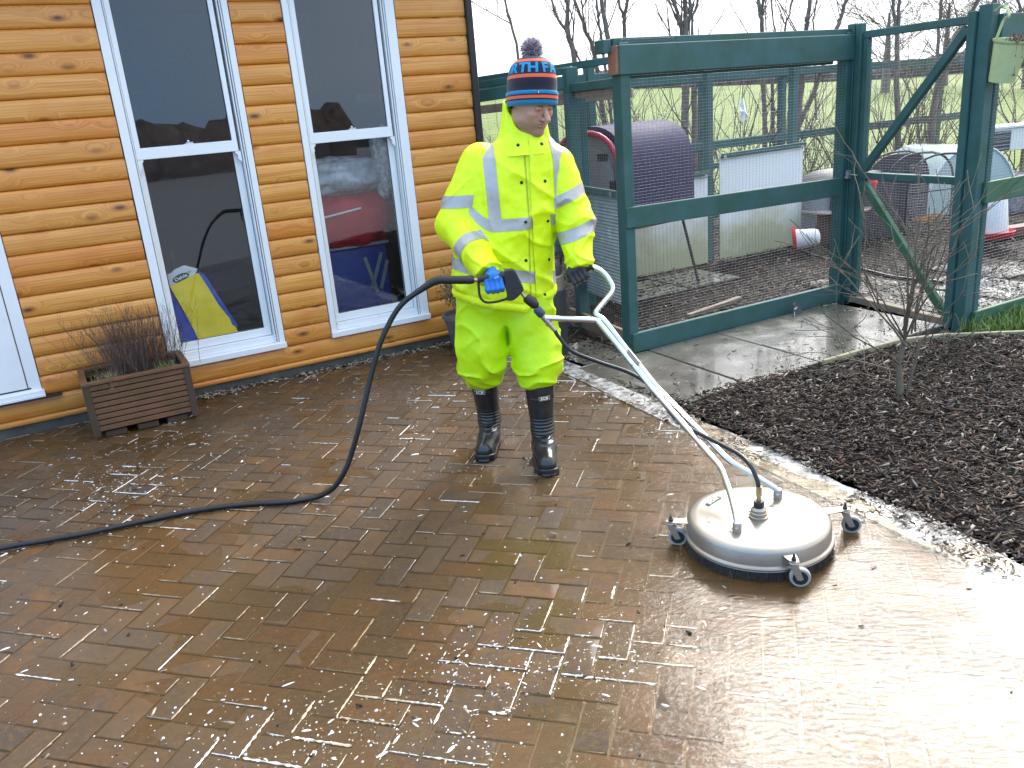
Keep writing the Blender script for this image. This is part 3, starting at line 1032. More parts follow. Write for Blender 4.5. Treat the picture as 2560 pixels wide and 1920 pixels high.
# white door, left edge of the view
b = MB(); hbox(b, -0.75, DOOR_R, -0.012, 0.09, 0.24, 2.30)
door = b.build('door', M['upvc'], house, bevel=0.003)
b = MB(); hbox(b, -0.62, DOOR_R - 0.075, -0.020, -0.012, 0.285, 2.2); b.build('leaf', M['upvc'], door, bevel=0.002)
b = MB(); hbox(b, -0.62, DOOR_R - 0.055, -0.0135, -0.0125, 0.275, 0.284); hbox(b, DOOR_R - 0.073, DOOR_R - 0.068, -0.0135, -0.0125, 0.275, 2.2); b.build('seal', M['upvc_grey'], door)
b = MB(); hbox(b, -0.75, DOOR_R + 0.012, -0.05, 0.08, 0.222, 0.239); hbox(b, -0.75, DOOR_R + 0.012, -0.04, 0.08, 0.2395, 0.262); b.build('threshold', M['upvc'], door, bevel=0.002)
b = MB(); hbox(b, -0.75, DOOR_R + 0.10, -0.05, 0.02, 0.212, 0.220); b.build('drip_bar', M['dark_trim'], door)

# ---- things behind the glass
def glassplane(px, py, d):
    return PL(px, py, W(0, d), wn_)
M['yellow_cloth'] = plain('yellow cloth', (0.78, 0.58, 0.02), 0.8, var=0.1, vscale=9, bump=0.5, bscale=25)
M['blue_cloth'] = plain('blue cloth', (0.025, 0.06, 0.40), 0.8, var=0.15, bump=0.4, bscale=30)
M['card'] = plain('grey white card', (0.55, 0.56, 0.58), 0.6, var=0.05)
M['dark_print'] = plain('dark print', (0.012, 0.03, 0.022), 0.6)
M['white_print'] = plain('white print', (0.75, 0.75, 0.72), 0.5)
M['lime_print'] = plain('lime print', (0.35, 0.42, 0.02), 0.5)
DP = 0.10
cp = empty('cloth_pack', glassplane(470, 860, DP), 'yellow and blue cleaning cloth pack with grey card header behind left window', 'cloth')
org = cp.location
def sheet(name, pix, d, mat, th=0.006):
    b = MB()
    b.prism([glassplane(x, y, d) for x, y in pix], (0, 0, 0), wn_ * th)
    return b.build(name, mat, cp, org=org)
sheet('yellow_cloth', [(425, 717), (497, 683), (520, 718), (545, 760), (574, 796), (581, 812), (590, 818), (598, 835), (540, 850), (500, 858), (485, 824), (452, 764)], DP, M['yellow_cloth'], 0.02)
sheet('blue_cloth', [(420, 700), (427, 729), (452, 770), (501, 848), (458, 866), (440, 800)], DP + 0.012, M['blue_cloth'])
sheet('blue_cloth', [(495, 677), (512, 687), (548, 742), (595, 814), (590, 822), (540, 760)], DP + 0.025, M['blue_cloth'])
card = sheet('card_header', [(418, 687), (428, 682), (436, 674), (460, 663), (495, 672), (489, 683), (497, 683), (425, 717)], DP + 0.022, M['card'], 0.004)
u_ = (glassplane(500, 683, DP) - glassplane(428, 717, DP)).normalized()
v_ = -wn_.cross(u_).normalized()
if v_.z < 0: v_ = -v_
n_ = u_.cross(v_)
c0 = glassplane(452, 694, DP + 0.0195)
b = MB(); b.lathe([(0.0, 0), (0.028, 0)], 24, frame(c0, u_ * 2.0, v_ * 0.85, n_), caps=False)
b.build('logo_oval', M['dark_print'], card, org=org)
me = text_mesh('Oelvie', 0.032, frame(c0 + n_ * 0.0015 - org, u_, v_, n_), 0.0004, 0.0006)
link('lettering', me, M['white_print'], card)
c1 = glassplane(472, 680, DP + 0.0195)
me = text_mesh('120g', 0.017, frame(c1 - org, u_, v_, n_), 0.0004, 0.0003)
link('lettering', me, M['lime_print'], card)
# black brush handle and hose behind it
b = MB(); a = glassplane(436, 672, 0.3)
b.tube([Vector((a.x, a.y, 0.125)), a, a + Vector((0, 0, 0.06)), a + Vector((0.002, 0, 0.12))], [0.012, 0.013, 0.014, 0.009], 8)
b.build('handle', M['black_plastic'], None, smooth=60)
tag(bpy.data.objects['handle'], 'black plastic brush handle upright behind the yellow cloth pack', 'brush')
bpy.data.objects['handle'].name = 'brush_handle'

# second window: red bag, wrapped bundle, blue box
M['red_cloth'] = plain('red nylon', (0.48, 0.013, 0.022), 0.55, var=0.25, vscale=7, bump=0.7, bscale=14)
M['wrap'] = plain('clear crumpled wrap', (0.42, 0.45, 0.50), 0.12, var=0.35, vscale=18, bump=1.0, bscale=26, coat=0.5)
M['bluebox'] = plain('blue storage box', (0.016, 0.045, 0.22), 0.4, var=0.1)
M['grey_strap'] = plain('grey strap', (0.22, 0.23, 0.23), 0.7)
def blob(name, c, size, mat, seed, amp, label, cat, nn=26):
    vs, fs = [], []
    for i in range(nn + 1):
        th = math.pi * i / nn
        for k in range(nn * 2):
            a = math.pi * k / nn
            vs.append((math.sin(th) * math.cos(a), math.sin(th) * math.sin(a), math.cos(th)))
    for i in range(nn):
        for k in range(nn * 2):
            k2 = (k + 1) % (nn * 2)
            fs.append((i * nn * 2 + k, (i + 1) * nn * 2 + k, (i + 1) * nn * 2 + k2, i * nn * 2 + k2))
    V = np.array(vs)
    V = np.sign(V) * np.abs(V) ** 0.75
    d = fnoise(V + 9, 2.6, seed, 3) - 0.5
    V = V * (1 + amp * d[:, None]) * np.array(size)
    m4 = Matrix.Rotation(WALL_A, 3, 'Z')
    V = V @ np.array(m4).T
    me = mesh_np(name, V, np.array(fs), True)
    return tag(link(name, me, mat, None, c), label, cat)
rb = blob('red_bag', glassplane(868, 545, 0.55), (0.36, 0.17, 0.21), M['red_cloth'], 3, 0.35, 'red nylon holdall stacked on the blue box behind right window', 'bag')
b = MB(); q = glassplane(806, 545, 0.36)
b.beam(q, q + wu * 0.30 + Vector((0, 0, 0.035)), 0.01, 0.012)
tag_o = b.build('strap', M['white_plastic'], rb, org=rb.location)
blob('wrapped_bundle', glassplane(858, 440, 0.5), (0.36, 0.16, 0.13), M['wrap'], 8, 0.6, 'grey plastic-wrapped bundle lying on top of the red bag', 'bundle')
blob('white_netting', glassplane(962, 405, 0.42), (0.09, 0.10, 0.24), plain('white net', (0.5, 0.5, 0.48), 0.7, var=0.5, vscale=30, bump=1.0, bscale=40), 12, 0.7, 'white gathered netting hanging at the right of the right window', 'netting')
bb = empty('storage_box', glassplane(905, 742, 0.5), 'blue plastic storage box on the floor behind right window', 'box', rz=WALL_A)
b = MB(); b.box((0, 0.14, 0.07), (0.50, 0.28, 0.62)); b.build('body', M['bluebox'], bb, bevel=0.01)
b = MB(); b.box((0, 0.14, 0.395), (0.54, 0.31, 0.025)); b.build('lid', M['grey_plastic'], bb, bevel=0.006)
for a_, c_ in (((0.06, 0.30), (0.13, 0.02)), ((0.20, 0.32), (0.09, 0.06)), ((0.24, 0.25), (0.16, 0.04))):
    b = MB(); b.beam((a_[0], -0.012, a_[1]), (c_[0], -0.012, c_[1]), 0.004, 0.028, (1, 0, 0)); b.build('strap', M['grey_strap'], bb)

# ================================================================== planter
PLD = R(27.5)
pa, pb = Vector((math.cos(PLD), math.sin(PLD), 0)), Vector((-math.sin(PLD), math.cos(PLD), 0))
pl0 = G(239, 1103)
PLW, PLB, PLH = 0.592, 0.40, 0.33
M['planter'] = timber_paint('brown stained boards', (0.185, 0.083, 0.044), 0.6)
M['planter_dark'] = timber_paint('dark stained posts', (0.085, 0.050, 0.034), 0.6)
planter = empty('planter', pl0, 'brown wooden planter box of narrow boards standing by the house wall', 'planter', rz=PLD)
nb = 8
bh = (PLH - 0.045) / nb
for k in range(nb):
    z = 0.045 + bh * (k + 0.5)
    for a, c, L in (((PLW / 2, 0.012), 0, PLW - 0.07), ((PLW / 2, PLB - 0.012), 0, PLW - 0.07), ((0.012, PLB / 2), 1, PLB - 0.07), ((PLW - 0.012, PLB / 2), 1, PLB - 0.07)):
        b = MB()
        sz = (L, 0.018, bh - 0.007) if not c else (0.018, L, bh - 0.007)
        b.box((a[0], a[1], z), sz)
        b.build('board', M['planter'], planter, bevel=0.002)
for x in (0.018, PLW - 0.018):
    for y in (0.018, PLB - 0.018):
        b = MB(); b.box((x, y, PLH / 2 + 0.01), (0.04, 0.04, PLH - 0.012)); b.build('post', M['planter_dark'], planter, bevel=0.002)
for c, s in (((PLW / 2, 0.012, PLH + 0.012), (PLW + 0.01, 0.04, 0.018)), ((PLW / 2, PLB - 0.012, PLH + 0.012), (PLW + 0.01, 0.04, 0.018)), ((0.012, PLB / 2, PLH + 0.0125), (0.04, PLB - 0.066, 0.0175)), ((PLW - 0.012, PLB / 2, PLH + 0.0125), (0.04, PLB - 0.066, 0.0175))):
    b = MB(); b.box(c, s); b.build('rim_board', M['planter'], planter, bevel=0.002)
b = MB(); b.box((PLW / 2, PLB / 2, PLH - 0.06), (PLW - 0.045, PLB - 0.045, 0.05)); b.build('soil', M['soil'], planter)
for x in (0.12, 0.30, 0.47):
    b = MB(); b.box((x, PLB / 2, 0.0175), (0.12, PLB - 0.05, 0.035)); b.build('foot', M['planter_dark'], planter, bevel=0.003)
def pl(x, y, z):
    return pl0 + pa * x + pb * y + Vector((0, 0, z))
def twiggy(name, spots, hmin, hmax, spread, seed, mat, label, cat, n_sub=3, r0=0.0016, org=None, child='stem'):
    r = random.Random(seed)
    root = empty(name, org, label, cat)
    b, tw = MB(), MB()
    for p in spots:
        h = r.uniform(hmin, hmax)
        a, l = r.uniform(0, 6.28), r.uniform(0.1, 1) * spread
        dx = Vector((math.cos(a) * l, math.sin(a) * l, 0)) + Vector((p - org).xy.to_3d()) * spread * 2.4
        pts = [p + dx * (k / 4) ** 1.3 + Vector((r.uniform(-.006, .006), r.uniform(-.006, .006), h * k / 4)) for k in range(5)]
        b.tube(pts, [r0 * (1 - 0.15 * k) for k in range(5)], 3, caps=False)
        for _ in range(n_sub):
            k = r.randint(2, 4)
            q = pts[k - 1].lerp(pts[k], r.random())
            e = q + Vector((r.uniform(-1, 1) * 0.03, r.uniform(-1, 1) * 0.03, r.uniform(0.03, 0.10)))
            tw.tube([q, q.lerp(e, .5) + Vector((0, 0, -.005)), e], [r0 * 0.6, r0 * 0.5, r0 * 0.35], 3, caps=False)
    tag(b.build(child, mat, root, org=org, recalc=False), kind='stuff')
    tag(tw.build('twig', mat, root, org=org, recalc=False), kind='stuff')
    return root
M['dry_stem'] = plain('dry stems', (0.135, 0.085, 0.062), 0.8, var=0.3)
r_ = random.Random(5)
org = pl(PLW * 0.55, PLB * 0.5, PLH - 0.03)
twiggy('dry_shrub', [org + pa * r_.gauss(0, 0.10) + pb * r_.gauss(0, 0.045) for _ in range(330)], 0.16, 0.40, 0.16, 6, M['dry_stem'], 'dry brown heather stems filling the wooden planter', 'shrub', 4, 0.0017, org)
def tuft(name, c, n, rad, h, cols, label):
    P = [(c.x + random.gauss(0, rad), c.y + random.gauss(0, rad)) for _ in range(n)]
    o = blades(name, np.array(P), h * 0.5, h, random.randint(0, 999), cols, 0.002, c.z)
    if 'kind' in o: del o['kind']
    tag(o, label, 'grass')
tuft('grass_tuft', pl(0.14, 0.075, PLH - 0.04), 260, 0.035, 0.085, [(0.19, 0.17, 0.07), (0.14, 0.15, 0.06), (0.22, 0.19, 0.11)], 'straw coloured grass tuft at the left end of the planter')
tuft('grass_tuft', pl(0.46, 0.085, PLH - 0.04), 200, 0.026, 0.085, [(0.12, 0.19, 0.03), (0.15, 0.20, 0.06)], 'bright green grass tuft at the right end of the planter')
M['stone'] = plain('pale stone', (0.36, 0.33, 0.28), 0.8, var=0.3, vscale=40, bump=0.5, bscale=90)
for k, (x, y, s, lab) in enumerate(((0.06, 0.05, 0.03, 'pale stone in the front left corner of the planter'), (0.10, 0.16, 0.022, 'small pale stone behind the straw grass tuft in the planter'), (0.51, 0.10, 0.028, 'pale rough stone in the front right corner of the planter'), (0.53, 0.17, 0.024, 'small stone at the right end of the planter behind the green tuft'))):
    o = blob('stone', pl(x, y, PLH - 0.028), (s, s * 0.8, s * 0.7), M['stone'], 30 + k, 0.8, lab, 'stone', 8)

# ================================================================== pot with a shrub, bin
pot_c = Vector((-0.30, 5.83, 0))
M['pot'] = plain('grey pot', (0.12, 0.115, 0.11), 0.6, var=0.25, vscale=14)
pot = empty('plant_pot', pot_c, 'tall grey tapered plant pot against the wall behind the person', 'pot')
b = MB(); b.lathe([(0.085, 0.0), (0.095, 0.01), (0.135, 0.22), (0.15, 0.27), (0.16, 0.275), (0.16, 0.30), (0.145, 0.30), (0.138, 0.27)], 28); b.build('body', M['pot'], pot, smooth=40)
b = MB(); b.lathe([(0.0, 0.262), (0.14, 0.262)], 20, caps=False); b.build('soil', M['soil'], pot)
shr = empty('potted_shrub', pot_c + Vector((0, 0, 0.26)), 'bushy green small-leaved shrub growing in the grey pot', 'shrub')
b = MB()
r_ = random.Random(9)
tips = []
for _ in range(55):
    a, l = r_.uniform(0, 6.28), r_.uniform(0.04, 0.27)
    h = r_.uniform(0.12, 0.52)
    p0 = Vector((r_.gauss(0, 0.03), r_.gauss(0, 0.03), 0))
    p3 = Vector((math.cos(a) * l, math.sin(a) * l, h))
    pts = [p0, p0.lerp(p3, 0.4) + Vector((0, 0, 0.04)), p3]
    b.tube(pts, [0.003, 0.002, 0.0012], 3, caps=False)
    tips += [pts[1].lerp(pts[2], r_.random()) for _ in range(34)]
b.build('stem', M['twig'], shr, recalc=False)
TP = np.array([tuple(p) for p in tips])
def leaves(name, P, size, seed, cols, parent):
    r = np.random.default_rng(seed)
    n = len(P)
    P = P + r.normal(0, 0.016, P.shape)
    a = r.normal(0, 1, (n, 3)); a /= np.linalg.norm(a, axis=1)[:, None]
    h = np.cross(a, r.normal(0, 1, (n, 3))); h /= np.linalg.norm(h, axis=1)[:, None]
    s = r.uniform(0.6, 1.2, n)[:, None] * size
    V = np.stack([P, P + a * s * 0.5 + h * s * 0.3, P + a * s, P + a * s * 0.5 - h * s * 0.3], 1).reshape(-1, 3)
    me = mesh_np(name, V, np.arange(n * 4).reshape(-1, 4))
    cc = np.array(cols)[r.integers(0, len(cols), n)] * r.uniform(0.7, 1.3, (n, 1))
    col_attr(me, np.repeat(cc, 4, 0))
    return tag(link(name, me, M['attr'], parent), kind='stuff')
leaves('foliage', TP, 0.018, 3, [(0.07, 0.10, 0.025), (0.10, 0.13, 0.04), (0.05, 0.075, 0.02), (0.14, 0.15, 0.06)], shr)

bin_c = Vector((0.268, 5.66, 0))
M['bin'] = plain('charcoal bin', (0.035, 0.037, 0.042), 0.5, var=0.15, vscale=6)
bn = empty('litter_bin', bin_c, 'dark round bin with a shiny steel collar behind the person', 'bin')
b = MB(); b.lathe([(0.148, 0.0), (0.152, 0.02), (0.158, 0.455), (0.15, 0.46)], 32); b.build('body', M['bin'], bn, smooth=40)
b = MB(); b.lathe([(0.135, 0.455), (0.150, 0.46), (0.150, 0.55), (0.14, 0.56)], 32); b.build('collar', M['steel'], bn, smooth=40)
b = MB(); b.lathe([(0.140, 0.558), (0.142, 0.60), (0.12, 0.645), (0.07, 0.675), (0.0, 0.685)], 32); b.build('lid', M['bin'], bn, smooth=40)

# pale litter swept along the foot of the wall
r_ = np.random.default_rng(77)
n = 520
s_ = np.concatenate([r_.uniform(1.15, 3.0, 300), r_.normal(1.28, 0.10, 140), r_.normal(2.2, 0.14, 80)])
d_ = -np.abs(r_.normal(0.0, 0.05, n)) - 0.02
PS = np.array([(W(a, b_)[0], W(a, b_)[1]) for a, b_ in zip(s_, d_)])
chips('wall_litter', PS, lambda P: np.full(len(P), 0.002), 78, 0.010, 0.03, 0.75)
# ================================================================== the run: timber frames with wire mesh
def wire_panel(a, du, dv, w, h, name, parent, org, pu=0.033, pv=0.0200, r=0.00047, wav=0.0):
    """grid of wires on the plane a + du*x + dv*y"""
    a, du, dv = Vector(a) - Vector(org), Vector(du), Vector(dv)
    nn = du.cross(dv).normalized()
    V, Fc = [], []
    def wire(p, q, side, off):
        b = len(V)
        for e in (p, q):
            V.append(e + nn * (off + r)); V.append(e + nn * (off - r * 0.5) + side * r); V.append(e + nn * (off - r * 0.5) - side * r)
        for k in range(3):
            k2 = (k + 1) % 3
            Fc.append((b + k, b + k2, b + 3 + k2, b + 3 + k))
    for k in range(int(w / pu) + 1):
        p = a + du * (k * pu)
        wire(p, p + dv * h, du, 0)
    for k in range(int(h / pv) + 1):
        p = a + dv * (k * pv)
        wire(p, p + du * w, dv, r)
    me = mesh_np(name, np.array([tuple(v) for v in V]), np.array(Fc))
    return tag(link(name, me, M['wire'], parent), kind='stuff')
UP = Vector((0, 0, 1))
def piece(name, a, b, w, h, parent, org, mat='green', up=(0, 0, 1), bev=0.004):
    m = MB(); m.beam(a, b, w, h, up)
    return m.build(name, M[mat], parent, org=org, bevel=bev)
GRP = 'green timber and wire panels of the poultry run'
# --- long front panel
org = FW(0, 0)
fp = empty('fence_panel', org, 'long green timber panel with deep top beam along the paving slabs', 'fence', GRP)
for s in (0.0, 2.06):
    w_ = 0.075 if s != 1.30 else 0.05
    top = 1.985
    piece('post', FW(s + 0.012, -0.055, -0.04), FW(s + 0.012, -0.055, top), 0.09, w_, fp, org, up=fu)
piece('beam', FW(-0.04, -0.009, 1.885), FW(2.11, -0.009, 1.88), 0.034, 0.175, fp, org)
piece('rail', FW(-0.05, -0.085, 1.985), FW(2.11, -0.085, 1.98), 0.10, 0.06, fp, org)
piece('rail', FW(-0.03, -0.008, 0.918), FW(2.0, -0.008, 0.890), 0.034, 0.135, fp, org)
piece('board', FW(-0.015, -0.006, 0.066), FW(2.05, -0.006, 0.062), 0.034, 0.136, fp, org, 'green')
piece('rail', FW(0.06, -0.12, 1.80), FW(2.0, -0.12, 1.80), 0.04, 0.05, fp, org)
wire_panel(FW(0.0, -0.0285, 0.13), fu, UP, 2.05, 1.70, 'wire_mesh', fp, org)
wire_panel(FW(0.0, -0.028, 1.975), fu, UP, 0.42, 0.045, 'wire_mesh', fp, org, 0.012, 0.014)
piece('end_block', FW(-0.045, -0.05, 1.80), FW(-0.045, -0.05, 1.97), 0.09, 0.028, fp, org, 'orange_wood', up=fu)
piece('end_block', FW(-0.085, -0.10, 1.93), FW(-0.085, -0.10, 2.01), 0.1, 0.06, fp, org, up=fu)
# --- side panel going back to the house corner
SDv = (G(1430, 806) - G(1587, 881)).normalized()
SL = (G(1430, 806) - G(1587, 881)).length
def SD(r, t=0.0, z=0.0):
    return FP0 + SDv * r + Vector((SDv.y, -SDv.x, 0)) * t + Vector((0, 0, z))
org = SD(0.8)
sp = empty('fence_panel', org, 'short green mesh panel running back from the front corner post behind the bin', 'fence', GRP)
piece('post', SD(0.86, 0.02, -0.05), SD(0.86, 0.02, 1.90), 0.085, 0.085, sp, org, up=SDv)
piece('rail', SD(0.05, 0.02, 1.76), SD(0.85, 0.02, 1.76), 0.04, 0.06, sp, org)
piece('rail', SD(0.05, 0.05, 1.70), SD(1.6, 0.05, 1.72), 0.04, 0.05, sp, org, 'raw_wood')
piece('board', SD(0.05, 0.0, 0.07), SD(1.05, 0.0, 0.06), 0.03, 0.12, sp, org, 'raw_wood')
wire_panel(SD(0.05, -0.03, 0.12), SDv, UP, 1.0, 1.60, 'wire_mesh', sp, org)
wire_panel(SD(0.05, -0.032, -0.02), SDv, UP, 1.0, 0.12, 'wire_mesh', sp, org, 0.02, 0.014)
# --- frame between the side panel and the house corner
A_, B_2 = W(C_R + 0.06, 0.35), SD(0.86, 0.02)
org = (A_ + B_2) / 2
lp = empty('fence_panel', org, 'green rails and weathered timber beams meeting the dark house corner', 'fence', GRP)
dl = (B_2 - A_).normalized()
dn = Vector((-dl.y, dl.x, 0))
piece('rail', A_ + UP * 1.755, B_2 + UP * 1.80, 0.045, 0.085, lp, org)
piece('rail', A_ + dn * 0.05 + UP * 1.835, B_2 + dn * 0.05 + UP * 1.885, 0.045, 0.05, lp, org)
piece('rail', A_ + dn * 0.75 + UP * 1.90 - dl * 0.3, B_2 + dn * 0.75 + dl * 0.9 + UP * 1.985, 0.05, 0.055, lp, org)
piece('beam', A_ + dn * 0.9 + UP * 1.665 - dl * .4, B_2 + dn * 0.9 + dl * 0.2 + UP * 1.70, 0.06, 0.07, lp, org, 'raw_wood')
piece('post', B_2 - dl * 0.16 + dn * 0.7, B_2 - dl * 0.16 + dn * 0.7 + UP * 1.72, 0.05, 0.06, lp, org, 'green')
piece('post', B_2 - dl * 0.22 + dn * 0.72, B_2 - dl * 0.22 + dn * 0.72 + UP * 1.7, 0.045, 0.03, lp, org, 'raw_wood')
wire_panel(A_ + dn * 0.03, dl, UP, (B_2 - A_).length, 1.72, 'wire_mesh', lp, org, 0.03, 0.02)
# clear corrugated sheet leaning inside the side panel
M['clear_sheet'] = plain('old clear corrugated sheet', (0.36, 0.42, 0.41), 0.25, var=0.25, vscale=9, bump=0.2, bscale=30)
cs_ = empty('corrugated_sheet', SD(0.60, 0.08), 'grey green corrugated plastic sheet behind mesh right of the person', 'sheet')
b = MB()
n_c = 34
zs0, zs1 = 0.28, 1.07
rowv = []
for k in range(n_c * 4 + 1):
    z = zs0 + (zs1 - zs0) * k / (n_c * 4)
    off = 0.006 * math.sin(2 * math.pi * k / 4)
    rowv.append((SD(0.26, 0.05 + off, z), SD(1.02, 0.05 + off, z + 0.0)))
vs = [p for q in rowv for p in q]
b.add(vs, [(2 * k, 2 * k + 1, 2 * k + 3, 2 * k + 2) for k in range(len(rowv) - 1)])
b.build('sheet', M['clear_sheet'], cs_, org=cs_.location, smooth=60, recalc=False)
piece('batten', SD(0.24, 0.03, 1.05), SD(1.0, 0.03, 1.06), 0.02, 0.05, cs_, cs_.location, 'green')
b = MB(); b.lathe([(0.0, 0), (0.012, 0.001), (0.02, 0.0)], 12, frame(SD(0.30, 0.015, 1.05), SDv, UP, SDv.cross(UP)), caps=False); b.build('washer', M['wire'], cs_, org=cs_.location)

# --- gate, standing square to the front panel
GA, GB = FW(2.125, 0.0), G(2378, 808)
gd = (GB - GA); GL = gd.length; gd.normalize()
gn = Vector((gd.y, -gd.x, 0))
if gn.dot(fu) > 0: gn = -gn                                       # faces the path
def GT(r, z, t=0.0):
    return GA + gd * r + gn * t + UP * z
org = GA
gp_ = empty('post', GA, 'tall green gate post at the right end of the long front panel', 'post', GRP)
gp_.name = 'gate_post'
piece('timber', GT(-0.03, -0.05, 0.0), GT(-0.03, 2.04, 0.0), 0.075, 0.075, gp_, org, up=gd)
piece('timber', GT(0.045, 0.0, 0.012), GT(0.045, 2.035, 0.012), 0.05, 0.055, gp_, org, up=gd)
gate = empty('gate', GT(0.1, 0.05), 'green mesh gate with two diagonal braces behind the bare shrub', 'gate', GRP)
org = gate.location
g0, g1 = 0.085, GL - 0.01
piece('stile', GT(g0 + 0.02, 0.03), GT(g0 + 0.02, 1.93), 0.04, 0.045, gate, org, up=gd)
piece('rail', GT(g0, 1.955), GT(g1 + 0.03, 1.95), 0.045, 0.05, gate, org)
piece('rail', GT(g0 + 0.04, 0.965), GT(g1, 0.965), 0.045, 0.05, gate, org)
piece('stile', GT(g1 - 0.02, 0.03), GT(g1 - 0.02, 1.93), 0.04, 0.045, gate, org, up=gd)
piece('brace', GT(g0 + 0.05, 1.01, 0.004), GT(g1 - 0.05, 1.90, 0.004), 0.04, 0.06, gate, org)
piece('brace', GT(g0 + 0.05, 0.92, 0.004), GT(g1 - 0.05, 0.06, 0.004), 0.04, 0.06, gate, org, 'green_moss')
wire_panel(GT(g0, 0.03, -0.03), gd, UP, g1 - g0, 1.92, 'wire_mesh', gate, org, 0.028, 0.0185)
b = MB()
b.box(GT(0.03, 0.975, 0.05), (0.05, 0.02, 0.06), Matrix.Rotation(FA, 3, 'Z'))
b.tube([GT(-0.02, 0.98, 0.055), GT(0.12, 0.972, 0.055)], 0.006, 6)
b.ball(GT(0.02, 0.955, 0.065), 0.014, 6, 5)
b.build('bolt', M['wire'], gate, org=org)
sill_ = piece('sill', GT(0.05, 0.012), GT(GL - 0.03, 0.004), 0.06, 0.05, gate, org, 'raw_wood')

# --- right post and panel
PR = G(2402, 820)
def RP(s, z, t=0.0):
    return PR + fu * s + fv * t + UP * z
org = PR
rp = empty('gate_post', PR, 'thick green corner post at the right of the gate', 'post', GRP)
piece('timber', RP(0.0, -0.05), RP(0.0, 2.02), 0.085, 0.085, rp, org, up=fu)
piece('timber', RP(-0.03, 0.0, -0.07), RP(-0.03, 1.99, -0.07), 0.05, 0.07, rp, org, up=fu)
rpan = empty('fence_panel', RP(0.8, 0), 'green mesh panel on the right above the patch of grass', 'fence', GRP)
org = rpan.location
piece('beam', RP(0.03, 1.885, 0.058), RP(2.0, 1.88, 0.058), 0.03, 0.15, rpan, org)
piece('rail', RP(0.03, 0.90, 0.058), RP(2.0, 0.90, 0.058), 0.03, 0.135, rpan, org, 'green_moss')
piece('board', RP(0.03, 0.055, 0.058), RP(2.0, 0.055, 0.058), 0.03, 0.125, rpan, org, 'green_moss')
piece('post', RP(0.09, 0.0, 0.015), RP(0.09, 1.9, 0.015), 0.045, 0.05, rpan, org, up=fu)
piece('post', RP(1.9, 0.0, 0.015), RP(1.9, 1.9, 0.015), 0.045, 0.05, rpan, org, up=fu)
wire_panel(RP(0.05, 0.1, 0.04), fu, UP, 1.9, 1.78, 'wire_mesh', rpan, org)

# --- partition behind the front panel
org = FW(2.6, -2.1)
pp = empty('fence_panel', org, 'inner green posts and rails standing behind the navy covered coop', 'fence', GRP)
for s in (-0.6, 1.2, 2.60, 3.78):
    piece('post', FW(s, -2.1, -0.05), FW(s, -2.1, 1.98), 0.075, 0.075, pp, org, up=fu)
piece('rail', FW(-1.0, -2.1, 1.83), FW(3.86, -2.1, 1.89), 0.05, 0.07, pp, org)
piece('rail', FW(2.6, -2.13, 0.94), FW(3.95, -2.13, 0.97), 0.03, 0.06, pp, org)
# --- back of the run
org = FW(4, -4.0)
bp_ = empty('fence_panel', org, 'farthest green timber fence of the run against the field', 'fence', GRP)
for s in (0.9, 2.0, 3.05, 4.25, 5.65, 7.35, 9.0):
    piece('post', FW(s, -4.0, -0.05), FW(s, -4.0, 1.92), 0.085, 0.085, bp_, org, up=fu)
for z in (1.84, 1.02):
    piece('rail', FW(-1.0, -3.95, z), FW(9.5, -3.95, z - 0.02), 0.045, 0.105 if z < 1.5 else 0.10, bp_, org)
piece('rail', FW(-1.0, -3.95, 0.15), FW(9.5, -3.95, 0.15), 0.045, 0.14, bp_, org)
wire_panel(FW(0.9, -4.05, 0.02), fu, UP, 7.4, 1.8, 'wire_mesh', bp_, org, 0.10, 0.06, 0.0010)

# ================================================================== things in the run
# plastic sheets on the partition
M['poly_sheet'] = plain('milky twin-wall sheet', (0.56, 0.58, 0.56), 0.35, var=0.18, vscale=3)
t = NT('algae stained sheet'); p = t.pos()
z_ = t.n('SeparateXYZ'); t.set(z_.inputs[0], p)
st = t.math('SUBTRACT', t.math('ADD', t.math('MULTIPLY', t.noise(3, p, 4), 0.9), 0.25), z_.outputs[2])
t.P(Base_Color=t.mix(t.ramp(st, [(0.1, 0.0), (0.55, 1.0)]), (0.76, 0.78, 0.77), (0.40, 0.40, 0.24)), Roughness=0.35)
M['poly_sheet'] = t.m
def flutes(s0, s1, z0, z1, t_, name, label, hgt_r=0.0):
    root = empty(name, FW((s0 + s1) / 2, t_), label, 'sheet')
    b = MB()
    n = int((s1 - s0) / 0.045)
    for k in range(n):
        a, c = s0 + (s1 - s0) * k / n, s0 + (s1 - s0) * (k + 1) / n
        b.hexa([FW(a + .001, t_, z0), FW(c - .001, t_, z0), FW(c - .001, t_ - .01, z0), FW(a + .001, t_ - .01, z0),
                FW(a + .001, t_, z1), FW(c - .001, t_, z1), FW(c - .001, t_ - .01, z1), FW(a + .001, t_ - .01, z1)])
    b.build('sheet', M['poly_sheet'], root, org=root.location)
    piece('batten', FW(s0, t_ + 0.03, z1 - 0.02), FW(s1, t_ + 0.03, z1 - 0.005), 0.025, 0.05, root, root.location)
    for s in (s0 + 0.03, s1 - 0.06):
        b = MB(); b.lathe([(0.0, .002), (0.022, 0.0)], 12, frame(FW(s, t_ + 0.046, z1 - 0.03), fu, UP, fu.cross(UP)), caps=False); b.build('washer', M['wire'], root, org=root.location)
    return root
flutes(2.68, 3.86, 0.0, 1.06, -2.02, 'plastic_sheet', 'milky plastic sheet with algae stains right of the inner post')
flutes(1.35, 2.52, 0.0, 0.90, -2.02, 'plastic_sheet', 'stained milky plastic sheet behind the legs of the navy coop')
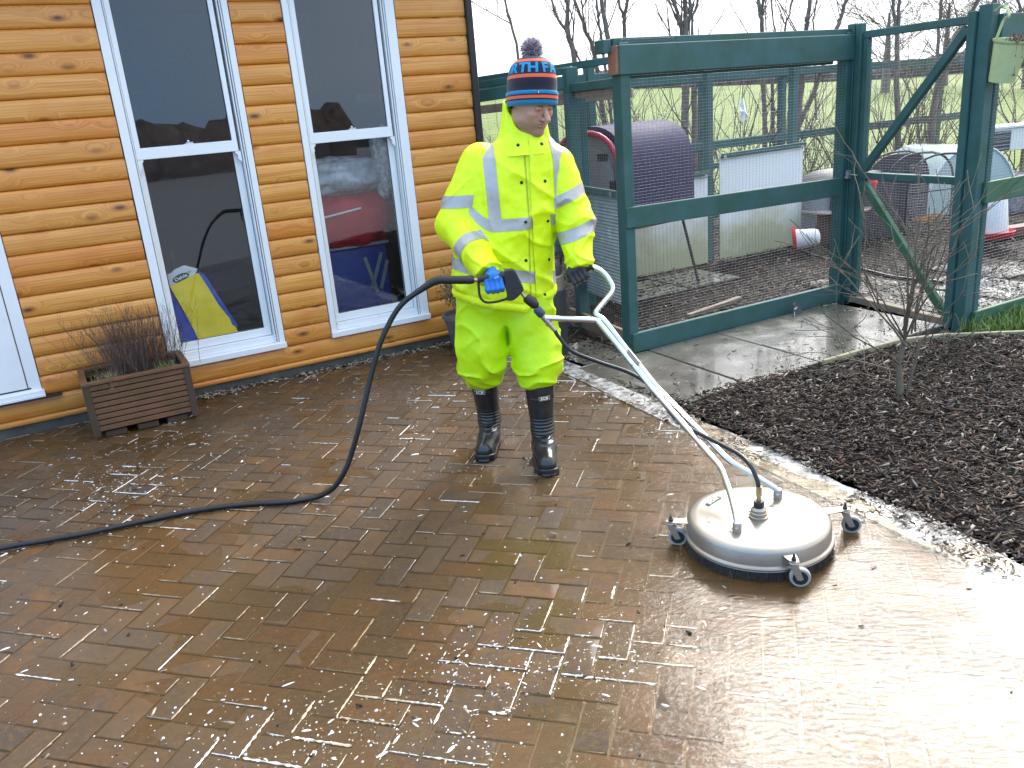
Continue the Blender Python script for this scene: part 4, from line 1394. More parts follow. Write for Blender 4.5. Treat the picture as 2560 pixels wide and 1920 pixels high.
# navy covered coop
cf = Vector((-0.80, -0.60, 0)); cl = Vector((-0.60, 0.80, 0))
cn0 = Y(1556, 470, 7.0); cn0.z = 0
M['navy'] = plain('navy fabric cover', (0.042, 0.036, 0.085), 0.75, var=0.2, vscale=5, bump=0.3, bscale=8)
M['coop_grey'] = plain('grey moulded plastic', (0.24, 0.235, 0.23), 0.5)
M['coop_red'] = plain('red plastic trim', (0.42, 0.02, 0.05), 0.4)
coop = empty('chicken_coop', cn0 + cl * 0.4 - cf * 0.45, 'arched plastic chicken coop under a navy fabric cover with red front arch', 'coop')
org = coop.location
CW, CZ0, CZ1, CT = 0.84, 0.60, 1.02, 1.43
def arch(w, z0, zs, zt, n=14, inset=0.0):
    out = [(inset, z0), (inset, zs)]
    for k in range(1, n):
        a = math.pi * k / n
        out.append((w / 2 - (w / 2 - inset) * math.copysign(abs(math.cos(a)) ** 0.8, math.cos(a)), zs + (zt - inset - zs) * math.sin(a) ** 0.8))
    out += [(w - inset, zs), (w - inset, z0)]
    return out
def CP(x, z, d=0.0): return cn0 + cl * x + UP * z - cf * d
b = MB(); b.prism([CP(x, z) for x, z in arch(CW, CZ0, CZ1, CT, 14, 0.03)], (0, 0, 0), -cf * 0.86); b.build('body', M['coop_grey'], coop, org=org)
b = MB()
pa_ = [CP(x, z, 0.05) for x, z in arch(CW, CZ0 + 0.02, CZ1, CT + 0.02, 16, -0.01)]
pc_ = [p - cf * 0.84 for p in pa_]
pi_ = [CP(x, z, 0.05) for x, z in arch(CW, CZ0 + 0.02, CZ1, CT, 16, 0.01)]
nA = len(pa_)
b.add(pa_ + pc_ + pi_, [(k, k + 1, nA + k + 1, nA + k) for k in range(nA - 1)] + [(k, k + 1, 2 * nA + k + 1, 2 * nA + k) for k in range(nA - 1)] + [tuple(range(nA, 2 * nA))])
b.build('cover', M['navy'], coop, org=org, smooth=40)
b = MB(); b.tube([CP(x, z, -0.01) for x, z in arch(CW, 0.78, CZ1, CT, 16, 0.02)], 0.024, 8); b.build('arch_trim', M['coop_red'], coop, org=org, smooth=60)
b = MB(); b.prism([CP(x, z, -0.004) for x, z in arch(CW, CZ0 + 0.02, CZ1 - .02, CT - 0.06, 14, 0.075)], (0, 0, 0), cf * 0.012); fpn = b.build('front_panel', M['coop_grey'], coop, org=org, bevel=0.003)
for x0, x1, z0, z1 in ((0.14, 0.26, 1.18, 1.24), (0.52, 0.66, 1.10, 1.26), (0.06, 0.20, 0.86, 0.93), (0.06, 0.13, 0.93, 1.02)):
    b = MB(); b.prism([CP(x0, z0, -0.0175), CP(x1, z0, -0.0175), CP(x1, z1, -0.0175), CP(x0, z1, -0.0175)], (0, 0, 0), cf * 0.002); b.build('vent', M['black_plastic'], fpn, org=org)
b = MB()
for x, d in ((0.06, 0.06), (0.78, 0.06), (0.06, 0.8), (0.78, 0.8)):
    b.tube([CP(x, 0.62, d), CP(0.42 + (x - 0.42) * 1.25, 0.0, d + (d - 0.43) * 0.3)], 0.014, 6)
b.tube([CP(0.06, 0.60, 0.06), CP(0.06, 0.60, 0.8)], 0.012, 6); b.tube([CP(0.0, 0.61, -0.02), CP(0.3, 0.61, -0.02)], 0.013, 6)
b.tube([CP(0.1, 0.61, 0.0), CP(0.55, 0.22, 0.03)], 0.016, 6)
b.build('leg_frame', M['black_plastic'], coop, org=org)
# small dark coop with mesh run, pale cloche, hutch
M['dark_coop'] = plain('dark grey coop', (0.045, 0.043, 0.05), 0.35, var=0.2, vscale=5)
dk = Y(2200, 540, 9.0); dk.z = 0
k2 = empty('chicken_coop', dk, 'low dark coop with an arched wire run seen through the gate', 'coop', rz=R(12))
b = MB(); pr = [(x, z + 0.0) for x, z in arch(0.80, 0.0, 0.52, 0.72, 10)]
b.prism([(x - 0.55, 0.0, z) for x, z in pr], (0, 0, 0), (0, 0.75, 0)); b.build('body', M['dark_coop'], k2, smooth=30)
b = MB()
for d in (-0.05, 0.3, 0.7):
    b.tube([(0.28 + x, d, z) for x, z in arch(0.86, 0.0, 0.45, 0.83, 14)], 0.013, 6)
b.tube([(0.28, -0.05, 0.02), (1.14, -0.05, 0.02)], 0.013, 6); b.tube([(0.28, -0.05, 0.45), (1.14, -0.05, 0.45)], 0.008, 6)
b.build('run_hoop', M['black_plastic'], k2)
b = MB(); b.prism([(0.30 + x, 0, z) for x, z in arch(0.82, 0.02, 0.45, 0.81, 14)], (0, 0.66, 0), (0, 0.68, 0)); b.build('run_back', M['dark_coop'], k2)
wire_panel((0.30, -0.05, 0.03), (1, 0, 0), (0, 0, 1), 0.82, 0.72, 'wire_mesh', k2, (0, 0, 0), 0.03, 0.03, 0.0012)
bk = tag(MB().box((0, 0, 0.03), (0.17, 0.09, 0.06)).build('loose_brick', plain('mossy brick', (0.055, 0.042, 0.025), 0.8, var=0.4, bump=0.5), bevel=0.006), 'mossy dark brick lying on the roof of the low coop', 'brick')
bk.location = dk + Vector((-0.12, 0.2, 0.715)); bk.rotation_euler = (0, 0, 0.4)
M['cloche'] = plain('pale green translucent sheet', (0.46, 0.56, 0.50), 0.22, var=0.12, vscale=4)
cq = Y(2425, 520, 10.2); cq.z = 0
ch_ = empty('cloche', cq, 'pale green translucent dome behind the thick gate post', 'cloche')
b = MB()
prof = []
for k in range(15):
    a = math.pi * k / 14
    prof.append((-math.cos(a) * 0.56, 0.80 * math.sin(a) ** 0.9))
for (x, z) in prof: pass
vs = []
for d in (0.0, 0.35, 0.7, 1.0):
    vs += [(x - d * 0.25, d, z) for x, z in prof]
b.add(vs, [(l * 15 + k, l * 15 + k + 1, (l + 1) * 15 + k + 1, (l + 1) * 15 + k) for l in range(3) for k in range(14)] + [tuple(range(15))])
b.build('skin', M['cloche'], ch_, smooth=50)
b = MB(); b.tube([(x, -0.008, z) for x, z in prof], 0.012, 6); b.build('hoop', M['white_plastic'], ch_)
hq = Y(2540, 375, 10.9); hz_ = hq.z; hq.z = 0
hut = empty('rabbit_hutch', hq, 'white hutch with a dark grille at the right edge behind the mesh', 'hutch', rz=R(8))
b = MB(); b.box((0, 0.2, hz_ + 0.14), (0.92, 0.4, 0.28)); b.build('body', M['white_plastic'], hut, bevel=0.008)
b = MB(); b.box((0, 0.2, hz_ + 0.295), (1.0, 0.46, 0.03)); b.build('roof', M['white_plastic'], hut, bevel=0.006)
b = MB(); b.box((-0.22, -0.006, hz_ + 0.13), (0.24, 0.01, 0.24)); gr_ = b.build('grille', M['dark_coop'], hut)
b = MB()
for k in range(5): b.box((-0.22, -0.014, hz_ + 0.03 + 0.05 * k), (0.24, 0.006, 0.008))
b.build('bar', M['wire'], gr_)
for x in (-0.42, 0.42):
    for y in (0.04, 0.36):
        b = MB(); b.box((x, y, hz_ / 2), (0.05, 0.05, hz_)); b.build('leg', M['raw_wood'], hut)
# rough stone pile / netting heap at the right
rk = Y(2520, 470, 10.4)
blob('netting_heap', Vector((rk.x, rk.y, rk.z - 0.12)), (0.45, 0.3, 0.28), plain('grey netting', (0.20, 0.20, 0.21), 0.7, var=0.6, vscale=14, bump=1.0, bscale=18), 55, 0.7, 'heap of grey netting below the white hutch', 'netting', 18)
# drinkers
def drinker(c, s, label, M4=None, handle=True):
    root = empty('drinker', c, label, 'drinker')
    if M4 is not None: root.matrix_world = Matrix.Translation(c) @ M4
    b = MB(); b.lathe([(0.0, 0.0), (0.165 * s, 0.0), (0.185 * s, 0.045 * s), (0.178 * s, 0.05 * s), (0.15 * s, 0.02 * s), (0.0, 0.02 * s)], 28); b.build('tray', M['red_plastic'], root, smooth=40)
    b = MB(); b.lathe([(0.135 * s, 0.022 * s), (0.132 * s, 0.06 * s), (0.105 * s, 0.30 * s), (0.085 * s, 0.335 * s), (0.03 * s, 0.35 * s), (0.0, 0.35 * s)], 28); b.build('tank', M['white_plastic'], root, smooth=50)
    if handle:
        b = MB(); b.tube([(-0.07 * s, 0, 0.32 * s), (-0.065 * s, 0, 0.385 * s), (0.065 * s, 0, 0.385 * s), (0.07 * s, 0, 0.32 * s)], 0.009 * s, 6); b.build('handle', M['white_plastic'], root)
    return root
dq = G(2474, 596)
drinker(G(2474, 590, 0.10), 1.18, 'upright white poultry drinker with red tray behind the right panel')
b = MB(); b.box((0, 0, 0.05), (1.5, 0.16, 0.10)); o = b.build('red_plank', plain('red brown boards', (0.16, 0.042, 0.03), 0.6, var=0.3, vscale=8), bevel=0.004)
o.location = dq + Vector((0.35, 0.05, 0)); o.rotation_euler = (0, 0, R(15)); tag(o, 'reddish brown plank on the ground under the upright drinker', 'plank')
tc = G(1975, 634)
rotm = Matrix.Rotation(R(-18), 4, 'Z') @ Matrix.Rotation(R(84), 4, 'Y')
drinker(tc + Vector((0.02, 0, 0.140)), 0.78, 'tipped over drinker with round red tray facing left', rotm, False)
st = G(2062, 606)
so = empty('round_table', st, 'low round pale table top on a brown stump inside the run', 'table')
zt_ = Y(2090, 528, st.y).z
b = MB(); b.lathe([(0.0, 0), (0.115, 0), (0.12, zt_ * 0.5), (0.11, zt_), (0, zt_)], 18); b.build('stump', plain('brown stump', (0.085, 0.04, 0.026), 0.7, var=0.3), so, smooth=40)
b = MB(); b.lathe([(0.0, zt_), (0.36, zt_), (0.365, zt_ + 0.012), (0.36, zt_ + 0.025), (0, zt_ + 0.025)], 36, Matrix.Translation((0.14, 0.1, 0))); b.build('top', plain('wet plywood', (0.50, 0.40, 0.30), 0.3, var=0.25, vscale=6, coat=0.4), so, smooth=30)
drinker(Y(2140, 532, st.y + 0.1), 0.40, 'small white and red drinker on the round table', None, False)
fq = Y(2178, 462, 8.7)
ff_ = empty('hanging_feeder', fq, 'small red plastic feeder hanging inside the gate', 'feeder')
b = MB(); b.lathe([(0.0, -0.085), (0.04, -0.08), (0.055, -0.02), (0.05, 0.0)], 16); b.build('cup', M['red_plastic'], ff_, smooth=40)
b = MB(); b.lathe([(0.03, 0.0), (0.062, 0.01), (0.058, 0.05), (0.04, 0.07), (0, 0.075)], 16); b.build('hood', M['red_plastic'], ff_, smooth=40)
b = MB(); b.tube([(0, 0, 0.07), (0, 0, 1.1)], 0.002, 4); b.build('string', M['wire'], ff_)
yq = G(2318, 556)
yf = empty('trough_feeder', yq, 'yellow brown plastic trough feeder with a slotted top', 'feeder', rz=R(24))
M['ochre'] = plain('ochre plastic', (0.34, 0.15, 0.03), 0.5, var=0.2)
b = MB(); b.prism([(-0.2, -0.05, 0), (-0.2, 0.05, 0), (-0.2, 0.06, 0.05), (-0.2, -0.06, 0.05)], (0, 0, 0), (0.4, 0, 0)); b.build('trough', M['ochre'], yf, bevel=0.004)
b = MB()
for k in range(13): b.box((-0.18 + 0.03 * k, 0, 0.075), (0.009, 0.11, 0.008))
b.box((0, -0.057, 0.062), (0.4, 0.008, 0.025)); b.box((0, 0.057, 0.062), (0.4, 0.008, 0.025))
b.build('grille', M['ochre'], yf)
gq = G(2318, 530); o = MB().box((0, 0, 0.03), (0.20, 0.05, 0.05)).build('scoop', plain('green plastic', (0.05, 0.17, 0.07), 0.4), bevel=0.01)
o.location = gq; o.rotation_euler = (0, 0, 0.5); tag(o, 'small green plastic piece behind the yellow feeder', 'scoop')
mq = Y(2050, 470, 9.2); mq.z = 0
mt = empty('metal_tub', mq, 'galvanised metal tub standing beside the gate post inside the run', 'tub')
b = MB(); b.lathe([(0.0, 0), (0.20, 0.0), (0.24, 0.60), (0.25, 0.61), (0.235, 0.60), (0.2, 0.05)], 26); b.build('body', M['wire'], mt, smooth=40)
b = MB(); b.tube([(0.24 * math.cos(a), 0.24 * math.sin(a), 0.60) for a in [k * 0.4488 for k in range(15)]], 0.012, 6); b.build('rim', M['wire'], mt)
b = MB()
hp = [G(1990, 625, .02), G(2040, 640, .02), G(2110, 660, .02), G(2220, 690, .02), G(2300, 700, .02), G(2360, 705, .02)]
b.tube(catmull(hp, 6), 0.016, 6); tag(b.build('water_pipe', M['rubber'], smooth=60), 'black pipe snaking over the bark inside the gate', 'pipe')
b = MB(); b.beam(G(2205, 530, .03), G(2385, 500, .03), 0.05, 0.05); tag(b.build('batten', M['raw_wood'], bevel=0.004), 'long grey batten lying on the bark below the low coop', 'batten')
b = MB(); b.beam(G(1720, 790, .02), G(1850, 745, .02), 0.04, 0.03); tag(b.build('stick', M['raw_wood'], bevel=0.004), 'weathered stick lying on bark just inside the front board', 'stick')
# white rag on the partition wire
rg = PL(1858, 278, FW(2.6, -2.05), fv)
b = MB()
u2 = fu
pts = [(-0.01, 0.125), (0.03, 0.10), (0.045, 0.03), (0.05, -0.05), (0.03, -0.07), (0.015, -0.13), (-0.01, -0.10), (-0.04, -0.085), (-0.02, -0.05), (-0.06, 0.0), (-0.035, 0.05)]
vs = [rg + u2 * x * 1.05 + UP * z * 1.05 + fv * (0.02 * math.sin(x * 70 + z * 30)) for x, z in pts]
b.add([rg + fv * 0.02] + vs, [(0, 1 + k, 1 + (k + 1) % len(pts)) for k in range(len(pts))])
ra = b.build('rag', plain('white rag', (0.78, 0.78, 0.78), 0.8), org=rg, recalc=False); ra.location = rg
tag(ra, 'small white rag caught on the wire below the front beam', 'rag')
# grey slate chip with white marks by the gate post
q0 = G(1976, 788)
sl = empty('slate_piece', q0, 'small broken slate with white paint marks leaning by the front board', 'slate')
b = MB(); b.prism([Vector((0, 0, 0)), fu * 0.10 + Vector((0, 0, 0.0)), fu * 0.085 + UP * 0.05, fu * 0.02 + UP * 0.10, UP * 0.085], fv * 0.02, fv * 0.028); b.build('plate', plain('slate', (0.09, 0.09, 0.10), 0.5), sl)
b = MB(); b.prism([fu * 0.004 + UP * 0.055, fu * 0.045 + UP * 0.065, fu * 0.03 + UP * 0.05, fu * 0.025 + UP * 0.042, fu * 0.012 + UP * 0.048], fv * 0.0285, fv * 0.0295)
b.prism([fu * 0.008, fu * 0.02, fu * 0.02 + UP * 0.006, fu * 0.013 + UP * 0.006, fu * 0.013 + UP * 0.03, fu * 0.008 + UP * 0.03], fv * 0.0285, fv * 0.0295); b.build('paint_mark', M['white_print'], sl)

# hanging pot on the right panel
M['lime'] = plain('pale lime enamel', (0.50, 0.56, 0.28), 0.35, var=0.05)
tp = PL(2516, 30, RP(0.3, 0, 0.058), fv)
bz = Y(2500, 97, 5.55).z
bc = PL(2530, 100, RP(0.3, 0, 0.16), fv)
hb = empty('hanging_pot', bc, 'pale lime metal pot hooked over the right beam with a withered plant', 'pot')
hb.rotation_euler = (R(11), R(3), 0)
b = MB(); b.lathe([(0.0, -0.235), (0.073, -0.235), (0.092, -0.03), (0.096, 0.0), (0.103, 0.004), (0.103, -0.006), (0.096, -0.012), (0.088, -0.03)], 28, caps=False)
b.build('pot', M['lime'], hb, smooth=50)
b = MB(); b.lathe([(0.0, -0.028), (0.09, -0.028)], 18, caps=False); b.build('soil', M['soil'], hb)
b = MB()
hk = [Vector((-0.05, -0.055, 0)) * 0 + q - bc for q in catmull([bc - fv * 0.085 + fu * -0.02, bc - fv * 0.075 + fu * -0.01 + UP * 0.1, RP(0, 1.93, 0.105) + fu * (bc - RP(0, 0)).dot(fu), RP(0, 1.972, 0.085) + fu * ((bc - RP(0, 0)).dot(fu) - 0.004), RP(0, 1.976, 0.05) + fu * ((bc - RP(0, 0)).dot(fu) - 0.012), RP(0, 1.95, 0.02) + fu * ((bc - RP(0, 0)).dot(fu) - 0.014)], 6)]
for i in range(len(hk) - 1):
    b.beam(hk[i], hk[i + 1], 0.024, 0.004, fv)
b.build('hook', M['lime'], hb)
b = MB()
r_ = random.Random(31)
for _ in range(26):
    a = r_.uniform(-1.2, 1.9)
    d = Vector((math.sin(a), -math.cos(a) * 0.9, 0))
    p0 = Vector((r_.gauss(0.03, 0.03), r_.gauss(0, 0.03), -0.02))
    l = r_.uniform(0.05, 0.10)
    pts = [p0, p0 + d * l * 0.6 + UP * r_.uniform(0.02, 0.07), p0 + d * l + UP * r_.uniform(-0.03, 0.03), p0 + d * l * 1.1 - UP * r_.uniform(0.05, 0.18)]
    b.tube(pts, [0.003, 0.0025, 0.002, 0.001], 3, caps=False)
    for q in (pts[2], pts[3]):
        b.ball(q, r_.uniform(0.004, 0.010), 5, 3)
tag(b.build('withered_plant', plain('withered stems', (0.17, 0.12, 0.08), 0.9), recalc=False), 'withered brown plant drooping out of the lime hanging pot', 'plant').location = bc

# bare shrub in the bark bed
def grow(b, p, d, L, r, depth, R_, gens, ang=0.55, up=0.25, seg=5, minr=0.0012, sides=5):
    pts, rad = [p], [r]
    q, dd = Vector(p), Vector(d).normalized()
    kids = []
    for k in range(seg):
        dd = (dd + Vector((R_.gauss(0, 0.13), R_.gauss(0, 0.13), R_.gauss(0, 0.08) + up * 0.12))).normalized()
        q = q + dd * L / seg
        pts.append(q.copy())
        rad.append(max(minr, r * (1 - 0.55 * (k + 1) / seg)))
        kids.append((q.copy(), dd.copy(), rad[-1]))
    b.tube(pts, rad, sides if depth < 2 else 4 if depth == 2 else 3, caps=False)
    if depth < gens:
        n = R_.choice([2, 3, 3, 4])
        for _ in range(n):
            kp, kd, kr = R_.choice(kids[1:])
            side = Vector((R_.gauss(0, 1), R_.gauss(0, 1), R_.gauss(0, 0.5)))
            side = (side - kd * side.dot(kd)).normalized()
            nd = (kd * math.cos(ang) + side * math.sin(ang) * R_.uniform(0.6, 1.3) + UP * up).normalized()
            grow(b, kp, nd, L * R_.uniform(0.45, 0.72), kr * 0.72, depth + 1, R_, gens, ang, up, seg, minr, sides)
    return kids
sb = G(2255, 1000, 0.02)
bs_ = empty('bare_shrub', sb, 'small leafless shrub with spreading twigs growing in the bark bed', 'shrub')
R1 = random.Random(18)
b, c_ = MB(), MB()
M['shrub_bark'] = plain('olive twigs', (0.15, 0.115, 0.075), 0.7, var=0.3)
top1 = Y(2262, 850, sb.y + 0.02)
b.tube([sb + Vector((-0.01, 0, -0.05)), sb + Vector((-0.02, 0, 0.12)), sb.lerp(top1, 0.6) + Vector((-.03, 0, 0)), top1], [0.022, 0.018, 0.015, 0.013], 7)
b.tube([sb + Vector((0.01, 0, -0.05)), sb + Vector((0.05, 0.02, 0.12)), sb + Vector((0.09, 0.03, 0.3))], [0.010, 0.008, 0.006], 6)
for q0, px, py, r in ((top1, 2275, 620, .011), (top1, 2240, 600, .010), (sb + Vector((0, 0, .3)), 2150, 660, .008), (top1, 2350, 640, .008), (sb + Vector((-.02, 0, .2)), 2110, 760, .007), (sb + Vector((.09, .03, .3)), 2390, 720, .007), (sb + Vector((.02, 0, .08)), 2150, 960, .006), (sb + Vector((0, 0, .15)), 2090, 890, .006), (top1, 2160, 640, .007), (sb + Vector((.03, 0, .1)), 2360, 860, .006), (top1, 2300, 570, .008), (top1, 2220, 680, .007)):
    e = Y(px, py, sb.y + R1.uniform(-0.2, 0.2))
    d = e - q0
    grow(c_, q0, d, d.length * 1.15, r * 0.75, 1, R1, 3, 0.6, 0.12, 5, 0.0019)
    if px > 2200: grow(c_, q0 + Vector((R1.gauss(0, .02), R1.gauss(0, .02), .05)), d + Vector((R1.gauss(0, .15), R1.gauss(0, .1), R1.gauss(0, .1))), d.length * 0.9, r * 0.5, 1, R1, 3, 0.6, 0.12, 5, 0.0016)
b.build('trunk', M['shrub_bark'], bs_, org=sb, smooth=60)
tag(c_.build('crown', M['shrub_bark'], bs_, org=sb, recalc=False), kind='stuff')

# ================================================================== trees behind the run
def stem_tree(label, D, stems, seed, sucker=10, twn=12, mat='bark'):
    R_ = random.Random(seed)
    base = Y(stems[0][0][0], stems[0][0][1], D)
    base.z = -0.05
    root = empty('bare_tree', base, label, 'tree', 'bare hedge trees behind the run')
    tr, cr = MB(), MB()
    for st_ in stems:
        pts = [Y(p[0], p[1], D) for p in st_]
        rad = [p[2] / 2 / F_PX * D * 0.85 for p in st_]
        if st_[0][1] > 350:
            q = pts[0].copy(); q.z = -0.06
            pts = [q] + pts; rad = [rad[0] * 1.15] + rad
        d = (pts[-1] - pts[-2]).normalized()
        pts.append(pts[-1] + d * 1.6); rad.append(rad[-1] * 0.6)
        pts.append(pts[-1] + d * 1.5 + Vector((R_.gauss(0, .2), 0, .2))); rad.append(rad[-1] * 0.4)
        cm = catmull(pts, 5)
        rr_ = np.interp(np.linspace(0, 1, len(cm)), np.linspace(0, 1, len(rad)), rad)
        cm2 = [p + Vector((R_.gauss(0, .006), R_.gauss(0, .006), 0)) for p in cm]
        tr.tube(cm2, list(rr_), 7, caps=False)
        for _ in range(twn):
            k = R_.randint(3, len(cm) - 2)
            side = Vector((R_.gauss(0, 1), R_.gauss(0, 0.5), 0)).normalized()
            grow(cr, cm[k], (side * R_.uniform(.35, .7) + UP).normalized(), R_.uniform(0.5, 1.4), max(rr_[k] * 0.28, 0.006), 2, R_, 3, 0.5, 0.25, 5, 0.003)
    for _ in range(sucker):
        p = base + Vector((R_.gauss(0, 0.35), R_.gauss(0, 0.2), 0.05))
        s = Vector((R_.gauss(0, 0.55), R_.gauss(0, 0.3), 1)).normalized()
        grow(cr, p, s, R_.uniform(1.0, 2.0), R_.uniform(0.007, 0.014), 2, R_, 3, 0.55, 0.1, 6, 0.0028)
    tr.build('trunk', M['bark'], root, org=base, smooth=60)
    tag(cr.build('crown', M['twig'], root, org=base, recalc=False), kind='stuff')
    return root
stem_tree('thin bare stem rising behind the pompom of the hat', 12.4, [[(1300, 400, 9), (1297, 160, 8), (1277, 60, 7), (1260, -10, 6)], [(1280, 62, 4), (1220, 28, 3)]], 1, 8, 9)
stem_tree('slim forked bare tree just right of the woolly hat', 12.0, [[(1452, 400, 17), (1436, 155, 15), (1419, 80, 14), (1423, -10, 11)], [(1419, 84, 9), (1392, 40, 7), (1375, -10, 6)], [(1420, 95, 7), (1440, 130, 6), (1452, 160, 6)]], 2, 14)
stem_tree('bare tree leaning left above the short side panel', 12.3, [[(1520, 400, 15), (1489, 150, 12), (1462, 70, 10), (1432, -10, 8)], [(1462, 62, 6), (1453, -10, 4)]], 3, 8, 10)
stem_tree('pair of slanting bare stems beside the left end of the long beam', 12.1, [[(1555, 420, 20), (1527, 150, 15), (1512, 50, 13), (1502, -10, 11)], [(1540, 400, 9), (1511, 150, 8), (1497, 50, 7), (1489, -10, 6)]], 4, 10)
stem_tree('straight bare tree forking above the left end of the long beam', 12.6, [[(1566, 400, 13), (1562, 105, 11), (1559, 55, 10), (1546, -10, 7)], [(1561, 60, 9), (1569, -10, 8)]], 5, 6, 10)
stem_tree('many-stemmed bare tree above the middle of the long beam', 11.8, [[(1712, 420, 24), (1713, 110, 20), (1714, 40, 14), (1713, -10, 12)], [(1708, 95, 12), (1696, 40, 11), (1680, -10, 9)], [(1716, 80, 8), (1725, 20, 8), (1722, -10, 7)], [(1740, 430, 20), (1736, 240, 17), (1730, 60, 7), (1748, -10, 6)], [(1700, 70, 6), (1672, 0, 5)]], 6, 20, 14)
stem_tree('slender bare tree over the right half of the long beam', 12.2, [[(1912, 400, 15), (1906, 90, 12), (1901, 40, 11), (1894, -10, 9)], [(1902, 35, 8), (1909, -10, 7)], [(1935, 400, 13), (1930, 200, 9), (1937, 90, 5), (1925, -10, 4)]], 7, 14)
stem_tree('forked bare tree leaning right beside the gate post', 12.0, [[(1985, 420, 22), (1998, 250, 18), (2015, 90, 13), (2017, 50, 13), (2028, -10, 11)], [(1992, 330, 15), (2030, 240, 12), (2090, 75, 12), (2104, 40, 10), (2117, -10, 9)]], 8, 14)
stem_tree('very thin bare pair of stems left of the gate post', 12.7, [[(1950, 400, 8), (1961, 90, 6), (1972, 40, 5), (1982, -10, 5)], [(2040, 300, 7), (2034, 85, 5), (2042, -10, 4)]], 9, 8, 8)
stem_tree('straight double-stemmed bare tree seen through the gate', 11.7, [[(2246, 420, 20), (2243, 200, 15), (2244, 70, 12), (2250, -10, 9)], [(2243, 90, 9), (2236, 45, 9), (2233, -10, 7)]], 10, 22, 12)
stem_tree('bare tree leaning right behind the upper gate brace', 11.9, [[(2322, 430, 24), (2338, 250, 19), (2370, 130, 15), (2420, 50, 12), (2452, -10, 10)], [(2345, 240, 11), (2346, 90, 9), (2354, -10, 8)]], 11, 20, 14)
stem_tree('twiggy bare tree behind the lime hanging pot', 11.6, [[(2600, 420, 16), (2590, 200, 13), (2560, 60, 10), (2540, -10, 7)], [(2590, 210, 9), (2600, 60, 8), (2610, -10, 6)]], 12, 26, 18)
# rough undergrowth under the trees
b = MB()
R_ = random.Random(60)
for _ in range(420):
    x = R_.uniform(0.2, 9.5)
    p = FW(x, -4.9 - abs(R_.gauss(0, 0.5)), -0.03)
    h = R_.uniform(0.4, 1.5)
    s = Vector((R_.gauss(0, .45), R_.gauss(0, .3), 1)).normalized()
    q = p + s * h * 0.5 + Vector((R_.gauss(0, .04), 0, 0))
    b.tube([p, q, p + s * h + Vector((R_.gauss(0, .1), 0, 0))], [0.005, 0.004, 0.002], 3, caps=False)
tag(b.build('undergrowth', M['twig'], recalc=False), kind='stuff')
# hedge and trees at the far side of the field
t = NT('bare hedge'); p = t.pos()
t.P(Base_Color=t.mix(t.ramp(t.noise(2.2, p, 5, .7), [(.35, 0.), (.65, 1.)]), (0.06, 0.048, 0.043), (0.17, 0.135, 0.115)), Roughness=0.95, Specular_IOR_Level=0.1)
M['hedge'] = t.m
xs = np.arange(-60, 90, 0.8)
V, Fc = [], []
r_ = np.random.default_rng(4)
for k, x in enumerate(xs):
    yb = 66 + 0.02 * (x - 20)
    zb = -0.06 + 1.0 * (1.68 + np.clip((28 - x) * 0.045, -0.1, 1.4)) - 0.15
    h = 0.95 + 0.5 * vnoise(np.array([x, 0, 0]), 0.2, 3) + r_.uniform(-0.12, 0.25) + max(0, (x - 26)) * 0.03
    for (dy, f) in ((-0.9, 0), (-1.0, 0.5), (-0.5, 0.9), (0, 1.0), (0.8, 0.6)):
        V.append((x + r_.uniform(-.2, .2), yb + dy + r_.uniform(-.2, .2), zb + h * f + r_.uniform(-.1, .1)))
for k in range(len(xs) - 1):
    for m_ in range(4):
        Fc.append((k * 5 + m_, (k + 1) * 5 + m_, (k + 1) * 5 + m_ + 1, k * 5 + m_ + 1))
tag(link('hedge', mesh_np('hedge', np.array(V), np.array(Fc)), M['hedge']), kind='stuff')
# hedge added behind the viewpoint, unseen except as a reflection in the windows
V, Fc = [], []
xs = np.arange(-40, 30, 0.7)
for k, x in enumerate(xs):
    h = 1.9 + 1.2 * vnoise(np.array([x, 7, 0]), 0.25, 9) + r_.uniform(-0.2, 0.3)
    for (dy, f) in ((0.9, 0), (1.0, 0.5), (0.5, 0.9), (0, 1.0), (-0.8, 0.6)):
        V.append((x + r_.uniform(-.2, .2), -24 + dy + r_.uniform(-.2, .2), h * f + r_.uniform(-.1, .1)))
for k in range(len(xs) - 1):
    for m_ in range(4):
        Fc.append((k * 5 + m_, k * 5 + m_ + 1, (k + 1) * 5 + m_ + 1, (k + 1) * 5 + m_))
tag(link('reflected_hedge', mesh_np('reflected_hedge', np.array(V), np.array(Fc)), M['hedge']), kind='stuff')
def far_tree(px, D, h, w, seed, label):
    R_ = random.Random(seed)
    g = Y(px, 190, D)
    base = Vector((g.x, D, 0.7))
    root = empty('bare_tree', base, label, 'tree', 'bare trees across the field')
    tr, cr = MB(), MB()
    tr.tube([base, base + UP * h * 0.35, base + UP * h * 0.8], [0.22, 0.16, 0.05], 6, caps=False)
    for _ in range(46):
        z = R_.uniform(0.18, 0.75) * h
        a = R_.uniform(0, 6.28)
        d = Vector((math.cos(a), math.sin(a), R_.uniform(0.3, 1.2))).normalized()
        grow(cr, base + UP * z, d, w * R_.uniform(.5, 1.0), 0.022, 1, R_, 3, 0.6, 0.1, 4, 0.006, 3)
    tr.build('trunk', M['bark'], root, org=base)
    tag(cr.build('crown', M['twig'], root, org=base, recalc=False), kind='stuff')
far_tree(2215, 40, 4.6, 2.4, 71, 'distant round bare tree seen through the left of the gate')
far_tree(2360, 44, 5.2, 2.8, 72, 'distant wide bare tree behind the top right of the gate')
far_tree(2470, 38, 5.6, 2.8, 73, 'distant twiggy tree between the thick post and the lime pot')
far_tree(2570, 36, 6.4, 2.8, 74, 'distant tall bare tree at the right edge of the sky')
